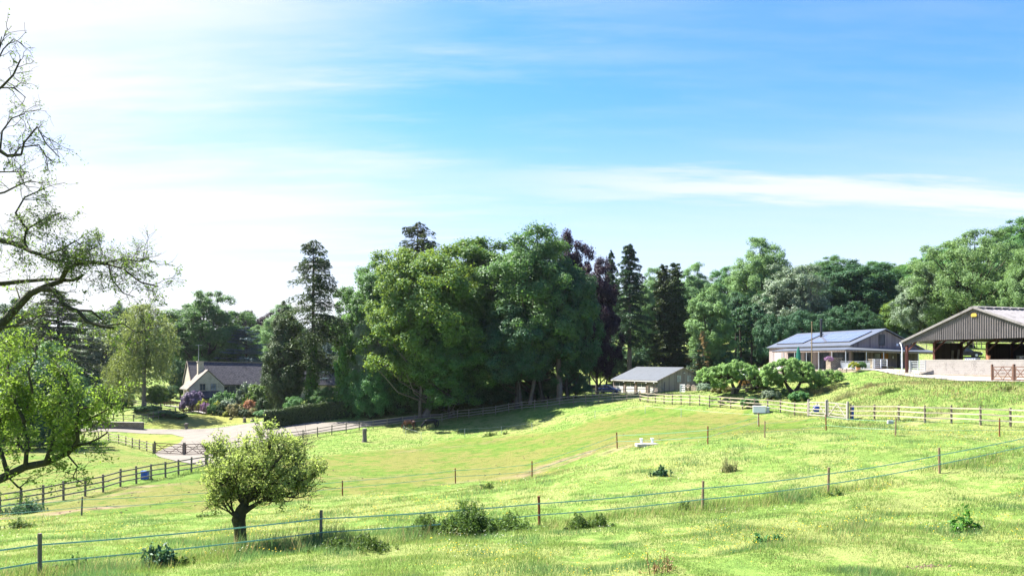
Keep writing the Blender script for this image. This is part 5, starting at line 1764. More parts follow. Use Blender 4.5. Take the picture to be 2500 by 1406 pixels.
b = GD(835, 121)
ivy_column('ivy-clad dead trunk with a side stub, like a green finger beside the central clump', [tuple(b), tuple(W(836, 960, 121)), tuple(W(838, 900, 121)), tuple(W(836, 868, 121)), tuple(W(838, 846, 121))], [1.25, 1.0, .75, .55, .3], 5200, seed=4)
ivy_column('short ivy-clad stub forking left from the green ivy finger', [tuple(W(836, 945, 120.8)), tuple(W(826, 915, 120.8)), tuple(W(819, 885, 120.8))], [.5, .5, .25], 900, seed=5)
b = GD(762, 125.5)
ivy_column('thick ivy sleeve on the foot of the tall sparse spruce', [tuple(b), tuple(W(762, 960, 125.5)), tuple(W(764, 900, 125.5)), tuple(W(765, 830, 125.5))], [1.5, 1.1, .9, .4], 5200, seed=6)
for px, D, yt, w, key, lab in [(800, 123, 945, 75, 'hazel', 'green bush between the ivy finger and the tall spruce'), (872, 121, 915, 70, 'hazel', 'yellow-green bush right of the ivy finger'), (720, 122, 968, 60, 'hazel', 'pale leafy bush at the left end behind the hedge')]:
    T(lab, key, px, D, yt, w, 'undergrowth bushes', 'bush', 'bush')

# ---- left background
LG = 'trees behind the stone house'
T('big round-crowned tree behind the left gable of the stone house', 'sycD', 505, 186, 716, 200, LG, rz=1.0)
T('dark tree just left of the big round-crowned tree behind the stone house', 'dark', 437, 190, 762, 120, LG)
T('dark tree behind the stone house roof, right of the round-crowned tree', 'dark', 560, 200, 790, 130, LG)
T('blue-grey cedar spreading above the stone house roof', 'cedarA', 600, 184, 800, 140, LG, name='cedar_tree', rz=.4)
T('pale green rounded tree beyond the blue-grey cedar', 'ashB', 622, 230, 796, 85, LG)
T('tall pale green tree behind the dark yew', 'ashA', 695, 215, 745, 110, LG)
T('blue spruce above the stone house roof, right of the tall spruce', 'cedarA', 800, 176, 838, 75, LG, name='spruce_tree', rz=2)
T('hazy grey-green tree between the tall spruce and the central clump', 'greyA', 815, 225, 768, 120, LG)
T('grey-green tree behind the ivy finger', 'greyA', 865, 195, 800, 90, LG)
T('purple-tinged far tree left of the gap in the skyline', 'copperA', 597, 300, 760, 65, LG, name='copper_beech')
T('purple-tinged far tree in the middle of the gap in the skyline', 'copperA', 640, 310, 774, 75, LG, name='copper_beech')
T('purple-tinged far tree right of the gap in the skyline', 'copperA', 678, 305, 756, 60, LG, name='copper_beech')
T('weeping birch with pale trunk on the lawn left of the stone house', 'birchA', 350, 143, 745, 145, LG, name='birch_tree', rz=.5)
T('yellow-green weeping willow low beside the birch', 'willow', 300, 147, 858, 85, LG, name='willow_tree')
T('small round green tree at the foot of the weeping birch', 'limeS', 381, 146, 940, 50, LG)
T('broad dark cedar behind the overhanging apple boughs', 'cedarB', 135, 165, 712, 230, LG, name='cedar_tree', rz=.9)
T('silvery pale tree between the broad dark cedar and the birch', 'greyA', 248, 190, 790, 130, LG)
T('dark tree on the skyline behind the silvery pale tree', 'dark', 290, 225, 742, 90, LG)
T('green tree on the skyline left of the birch top', 'sycC', 225, 232, 762, 100, LG)
T('leafy mid-green tree at the left behind the mown paddock', 'sycD', 105, 112, 838, 165, LG, rz=2)
T('dark tree at the left edge behind the apple boughs', 'dark', 15, 118, 790, 150, LG)
T('tall dark tree at the left edge on the skyline', 'dark', 40, 175, 735, 160, LG)
T('tall dark tree beyond the left frame edge', 'dark', -90, 150, 740, 190, LG)
T('dark spreading bush by the left end of the pale fence', 'elder', 60, 100, 872, 235, LG, 'bush', 'bush')
T('dark spreading bush beyond the left end of the pale fence', 'elder', -70, 98, 890, 190, LG, 'bush', 'bush')
for px, D, yt, w, key, lab in [(215, 160, 905, 110, 'hazel', 'green bush under the silvery pale tree'), (262, 158, 925, 80, 'elder', 'dark bush left of the yellow-green willow'), (175, 150, 935, 90, 'hazel', 'green bush under the broad dark cedar'),
                               (300, 152, 960, 55, 'hazel', 'small green bush in front of the willow'), (400, 162, 940, 60, 'elder', 'dark bush between the birch and the stone house'), (440, 170, 880, 55, 'elder', 'tall dark bush against the left gable of the stone house')]:
    T(lab, key, px, D, yt, w, 'undergrowth bushes', 'bush', 'bush')

# ---- garden shrubs by the stone house
SG = 'garden shrubs in front of the stone house'
for px, D, yt, w, key, lab in [(470, 151, 955, 52, 'sh_purple', 'dusky purple shrub at the corner of the stone house'), (640, 151, 939, 78, 'sh_dome', 'large clipped green dome in front of the stone barn'),
                               (547, 152, 957, 58, 'sh_green', 'glossy green shrub before the house wall'), (600, 152.5, 936, 50, 'sh_grey', 'loose feathery shrub left of the clipped green dome'),
                               (612, 147, 976, 34, 'sh_orange', 'orange shrub among the garden shrubs'), (643, 146, 970, 40, 'sh_dark', 'round blue-green shrub in front of the clipped dome'),
                               (532, 149, 979, 26, 'sh_yellow', 'small yellow-green shrub by the porch'), (541, 146.5, 983, 24, 'sh_dark', 'small dark round shrub below the yellow-green one'),
                               (494, 149.5, 975, 34, 'sh_yellow', 'pale green shrub behind the right footbridge'), (501, 148.6, 982, 26, 'sh_heather', 'low dull purple shrub behind the right footbridge'),
                               (575, 145, 985, 44, 'sh_pink', 'pink-flowered shrub at the front of the garden bed'), (560, 148.5, 974, 40, 'sh_grey', 'grey-green shrub in the middle of the garden bed'),
                               (620, 144.5, 996, 36, 'sh_pink', 'pink-tinged shrub beside the round blue-green shrub'), (598, 144, 998, 34, 'sh_dark', 'low dark shrub at the front of the garden bed'),
                               (641, 143.5, 1001, 40, 'sh_green', 'low green shrub at the right front of the garden bed'), (555, 144.5, 1002, 20, 'sh_yellow', 'tiny pale shrub at the left front of the garden bed'),
                               (543, 145, 1002, 16, 'sh_dark', 'tiny dark shrub at the left tip of the garden bed'), (715, 131, 985, 55, 'sh_yellow', 'pale yellow-green bush above the left end of the hedge'),
                               (680, 150, 985, 30, 'sh_green', 'low green shrub against the stone barn'), (520, 147, 986, 26, 'sh_green', 'low green plant right of the footbridge')]:
    plant('shrub', lab, 'shrub', key, px, D, yt, w, SG, crown_name='foliage', trunk_name='stem')
for px, D, yt, w, key, lab in [(2085, 91.5, 880, 26, 'sh_yellow', 'yellow-leaved shrub in the wide planter on the terrace'), (2105, 91.5, 878, 18, 'sh_green', 'upright green shrub at the end of the terrace')]:
    t = plant('shrub', lab, 'shrub', key, px, D, yt, w, 'shrubs on the terrace', crown_name='foliage', trunk_name='stem')
    t.location.z = th_f + .3; t.scale.z *= .55
t = plant('shrub', 'mauve-flowered shrub on top of the stone pier by the pole', 'shrub', 'sh_heather', 2024, 97, 868, 20, 'shrubs on the terrace', crown_name='foliage', trunk_name='stem'); t.location.z = th_f + 1.05; t.scale.z = .6

# ---- right hand woods
RG = 'woodland trees on the right hand slope'
T('dark columnar yew behind the garage roof, tallest of the two twin tops', 'cypress', 1645, 162, 646, 78, RG, name='yew_tree')
T('dark columnar yew behind the garage roof, left twin top', 'cypress', 1618, 160, 650, 72, RG, name='yew_tree')
T('pale green tree on the skyline between the tall spruce and the twin yews', 'ashA', 1600, 232, 655, 90, RG)
T('bright green tree between the bare-trunked spruce and the twin yews', 'ashB', 1578, 200, 700, 70, RG)
T('pale green tree on the skyline right of the twin yews', 'ashA', 1690, 225, 645, 120, RG)
T('bright bushy ash in front of the dark wood, left of the timber house', 'ashB', 1735, 152, 700, 118, RG)
T('dark tree between the bushy ash and the tall pale ash', 'darkB', 1800, 172, 715, 110, RG)
T('second dark tree with bare trunks left of the timber house', 'darkB', 1845, 170, 730, 110, RG)
T('dark tree behind the flue of the timber house', 'darkB', 1905, 168, 720, 110, RG)
T('tall pale green ash, highest of the trees left of the timber house', 'ashA', 1862, 185, 582, 165, RG, rz=1)
T('pale grey-green tree above the solar panels', 'greyA', 1935, 160, 650, 165, RG, rz=2)
T('bare dead-looking tree above the solar panels', 'bare', 1978, 156, 655, 70, RG, name='dead_tree')
T('large dark maple behind the timber house gable', 'dark', 2085, 165, 640, 200, RG, rz=.6)
T('green tree on the skyline behind the large dark maple', 'sycB', 2150, 215, 640, 150, RG)
T('mid-green tree behind the dead-looking tree', 'sycB', 2020, 200, 628, 140, RG)
T('green tree on the skyline above the small lime tree', 'sycC', 2210, 230, 648, 110, RG)
T('small lime-green tree on the grass between the timber house and the barn', 'limeS', 2190, 150, 735, 75, RG)
T('grey-green tree left of the barn roof', 'greyA', 2245, 138, 660, 110, RG, rz=3)
T('big open-crowned tree with mossy limbs behind the barn roof', 'openA', 2370, 132, 560, 270, RG, name='oak_tree', rz=.9)
T('green tree behind the big open-crowned tree', 'sycB', 2300, 185, 600, 170, RG)
T('tall tree at the right edge on the skyline', 'sycB', 2470, 160, 538, 160, RG, rz=2)
T('lush bright green tree cut off by the right edge above the barn', 'ashA', 2510, 118, 600, 120, RG, rz=4)
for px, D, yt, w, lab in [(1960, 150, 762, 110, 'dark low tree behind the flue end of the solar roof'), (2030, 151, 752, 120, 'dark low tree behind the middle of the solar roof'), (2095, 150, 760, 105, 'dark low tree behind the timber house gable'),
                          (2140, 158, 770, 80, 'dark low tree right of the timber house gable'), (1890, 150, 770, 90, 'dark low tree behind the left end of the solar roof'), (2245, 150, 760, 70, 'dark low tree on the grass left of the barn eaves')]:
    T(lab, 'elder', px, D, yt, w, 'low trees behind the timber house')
T('dark tree filling the gap behind the barn ridge', 'dark', 2420, 165, 640, 150, RG)
T('dark tree beyond the right edge', 'dark', 2610, 140, 560, 190, RG)
T('orange-brown dying young spruce left of the timber house', 'dyingspruce', 1716, 148, 808, 42, RG, name='spruce_tree')
T('small blue-green young spruce under the orange-brown one', 'youngspruce', 1705, 146, 840, 60, RG, name='spruce_tree')
T('small dark tree on the grass left of the garage, nearest the fence', 'limeS', 1466, 168, 862, 56, RG, rz=.2)
T('small dark tree on the grass left of the garage, behind the nearest one', 'darkB', 1480, 166, 815, 70, RG)
T('small dark tree left of the garage, under the purple beech', 'darkB', 1440, 165, 805, 66, RG)
T('dark bush behind the garage roof, left of the bare spruce trunk', 'elder', 1505, 178, 842, 70, RG, 'bush', 'bush')
T('dark bush behind the garage roof, right of the bare spruce trunk', 'elder', 1560, 175, 842, 75, RG, 'bush', 'bush')
T('pale orchard tree on the far grass behind the garage', 'limeS', 1587, 205, 835, 55, RG)
T('dark ivy bush behind the right end of the garage', 'elder', 1725, 160, 858, 60, RG, 'bush', 'bush')
T('dark bush left of the timber house wall', 'elder', 1775, 150, 858, 80, RG, 'bush', 'bush')
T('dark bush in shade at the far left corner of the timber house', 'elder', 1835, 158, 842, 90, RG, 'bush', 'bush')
for i, (px, D) in enumerate([(1808, 155), (1822, 158), (1834, 154), (1848, 160), (1862, 157), (1876, 160), (1795, 158)]):
    b = GD(px, D)
    mb = MB(); mb.tube([b - Vector((0, 0, .3)), b + Vector((.1, 0, 4)), b + Vector((random.uniform(-.3, .3), 0, 9))], [.24, .2, .14], 7)
    t = thing('tree', 'slim bare trunk in the dark wood left of the timber house', 'tree', b, group='slim trunks in the dark wood')
    mb.build('trunk', M['bark'], t, world=True)
    r = np.random.RandomState(i)
    V, Q, TT = clump_leaves(np.c_[r.normal(size=(8, 3)) * np.array([[1.3, 1.2, 1.6]]) + np.array([[0, 0, 9.5]]), np.full(8, 1.1)], 1500, .42, r, np.array([[0, 0, 9.]]))
    link_mesh('crown', raw_mesh('crown', V, Q, M['deep_green'], {'tint': TT}), t)
# far rows that close the skyline
rr = random.Random(5)
far = [('dark', 760, 360), ('sycB', 735, 330)]
for i, px in enumerate(range(-80, 1000, 62)):
    key = ['dark', 'sycD', 'greyA', 'sycC', 'ashB'][i % 5]
    yt = 770 + rr.uniform(-8, 22) if px < 560 or px > 720 else 800 + rr.uniform(-8, 10)
    T('distant hazy tree in the wooded hillside beyond the stone house', key, px, 250 + rr.uniform(-10, 25), yt + 18, 92 + rr.uniform(-15, 20), 'distant wood beyond the stone house')
for i, px in enumerate(range(1480, 2600, 58)):
    key = ['sycB', 'ashA', 'dark', 'sycC', 'greyA'][i % 5]
    yt = 690 if px < 1750 else 660
    T('distant tree in the wood along the top of the right hand slope', key, px, 250 + rr.uniform(-12, 15), yt + rr.uniform(-12, 14), 90 + rr.uniform(-15, 20), 'distant wood on the right hand slope')
for i, px in enumerate(range(1660, 2140, 52)):
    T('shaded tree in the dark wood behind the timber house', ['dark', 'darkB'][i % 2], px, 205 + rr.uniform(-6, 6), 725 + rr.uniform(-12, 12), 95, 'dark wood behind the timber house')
for i, px in enumerate(range(900, 1330, 68)):
    T('dark tree closing the back of the central clump', ['dark', 'sycC'][i % 2], px, 152 + rr.uniform(-4, 4), 700 + rr.uniform(-20, 20), 120, 'trees at the back of the central clump')


# ---- clipped hedges
def hedge(label, path, h, w, n, mat, leaf=.16, seed=9):
    r = np.random.RandomState(seed)
    pts = np.array([tuple(p) for p in path])
    b = pts[0]
    t = thing('hedge', label, 'hedge', tuple(b))
    d = pts[1:] - pts[:-1]
    ln = np.linalg.norm(d[:, :2], axis=1)
    seg = r.choice(len(d), n, p=ln / ln.sum())
    f = r.uniform(0, 1, n)
    c = pts[seg] + d[seg] * f[:, None]
    nr = unit(np.c_[d[seg, 1], -d[seg, 0], np.zeros(n)])
    s = r.uniform(-1, 1, n)
    face = r.uniform(0, 1, n)
    off = np.where(face < .33, s, np.sign(s)) * w / 2
    z = np.where(face < .33, 1.0, r.uniform(0, 1, n)) * h
    wob = .18 * (vnoise(c[:, 0] * 2, c[:, 1] * 2 + z * 2, 1.3, 3) - .5) * 2
    P = c + nr * (off + np.sign(off) * wob)[:, None]
    P[:, 2] += z + np.where(face < .33, wob, 0) + r.normal(size=n) * .05
    P += r.normal(size=P.shape) * .07
    Nn = np.where((face < .33)[:, None], np.array([[0, 0, 1.]]), nr * np.sign(off)[:, None]) + r.normal(size=(n, 3)) * .5
    V, Q = leaf_quads(P - b, Nn, leaf * r.uniform(.6, 1.4, n), r, .65)
    link_mesh('foliage', raw_mesh('foliage', V, Q, mat, {'tint': np.repeat(r.uniform(0, 1, n), 4)}), t)
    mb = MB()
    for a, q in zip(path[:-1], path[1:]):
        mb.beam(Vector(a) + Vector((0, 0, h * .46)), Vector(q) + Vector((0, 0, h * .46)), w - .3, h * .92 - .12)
    mb.build('shade_core', M['hedge_core'], t, world=True)  # solid filler box, coloured dark to stand in for shade between the leaves


hedge('long clipped dark hedge beside the drive, left of the horses', [GD(645, 117), GD(700, 118), GD(800, 120), GD(900, 122), GD(1005, 123)], 2.45, 1.9, 30000, M['hedge'], leaf=.2)
hedge('clipped hedge on the slope behind the right end of the garage', [GD(1672, 152), GD(1720, 148), GD(1762, 144)], 1.9, 1.6, 5000, M['hedge'], seed=10)


# ---- apple trees with real branching
def grow(p, d, ln, r0, lev, r, mb, leaves, cfg):
    """one branch with side shoots; leaf positions are gathered in `leaves`"""
    n = 4 if lev > 0 else 3
    pts = [p]
    dd = d.copy()
    for i in range(n):
        dd = unit(dd + r.normal(size=3) * cfg['crook'] + np.array([0, 0, cfg['up'] * (1 if lev > 0 else .5)]))
        pts.append(pts[-1] + dd * ln / n)
    rad = list(np.linspace(r0, r0 * .45, n + 1))
    mb.tube([tuple(q) for q in pts], rad, 6 if r0 > .03 else 4, cap=False)
    P = np.array(pts)
    if lev == 0:
        m = max(1, r.poisson(cfg['leaves']))
        t = r.uniform(.1, 1.05, m) * n
        i = np.clip(t.astype(int), 0, n - 1)
        q = P[i] + (P[i + 1] - P[i]) * (t - i)[:, None] + r.normal(size=(m, 3)) * cfg['spread']
        leaves.append(q)
        return
    k = cfg['kids'][lev]
    for j in range(k):
        f = r.uniform(.25, 1.0)
        i = min(n - 1, int(f * n))
        q = P[i] + (P[i + 1] - P[i]) * (f * n - i)
        side = unit(r.normal(size=3) + np.array([0, 0, .15]))
        nd = unit(dd * .55 + side * cfg['wide'])
        grow(q, nd, ln * r.uniform(.4, .68), max(.004, r0 * .45), lev - 1, r, mb, leaves, cfg)


def leaf_part(name, leaves, base, mat, leaf, r, parent, aspect=.55):
    C = np.concatenate(leaves) - np.array([tuple(base)])
    n = len(C)
    V, Q = leaf_quads(C, r.normal(size=(n, 3)) + np.array([[0, 0, .6]]), leaf * r.uniform(.6, 1.35, n), r, aspect)
    link_mesh(name, raw_mesh(name, V, Q, mat, {'tint': np.repeat(r.uniform(0, 1, n), 4)}), parent)


# lone apple tree in the meadow
b = G(587, 1327)
r = np.random.RandomState(17)
t = thing('apple_tree', 'lone apple tree with a thick crooked trunk in the near meadow', 'tree', b)
bb = np.array(tuple(b))
mb = MB()
S = b.y / F
loc = lambda px, py, dy=0: np.array([(px - CX) * S * (1 + dy / b.y), b.y + dy, H + (CY - py) * S * (1 + dy / b.y)])
tr = [bb - np.array([0, 0, .25]), bb + np.array([0, 0, .1]), loc(586, 1290), loc(582, 1268), loc(589, 1245), loc(600, 1225)]
mb.tube([tuple(q) for q in tr], [.27, .215, .20, .235, .19, .13], 12)
mb.tube([tuple(q) for q in (loc(582, 1272, -.1), loc(578, 1262, -.16), loc(580, 1250, -.14))], [.12, .15, .08], 8)
limbs_ = [([(592, 1252), (612, 1238), (640, 1222), (675, 1200)], .11, 0), ([(598, 1228), (600, 1195), (590, 1150), (585, 1110)], .10, .2), ([(600, 1225), (630, 1180), (650, 1130), (660, 1085)], .10, -.3),
          ([(576, 1262), (566, 1240), (562, 1205), (555, 1150)], .045, -.1), ([(600, 1226), (640, 1195), (690, 1160), (730, 1130)], .085, .4), ([(598, 1230), (575, 1190), (545, 1140), (520, 1115)], .08, .1),
          ([(600, 1226), (620, 1200), (640, 1170), (690, 1110)], .08, -.9), ([(600, 1226), (610, 1190), (615, 1150), (620, 1085)], .09, .9), ([(576, 1264), (560, 1250), (535, 1235), (520, 1222)], .03, -.2),
          ([(640, 1222), (690, 1210), (735, 1195), (765, 1165)], .06, .1), ([(675, 1202), (700, 1212), (725, 1215), (748, 1210)], .04, -.3), ([(600, 1225), (585, 1180), (560, 1170), (540, 1185)], .06, -.6),
          ([(600, 1225), (650, 1180), (700, 1180), (740, 1170)], .06, -.6), ([(600, 1225), (650, 1150), (690, 1110), (720, 1090)], .06, .7),
          ([(578, 1262), (560, 1236), (538, 1200), (515, 1170)], .04, .2), ([(578, 1262), (556, 1245), (545, 1225), (538, 1180)], .035, -.5), ([(596, 1236), (580, 1215), (560, 1190), (535, 1165)], .05, .5),
          ([(600, 1228), (625, 1215), (650, 1210), (690, 1190)], .05, -.7), ([(598, 1232), (600, 1215), (585, 1200), (570, 1160)], .05, -1.0), ([(640, 1222), (665, 1222), (690, 1225), (712, 1222)], .035, .3), ([(600, 1225), (630, 1205), (660, 1170), (705, 1140)], .05, 1.2)]
leaves = []
cfg = dict(crook=.2, up=.16, wide=.7, leaves=6.5, spread=.05, kids={1: 5, 2: 6})
for pl, r0, dy in limbs_:
    P = [loc(a, y, dy * k / 3) for k, (a, y) in enumerate(pl)]
    mb.tube([tuple(q) for q in P], list(np.linspace(r0, r0 * .35, len(P))), 7, cap=False)
    for j in range(11 if r0 > .05 else 7):
        f = r.uniform(.9, len(P) - 1.001)
        i = int(f); q = P[i] + (P[i + 1] - P[i]) * (f - i)
        dd = unit((P[i + 1] - P[i]) * .8 + unit(r.normal(size=3)) * S * 40 + np.array([0, 0, S * 14]))
        grow(q, dd, r.uniform(.45, .95), .016, 2 if j % 3 else 1, r, mb, leaves, cfg)
for (sx, sy) in [(540, 1110), (560, 1095), (585, 1090), (600, 1085), (620, 1075), (640, 1070), (655, 1072), (670, 1085), (690, 1095), (705, 1105), (725, 1120), (745, 1140), (760, 1160), (525, 1130), (515, 1150), (630, 1090), (660, 1100), (610, 1100)]:
    q = loc(sx, sy + 22, r.uniform(-.8, .8))
    grow(q, unit(np.array([(sx - 625) / 300, r.normal() * .2, 1.0])), r.uniform(.35, .7), .011, 1, r, mb, leaves, dict(cfg, wide=.45, leaves=7))
C = np.concatenate(leaves)
# keep foliage inside the crown outline of the real tree
pxs = CX + C[:, 0] / C[:, 1] * F; pys = CY - (C[:, 2] - H) / C[:, 1] * F
crown = [(503, 1140), (530, 1085), (590, 1065), (650, 1045), (690, 1075), (720, 1110), (782, 1150), (760, 1180), (720, 1222), (670, 1225), (610, 1235), (570, 1250), (535, 1240), (530, 1190)]
keep = (polydist(pxs, pys, crown) > -30 + 14 * np.sin(pxs * .11) * np.sin(pys * .13))
leaves = [C[keep]]
leaf_part('crown', leaves, b, M['apple'], .085, r, t)
mb.build('trunk', M['mossy_bark'], t, world=True, smooth=True)
print('apple leaves', len(C))

# big old apple tree at the left edge, trunk outside the picture
D0 = 17.5
r = np.random.RandomState(23)
base = GD(-190, 16.5)
t = thing('apple_tree', 'old leaning apple tree whose sparse boughs reach in from the left edge', 'tree', base)
mb = MB(); mb2 = MB()
loc = lambda px, py, dy=0: np.array([(px - CX) / F * (D0 + dy), D0 + dy, H + (CY - py) / F * (D0 + dy)])
bb = np.array(tuple(base))
trunkl = [bb - np.array([0, 0, .3]), bb + np.array([.1, .1, .5]), loc(-170, 1220), loc(-130, 1000), loc(-70, 860), loc(-40, 700), loc(-45, 500), loc(-30, 300), loc(-15, 180), loc(4, 90)]
mb.tube([tuple(q) for q in trunkl], [.36, .3, .28, .26, .22, .17, .12, .08, .04, .01], 10)
L1 = dict(crook=.3, up=.02, wide=.9, leaves=4.5, spread=.04, kids={1: 5, 2: 5})
sparse = []
bright = []
limbset = [  # polyline, radius, depth drift, shoots, level, leaf list
    ([(-70, 860), (-20, 815), (30, 757), (75, 715), (110, 700), (150, 684)], .105, 0, 10, 1, sparse),
    ([(150, 684), (165, 657), (185, 643), (225, 642), (262, 640)], .055, -.4, 17, 2, sparse),
    ([(225, 642), (265, 645), (300, 658), (345, 688), (385, 700)], .03, -.5, 14, 2, sparse),
    ([(262, 640), (300, 630), (340, 640), (365, 632)], .025, .3, 9, 1, sparse),
    ([(265, 645), (275, 680), (300, 715), (330, 725)], .02, .2, 5, 1, sparse),
    ([(150, 684), (180, 684), (200, 672), (190, 684)], .045, .3, 3, 1, sparse),
    ([(95, 705), (125, 703), (142, 722), (155, 748), (190, 758), (215, 785), (250, 792), (283, 808)], .065, -.3, 8, 1, sparse),
    ([(190, 758), (225, 757), (248, 782), (262, 790)], .03, .3, 6, 1, sparse),
    ([(215, 785), (255, 795), (300, 790), (330, 810), (350, 812)], .02, -.2, 6, 1, bright),
    ([(-40, 690), (5, 692), (60, 688), (110, 686), (150, 680)], .06, .8, 9, 1, sparse),
    ([(-45, 600), (0, 585), (45, 598), (72, 615), (100, 626)], .07, -.5, 9, 2, sparse),
    ([(72, 615), (60, 590), (65, 560), (105, 535), (150, 520)], .03, -.3, 9, 2, sparse),
    ([(100, 626), (150, 610), (185, 590), (200, 600)], .025, .4, 9, 1, sparse),
    ([(65, 560), (40, 520), (60, 480), (110, 460)], .025, .3, 9, 1, sparse),
    ([(100, 626), (140, 640), (180, 625), (240, 600)], .03, -.6, 11, 2, sparse),
    ([(-40, 480), (10, 470), (50, 450), (75, 440)], .025, .5, 7, 1, sparse),
    ([(-35, 350), (0, 370), (20, 385), (52, 378)], .055, 0, 4, 1, sparse),
    ([(52, 378), (60, 350), (90, 312), (110, 350), (145, 385)], .022, -.2, 9, 1, sparse),
    ([(30, 384), (50, 360), (95, 355), (110, 380), (130, 395)], .02, .4, 8, 1, sparse),
    ([(0, 370), (5, 320), (30, 290), (60, 275)], .022, .3, 7, 1, sparse),
    ([(-10, 420), (30, 420), (70, 418)], .018, .3, 6, 1, sparse),
    ([(-25, 230), (5, 215), (30, 180), (50, 145)], .03, 0, 8, 1, sparse),
    ([(0, 215), (35, 215), (65, 240)], .016, .2, 4, 1, sparse),
    ([(-12, 160), (10, 120), (35, 95), (55, 110)], .016, .2, 6, 0, sparse),
    ([(-5, 130), (8, 95), (18, 70)], .012, .1, 4, 0, sparse),
    ([(-30, 800), (20, 770), (50, 740), (40, 700)], .03, .5, 7, 1, bright),
    ([(-60, 840), (0, 800), (60, 790), (100, 770)], .03, -.6, 6, 1, sparse),
    # lower leafy bough
    ([(-130, 1230), (-40, 1190), (20, 1160), (62, 1140), (110, 1132), (165, 1108), (188, 1088)], .11, .2, 8, 1, bright),
    ([(165, 1108), (188, 1075), (186, 1030), (195, 985)], .05, -.2, 12, 2, bright),
    ([(188, 1088), (215, 1080), (245, 1068), (265, 1055)], .03, .2, 9, 1, bright),
    ([(110, 1132), (130, 1080), (135, 1030), (150, 970), (160, 930)], .05, .5, 14, 2, bright),
    ([(62, 1140), (70, 1080), (60, 1020), (80, 960)], .05, .9, 13, 2, bright),
    ([(195, 1000), (230, 985), (255, 960), (275, 965)], .025, .1, 11, 1, bright),
    ([(150, 980), (170, 940), (150, 900), (130, 880)], .025, .3, 11, 1, bright),
    ([(60, 1030), (30, 960), (20, 900), (40, 850)], .04, 1.0, 13, 2, bright),
    ([(20, 1160), (0, 1100), (-10, 1050), (15, 1000)], .05, .6, 14, 2, bright),
    ([(188, 1040), (220, 1020), (260, 1000), (285, 985)], .025, -.3, 11, 1, bright),
    ([(165, 1110), (190, 1140), (180, 1165), (205, 1180)], .02, 0, 6, 1, bright),
    ([(-20, 1185), (20, 1165), (45, 1185), (55, 1195)], .03, 0, 5, 1, bright),
    ([(80, 960), (70, 910), (90, 870), (80, 840)], .025, .4, 10, 1, bright),
]
for pl, r0, dy, shoots, lev, bag in limbset:
    P = [loc(a, y, dy * k / (len(pl) - 1)) for k, (a, y) in enumerate(pl)]
    P = [P[0]] + [q + r.normal(size=3) * min(.02, r0 * .4) for q in P[1:]]
    (mb).tube([tuple(q) for q in P], list(np.linspace(r0, r0 * .5, len(P))), 8, cap=True)
    for j in range(shoots):
        f = r.uniform(.35, len(P) - 1.001)
        i = int(f); q = P[i] + (P[i + 1] - P[i]) * (f - i)
        dd = unit(unit(P[i + 1] - P[i]) * .75 + unit(r.normal(size=3) * np.array([1, 1, .9])) * 1.0 + np.array([0, 0, .08 if bag is sparse else .2]))
        cfg = dict(L1)
        if bag is bright:
            cfg['leaves'] = 8.0; cfg['spread'] = .05
        grow(q, dd, r.uniform(.32, .72), .0085, lev, r, mb2, bag, cfg)
leaf_part('leaves', sparse, base, M['apple_old'], .05, r, t)
leaf_part('young_leaves', bright, base, M['apple_young'], .066, r, t)
mb.build('trunk', M['mossy_bark'], t, world=True, smooth=True)
mb2.build('twigs', M['bark'], t, world=True)
print('left tree leaves', sum(map(len, sparse)), sum(map(len, bright)))


# the two spreading orchard trees on the bank
def flat_apple(label, px, D, outline, n, seed, stems):
    r = np.random.RandomState(seed)
    b = GD(px, D)
    t = thing('apple_tree', label, 'tree', b, group='spreading apple trees on the bank')
    bb = np.array(tuple(b))
    lob = []
    mb = MB()
    xs = [q[0] for q in outline]; ys = [q[1] for q in outline]
    while len(lob) < n:
        x, y = r.uniform(min(xs), max(xs)), r.uniform(min(ys), max(ys))
        if not inpoly(np.array([x]), np.array([y]), outline)[0]: continue
        half = 2.6 * math.sqrt(max(.05, 1 - ((x - np.mean(xs)) / (.55 * (max(xs) - min(xs)))) ** 2))
        q = np.array(tuple(W(x, y, D + r.uniform(-half, half)))) - bb
        lob.append((q[0], q[1], q[2], r.uniform(.18, .42)))
    for (sx, sy) in stems:
        e = np.array(tuple(W(sx, sy, D))) - bb
        mb.tube([(0, 0, -.2), (0, 0, .15), tuple(e * .55 + np.array([0, 0, -.1])), tuple(e)], [.34, .27, .2, .12], 8)
    for q in lob[::5]:
        k = min(stems, key=lambda s: abs((s[0] - CX) / F * D - bb[0] - q[0]))
        s = np.array(tuple(W(k[0], k[1], D))) - bb
        mb.tube([tuple(s * .92), tuple((s + np.array(q[:3])) / 2 + np.array([0, 0, .12])), q[:3]], [.08, .05, .015], 5, cap=False)
    V, Q, TT = clump_leaves(np.array(lob), 56000, .15, r, np.array([[0, 0, 1.2]]), sub=8, flat=.9, spray=.5)
    link_mesh('crown', raw_mesh('crown', V, Q, M['apple_grey'], {'tint': TT}), t)
    mb.build('trunk', M['bark'], t)


flat_apple('low spreading apple tree on the bank, the left one nearer the garage', 1797, 91,
           [(1698, 928), (1712, 905), (1750, 898), (1790, 885), (1820, 893), (1850, 898), (1885, 905), (1885, 938), (1845, 942), (1815, 925), (1790, 928), (1765, 947), (1735, 940)], 250, 61, [(1785, 928), (1812, 925)])
flat_apple('low spreading apple tree on the bank, the right one below the terrace', 1937, 88,
           [(1862, 905), (1880, 888), (1905, 882), (1940, 880), (1972, 888), (1990, 908), (2030, 908), (2062, 916), (2045, 932), (2010, 934), (1990, 946), (1960, 930), (1925, 928), (1905, 944), (1870, 938)], 280, 62, [(1915, 930), (1955, 932)])


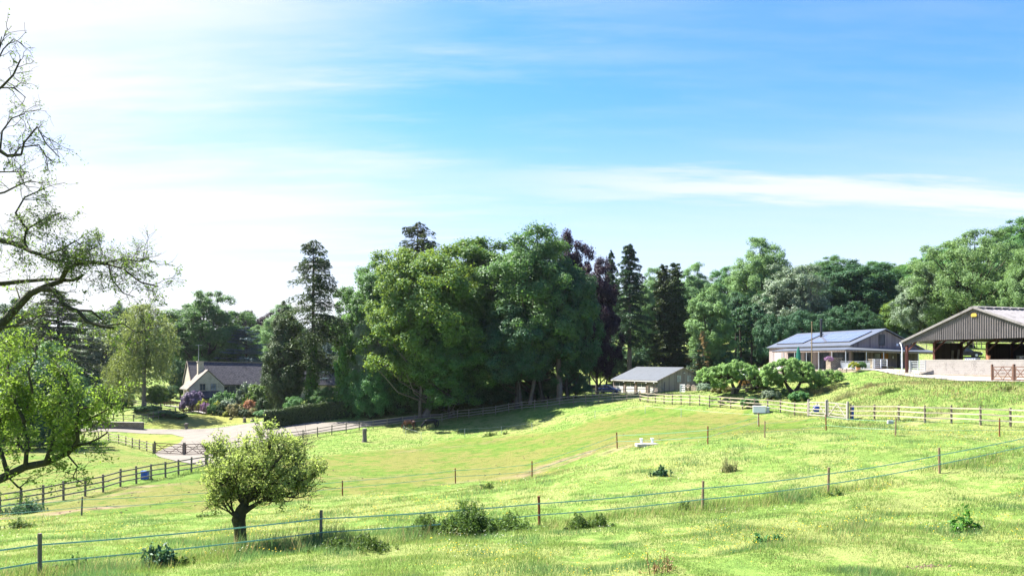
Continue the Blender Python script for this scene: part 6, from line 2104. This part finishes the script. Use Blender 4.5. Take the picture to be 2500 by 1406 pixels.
# ---- weeds, nettles and docks in the meadow
def weed(name, label, cat, px, py, w, h, n, leaf, mat, seed, stems=18, group=None, aspect=.4, spread=None):
    """clump of upright leafy stems"""
    r = np.random.RandomState(seed)
    b = G(px, py)
    bb = np.array(tuple(b))
    t = thing(name, label, cat, b, group=group)
    mb = MB()
    pts = []
    for s in range(stems):
        x, y = float(np.clip(r.normal() * .48, -1.15, 1.15)) * w / 2, r.normal() * w * .16
        hh = h * (1 - .5 * (2 * abs(x) / w) ** 2) * (.72 + .28 * math.sin(x * 4.1 / max(.6, w) * 3 + seed)) * r.uniform(.45, 1.15)
        z0 = g1(b.x + x, b.y + y) - b.z
        lean = r.normal(size=2) * .15 * hh
        top = np.array([x + lean[0], y + lean[1], z0 + hh])
        bot = np.array([x, y, z0 - .05])
        mb.tube([tuple(bot), tuple((bot + top) / 2 + r.normal(size=3) * .03), tuple(top)], [.012, .009, .004], 4, cap=False)
        m = n // stems
        f = r.uniform(.05, 1, m)
        q = bot + (top - bot) * f[:, None] + r.normal(size=(m, 3)) * np.array([[.09, .09, .03]]) * (1.25 - f)[:, None] * (h / .8)
        pts.append(q)
    C = np.concatenate(pts)
    n = len(C)
    V, Q = leaf_quads(C, r.normal(size=(n, 3)) * .8 + np.array([[0, -.2, .8]]), leaf * r.uniform(.55, 1.35, n), r, aspect)
    link_mesh('leaves', raw_mesh('leaves', V, Q, mat, {'tint': np.repeat(r.uniform(0, 1, n), 4)}), t)
    mb.build('stems', mat, t)
    return t


WG = 'weed clumps in the meadow'
weed('nettle_patch', 'large dark nettle patch behind the near tape, below the middle of the picture', 'nettles', 1150, 1302, 3.6, 1.15, 15000, .10, M['nettle'], 71, 260, WG)
weed('nettle_patch', 'low extension of nettles left of the large patch', 'nettles', 1050, 1302, 1.9, .75, 5200, .085, M['nettle'], 72, 60, WG)
weed('weed_clump', 'dense weed clump right of the near rusty stake', 'weeds', 1430, 1288, 1.7, .62, 4200, .08, M['nettle'], 73, 70, WG)
weed('dock_plant', 'dark leafy dock at the lower left below the lone apple tree', 'dock', 392, 1388, 1.0, .8, 900, .16, M['deep_green'], 74, 34, WG, .45)
weed('dock_plant', 'smaller dock just right of the dark leafy one', 'dock', 452, 1380, .5, .45, 260, .12, M['nettle'], 75, 12, WG, .45)
weed('dock_plant', 'leafy weed at the bottom left beside the wooden stake', 'dock', 180, 1400, .75, .55, 420, .12, M['lime'], 76, 18, WG, .45)
weed('dock_plant', 'dark bushy dock on the mound right of centre', 'dock', 1614, 1160, 1.15, .6, 700, .16, M['deep_green'], 77, 26, WG, .42)
weed('dock_plant', 'tall reddish dock with broad leaves on the right', 'dock', 2352, 1298, .8, .85, 170, .22, M['ivy'], 78, 9, WG, .4)
weed('dock_plant', 'leafy thistle left of the right-hand wooden stake', 'thistle', 1668, 1246, .6, .45, 200, .14, M['nettle'], 79, 10, WG, .35)
weed('dock_plant', 'low broad-leaved dock in the right foreground grass', 'dock', 1870, 1322, 1.0, .28, 260, .15, M['lime'], 80, 16, WG, .5)
weed('dock_plant', 'dry dock stems at the bottom right of centre', 'dock', 1612, 1400, .8, .6, 130, .1, M['dying'], 81, 12, WG, .3)
weed('dock_plant', 'small weed at the foot of the middle right stake', 'dock', 2040, 1208, .7, .32, 160, .12, M['nettle'], 82, 9, WG, .4)
weed('bramble_bush', 'dark bramble bush at the left edge in front of the rail fence', 'bramble', 62, 1252, 2.3, .95, 3600, .1, M['deep_green'], 83, 90, WG, .6)
weed('weed_clump', 'tangle of weeds at the left edge below the bramble bush', 'weeds', 50, 1290, 1.9, .5, 1200, .1, M['nettle'], 84, 46, WG)
weed('weed_clump', 'green nettle tuft in the mown paddock behind the white tape', 'nettles', 1196, 1064, 2.1, .75, 1100, .12, M['nettle'], 85, 46, WG)
weed('weed_clump', 'small nettle tuft right of the larger one behind the white tape', 'nettles', 1233, 1060, .9, .5, 420, .12, M['nettle'], 86, 20, WG)
weed('weed_clump', 'low weedy tuft on the edge of the mown paddock below centre', 'weeds', 1188, 1194, 1.1, .45, 500, .1, M['nettle'], 87, 26, WG)
weed('weed_clump', 'nettles along the tape left of the large nettle patch', 'weeds', 870, 1338, 2.4, .5, 4200, .075, M['nettle'], 88, 90, WG)
weed('weed_clump', 'weeds round the foot of the wooden stake right of the apple tree', 'weeds', 765, 1338, .9, .5, 700, .085, M['lime'], 89, 30, WG)
weed('weed_clump', 'low weeds in the grass left of the apple trunk', 'weeds', 500, 1262, 1.1, .35, 450, .09, M['nettle'], 90, 22, WG)
weed('grass_tussock', 'pale feathery grass tussock on the mound right of the dark dock', 'grass tussock', 1778, 1150, 1.0, .75, 1100, .13, M['pink_shrub'], 91, 90, WG, .12)
weed('weed_clump', 'dark weed on the grassy bank below the brown gate', 'weeds', 2455, 952, 1.5, .4, 500, .14, M['nettle'], 92, 26, WG)
for k, (px, py, w_, h_, lab) in enumerate([(1995, 962, 2.6, .8, 'tall tan grass and weeds on the bank right of the apple trees'), (2030, 950, 3.0, .8, 'tall tan grass in the middle of the bank'), (2062, 972, 2.6, .7, 'tall pale grass above the silvery gates'),
                                         (2120, 945, 2.2, .5, 'low tan grass tussocks on the bank below the ramp'), (2170, 957, 2.0, .4, 'dark green tussocks on the bank below the ramp')]):
    weed('weed_clump', lab, 'weeds', px, py, w_, h_, 2200, .13, M['pink_shrub'] if k != 4 else M['nettle'], 130 + k, 120, WG, .13)
for k, (px, D, yt, w, key, lab) in enumerate([(1880, 86, 968, 55, 'sh_grey', 'green scrub under the right apple tree'),
                                              (1760, 95, 955, 60, 'sh_pink', 'whitish flowering scrub below the left apple tree'), (1830, 84, 978, 50, 'sh_green', 'green scrub behind the middle of the sunlit fence'),
                                              (1725, 108, 958, 60, 'sh_grey', 'pale scrub at the foot of the garage gable'), (1950, 83, 978, 55, 'sh_green', 'green scrub behind the fence below the right apple trunk')]):
    yt = CY - (g1((px - CX) / F * D, D) - H + random.uniform(.8, 1.25)) * F / D
    plant('scrub_bush', lab, 'scrub', key, px, D, yt, w * .8, 'scrub on the bank', crown_name='foliage', trunk_name='stem')
for px, D, yt, w, lab in [(395, 139, 1012, 60, 'reedy green plants on the stream bank left of the lawn'), (360, 140, 1018, 60, 'reedy green plants right above the bridge parapet'), (435, 139, 1010, 40, 'dark green plants on the stream bank near the right footbridge')]:
    yt = CY - (g1((px - CX) / F * D, D) - H + .9) * F / D
    plant('bank_plants', lab, 'plants', 'sh_green', px, D, yt, w, 'plants along the stream bank', crown_name='foliage', trunk_name='stem')


# ---- grass: countless blades, one object for each sort of sward
def sward(name, label, n, Dmin, Dmax, fn, mat, seed, pw=1.0, bend=.45):
    r = np.random.RandomState(seed)
    u = r.uniform(0, 1, n)
    D = np.exp(np.log(Dmin) + u * (np.log(Dmax) - np.log(Dmin)))
    th = r.uniform(-.78, .80, n)
    x = D * th; y = D
    hgt, wid, colr, keep = fn(x, y, r)
    x, y, hgt, wid, colr = x[keep], y[keep], hgt[keep], wid[keep], colr[keep]
    n = len(x)
    z = gz(x, y) - .02
    a = r.uniform(0, 6.283, n)
    ln = bend * hgt * r.uniform(.2, 1.2, n)
    la = r.uniform(0, 6.283, n)
    s = np.c_[np.cos(a), np.sin(a)] * (wid / 2)[:, None]
    B0 = np.c_[x - s[:, 0], y - s[:, 1], z]; B1 = np.c_[x + s[:, 0], y + s[:, 1], z]
    Tp = np.c_[x + np.cos(la) * ln + .12 * hgt, y + np.sin(la) * ln, z + hgt * r.uniform(.75, 1.05, n)]
    V = np.stack([B0, B1, Tp], 1).reshape(-1, 3)
    me = raw_mesh(name, V, np.arange(3 * n).reshape(n, 3), mat, colattr=np.repeat(colr, 3, 0))
    tag(link_mesh(name, me), label, 'grass', kind='stuff')
    print(name, n)


m, nt, out = newmat('grass_blade')
at = N(nt, 'ShaderNodeAttribute', attribute_name='col')
d = N(nt, 'ShaderNodeBsdfPrincipled', {'Base Color': at.outputs['Color'], 'Roughness': .55, 'Specular IOR Level': .3})
tb = N(nt, 'ShaderNodeBsdfTranslucent', {'Color': at.outputs['Color']})
mx = N(nt, 'ShaderNodeMixShader', {0: .5, 1: d.outputs[0], 2: tb.outputs[0]})
nt.links.new(mx.outputs[0], out.inputs[0])
M['grass_blade'] = m

DRIVE_P = [(p.x, p.y) for p in DRIVE]; RAMP_P = [(p.x, p.y) for p in RAMP]
TAPE1 = [(p.x, p.y) for p in E1]


def linedist(x, y, pl):
    d = np.full(x.shape, 1e9)
    for (ax, ay), (bx, by) in zip(pl[:-1], pl[1:]):
        ex, ey = bx - ax, by - ay
        t = np.clip(((x - ax) * ex + (y - ay) * ey) / (ex * ex + ey * ey), 0, 1)
        d = np.minimum(d, np.hypot(x - ax - t * ex, y - ay - t * ey))
    return d


def meadow_fn(x, y, r):
    n = len(x)
    mo, lw, di = masks(x, y)
    p1 = vnoise(x, y, 5, 11); p2 = vnoise(x, y, 1.4, 12); p3 = vnoise(x, y, 9, 13)
    u = r.uniform(0, 1, n)
    g0 = np.array([.142, .23, .045]); g1_ = np.array([.21, .28, .07]); g2 = np.array([.105, .20, .066]); tan = np.array([.34, .28, .12]); pale = np.array([.24, .27, .07])
    c = g0 + (g1_ - g0) * np.clip(.6 * p1 + .6 * u - .1, 0, 1)[:, None]
    bl = np.clip((p2 - .62) * 4, 0, 1) * .8
    c = c * (1 - bl[:, None]) + g2 * bl[:, None]
    seed_ = (r.uniform(0, 1, n) < .03 + (.04 + .16 * np.clip((y - 20) / 10, 0, 1)) * np.clip((p3 - .45) * 3, 0, 1))
    c[seed_] = np.where(r.uniform(0, 1, (seed_.sum(), 1)) < .5, tan, pale)
    near = np.clip(1.4 - linedist(x, y, TAPE1) / 1.1, 0, 1) * (vnoise(x, y, 2.3, 14) > .35)
    h = (.045 + .06 * p2 + .055 * p1) * np.clip(.55 + y / 50, .75, 1.1) * r.uniform(.6, 1.25, n)
    seed_ |= (near > .5) & (r.uniform(0, 1, n) < .22)
    c[(near > .5) & (r.uniform(0, 1, n) < .16)] = tan
    h = h * (1 + 2.0 * near) * np.where(seed_, 1.5, 1)
    h = h * np.clip(1 + .5 * np.clip((p2 - .6) * 4, 0, 1), 1, 2)
    w = (.007 + .00042 * y) * r.uniform(.7, 1.3, n)
    bright = (.85 + .3 * r.uniform(0, 1, (n, 1)))
    keep = (r.uniform(0, 1, n) > np.clip(mo * 1.15, 0, 1)) & ~inpoly(x, y, DRIVE_P) & ~inpoly(x, y, RAMP_P) & (di < .4)
    return h, w, c * bright, keep


sward('meadow_grass', 'tall mixed meadow grass with pale seed heads', 620000, 13.5, 78, meadow_fn, M['grass_blade'], 101)


def turf_fn(x, y, r):
    n = len(x)
    mo, lw, di = masks(x, y)
    p1 = vnoise(x, y, 4, 21); p2 = vnoise(x, y, 1.2, 22)
    c = np.array([.062, .128, .016]) + (np.array([.115, .13, .036]) - np.array([.062, .128, .016])) * np.clip(.7 * p1 + .5 * r.uniform(0, 1, n) - .1, 0, 1)[:, None]
    h = (.035 + .04 * p2) * r.uniform(.6, 1.3, n)
    w = (.008 + .0004 * y) * r.uniform(.7, 1.3, n)
    keep = (mo > .35) & (di < .3) & ~inpoly(x, y, DRIVE_P)
    return h, w, c, keep


sward('mown_turf', 'short grazed yellowish turf of the paddock', 190000, 40, 118, turf_fn, M['grass_blade'], 102, bend=.8)


def far_fn(x, y, r):
    n = len(x)
    mo, lw, di = masks(x, y)
    p1 = vnoise(x, y, 6, 31); p2 = vnoise(x, y, 2.2, 32)
    g0 = np.array([.056, .12, .02]); g1_ = np.array([.105, .152, .032]); tan = np.array([.28, .23, .10])
    c = g0 + (g1_ - g0) * np.clip(.6 * p1 + .6 * r.uniform(0, 1, n) - .1, 0, 1)[:, None]
    bank = (x > 27) & (y < 100)
    sd = (r.uniform(0, 1, n) < np.where(bank, .2 + .5 * np.clip((p2 - .45) * 3, 0, 1), .03))
    c[sd] = tan
    h = np.where(bank, .12 + .2 * p2, .09 + .09 * p2) * r.uniform(.6, 1.3, n)
    w = (.012 + .00045 * y) * r.uniform(.7, 1.3, n)
    keep = (mo < .4) & (lw < .4) & ~inpoly(x, y, DRIVE_P) & ~inpoly(x, y, RAMP_P) & (di < .3)
    # nothing grows inside buildings or on the yard
    keep &= ~inpoly(x, y, [(36, 96), (36, 125), (60, 125), (60, 92), (72, 84), (75, 110), (60, 112), (44, 90), (41, 88)]) & ~((np.hypot(x - 26, y - 149) < 10.5))
    keep &= ~inpoly(x, y, [(43, 90), (49, 70), (75, 80), (70, 100)])
    return h, w, c, keep


sward('far_grass', 'green grass of the far pasture, the bank and the field edges', 330000, 62, 160, far_fn, M['grass_blade'], 103)


def flower_fn(cols, thr, sd):
    def fn(x, y, r):
        n = len(x)
        mo, lw, di = masks(x, y)
        p1 = vnoise(x, y, 3.5, sd); p2 = vnoise(x, y, .9, sd + 1)
        keep = (mo < .3) & (r.uniform(0, 1, n) < np.clip((y - 17) / 9, .12, 1)) & (p1 * .6 + p2 * .5 > thr) & (r.uniform(0, 1, n) < .8)
        c = np.array(cols)[r.randint(0, len(cols), n)]
        return .16 + .12 * r.uniform(0, 1, n), (.012 + .0006 * y) * r.uniform(.7, 1.3, n), c, keep
    return fn


def flowers(name, label, n, Dmin, Dmax, fn, seed):
    r = np.random.RandomState(seed)
    D = np.exp(np.log(Dmin) + r.uniform(0, 1, n) * (np.log(Dmax) - np.log(Dmin)))
    x = D * r.uniform(-.7, .7, n); y = D
    h, w, c, keep = fn(x, y, r)
    x, y, h, w, c = x[keep], y[keep], h[keep], w[keep], c[keep]
    n = len(x)
    C = np.c_[x, y, gz(x, y) + h]
    V, Q = leaf_quads(C, np.array([[0, -.25, 1.]]) + r.normal(size=(n, 3)) * .3, w * 1.3, r, .9)
    me = raw_mesh(name, V, Q, M['grass_blade'], colattr=np.repeat(c, 4, 0))
    tag(link_mesh(name, me), label, 'flowers', kind='stuff')
    print(name, n)


flowers('buttercups', 'yellow buttercups scattered in drifts through the meadow', 24000, 15, 72, flower_fn([(.75, .52, .01), (.8, .6, .03)], .68, 41), 111)
flowers('white_clover', 'white clover heads in patches on the near meadow', 9000, 14, 60, flower_fn([(.62, .62, .5), (.7, .68, .58)], .76, 51), 112)

r = np.random.RandomState(77)
D = np.exp(r.uniform(np.log(42), np.log(112), 9000)); x = D * r.uniform(-.66, .5, 9000)
mo, lw_, di = masks(x, D)
near_edge = np.abs(polydist(x, D, MOWN)) < 5
k = (mo > .4) & (r.uniform(0, 1, 9000) < np.where(near_edge, .10, .035) + di * .5) & ~inpoly(x, D, DRIVE_P)
hole = G(2265, 1384)
x, y = np.r_[x[k], hole.x + r.normal(size=60) * .2], np.r_[D[k], hole.y + r.normal(size=60) * .16]
n = len(x); s = r.uniform(.025, .08, n) * (.6 + y / 110)
base_ = np.c_[x, y, gz(x, y)]
o8 = np.array([[1, 0, 0], [0, 1, 0], [-1, 0, 0], [0, -1, 0], [0, 0, .7], [0, 0, -.3]])
V = (base_[:, None, :] + o8[None] * s[:, None, None] * r.uniform(.6, 1.4, (n, 6, 1))).reshape(-1, 3)
f8 = np.array([[0, 1, 4], [1, 2, 4], [2, 3, 4], [3, 0, 4], [1, 0, 5], [2, 1, 5], [3, 2, 5], [0, 3, 5]])
Fc = (f8[None] + 6 * np.arange(n)[:, None, None]).reshape(-1, 3)
tag(link_mesh('soil_clods', raw_mesh('soil_clods', V, Fc, M['soil'])), 'dark clods and droppings scattered on the grazed paddock', 'clods', kind='stuff')

# ------------------------------------------------------------------ sky, sun, camera
SUN_EL, SUN_AZ = R(53), (-.88, .47)          # the sun stands to the left, a little beyond the scene
sd = Vector((SUN_AZ[0] * math.cos(SUN_EL), SUN_AZ[1] * math.cos(SUN_EL), math.sin(SUN_EL)))
sd.normalize()
sun = bpy.data.lights.new('sun', 'SUN')
sun.energy = 4.8
sun.angle = R(.53)
sun.color = (1, .955, .88)
so = bpy.data.objects.new('sun', sun)
COL.objects.link(so)
so.rotation_euler = (-sd).to_track_quat('-Z', 'Y').to_euler()
so.location = (-60, 40, 80)

w = bpy.data.worlds.new('World')
sc.world = w
w.use_nodes = True
nt = w.node_tree
nt.nodes.clear()
out = nt.nodes.new('ShaderNodeOutputWorld')
sky = N(nt, 'ShaderNodeTexSky', sky_type='NISHITA', sun_disc=False)
sky.sun_elevation = SUN_EL
sky.sun_rotation = math.atan2(sd.x, sd.y)
sky.air_density = 1.0
sky.dust_density = .5
sky.ozone_density = 1.6
tc = nt.nodes.new('ShaderNodeTexCoord')
sep = N(nt, 'ShaderNodeSeparateXYZ', {0: tc.outputs['Generated']})
# thin high cloud: stretched noise on a plane high above the ground
zz = N(nt, 'ShaderNodeMath', {0: sep.outputs[2], 1: .12}, operation='ADD').outputs[0]
u = N(nt, 'ShaderNodeMath', {0: sep.outputs[0], 1: zz}, operation='DIVIDE').outputs[0]
v = N(nt, 'ShaderNodeMath', {0: sep.outputs[1], 1: zz}, operation='DIVIDE').outputs[0]
uv = N(nt, 'ShaderNodeCombineXYZ', {0: u, 1: v, 2: 0.0}).outputs[0]


def MA(op, a, b=None, **k):
    return N(nt, 'ShaderNodeMath', {0: a, **({1: b} if b is not None else {})}, operation=op, **k).outputs[0]


def MR(x, a, b, c, d):
    return N(nt, 'ShaderNodeMapRange', {0: x, 1: a, 2: b, 3: c, 4: d}, interpolation_type='SMOOTHSTEP').outputs[0]


mp = N(nt, 'ShaderNodeMapping', {0: uv, 'Location': (3.1, .4, 0), 'Rotation': (0, 0, R(14)), 'Scale': (.6, 2.6, 1)})
cn = noise(nt, mp.outputs[0], 1.0, 8, .6)
mp2 = N(nt, 'ShaderNodeMapping', {0: uv, 'Rotation': (0, 0, R(-35)), 'Scale': (1.6, 7, 1)})
cn2 = noise(nt, mp2.outputs[0], 1.0, 6, .65)
wisp = MA('ADD', MA('MULTIPLY', cn, .75), MA('MULTIPLY', cn2, .35))
cirrus = MA('MULTIPLY', MR(wisp, .485, .70, 0.0, .85), MR(u, -1.2, .6, 1.0, .12))
# one long bright band low in the sky, fading out westward
vb = MA('ADD', MA('ADD', v, MA('MULTIPLY', cn2, .5)), MA('MULTIPLY', u, -.02))
band = MA('MULTIPLY', MR(MA('ABSOLUTE', MA('SUBTRACT', vb, 3.15)), .02, .24, .85, 0.0), MR(u, -.6, 1.0, 0.0, 1.0))
cl = MA('MAXIMUM', cirrus, band)
# milky air towards the sun and the horizon
dt_ = N(nt, 'ShaderNodeVectorMath', {0: tc.outputs['Generated'], 1: (-.80, .58, .15)}, operation='DOT_PRODUCT').outputs['Value']
mp3 = N(nt, 'ShaderNodeMapping', {0: uv, 'Location': (.7, 2.2, 0), 'Rotation': (0, 0, R(10)), 'Scale': (.38, 1.5, 1)})
cn3 = noise(nt, mp3.outputs[0], 1.0, 9, .62)
veil = MA('ADD', dt_, MA('MULTIPLY', MA('SUBTRACT', cn3, .5), .55))
glow = MR(veil, .60, 1.0, 0.0, 1.0)
hz = MR(sep.outputs[2], .02, .33, .9, 0.0)
both = MA('SUBTRACT', 1.0, MA('MULTIPLY', MA('SUBTRACT', 1.0, glow), MA('MULTIPLY', MA('SUBTRACT', 1.0, hz), MA('SUBTRACT', 1.0, cl))))
tint = N(nt, 'ShaderNodeMix', {0: 1.0, 6: sky.outputs[0], 7: (.36, .67, 1.2, 1)}, data_type='RGBA', blend_type='MULTIPLY').outputs[2]
SKYW = 3.7
col = mixc(nt, both, tint, (SKYW * .98, SKYW, SKYW * 1.03))
bg = N(nt, 'ShaderNodeBackground', {'Color': col, 'Strength': .063})
nt.links.new(bg.outputs[0], out.inputs[0])

# thin summer haze hanging in the valley air
m, hn, ho = newmat('haze')
pv = N(hn, 'ShaderNodeVolumePrincipled', {'Color': (.86, .93, 1.0, 1), 'Density': HAZE, 'Anisotropy': .55})
hn.links.new(pv.outputs[0], ho.inputs['Volume'])
mb = MB(); mb.box(-960, 960, -420, 960, float(ZZ.min()) - 1, 54)
tag(mb.build('haze', m), 'thin pale haze in the air', kind='stuff')

cam = bpy.data.cameras.new('camera')
cam.sensor_width = 36
cam.lens = F * 36 / 2500
cam.shift_x = 0
cam.shift_y = (CY - 703) / 2500
cam.clip_start = .1
cam.clip_end = 9000
co = bpy.data.objects.new('camera', cam)
COL.objects.link(co)
co.location = (0, 0, H)
co.rotation_euler = (R(90), 0, 0)
sc.camera = co
sc.view_settings.view_transform = 'Standard'
sc.view_settings.look = 'None'
sc.view_settings.exposure = 2.2
sc.view_settings.gamma = 1
sc.render.engine = 'CYCLES'
sc.cycles.max_bounces = 6
sc.cycles.diffuse_bounces = 3
sc.cycles.transmission_bounces = 4
sc.cycles.use_denoising = True
sc.cycles.denoiser = 'OPENIMAGEDENOISE'
sc.cycles.denoising_prefilter = 'ACCURATE'
sc.cycles.denoising_input_passes = 'RGB_ALBEDO_NORMAL'
print('objects', len(bpy.data.objects))
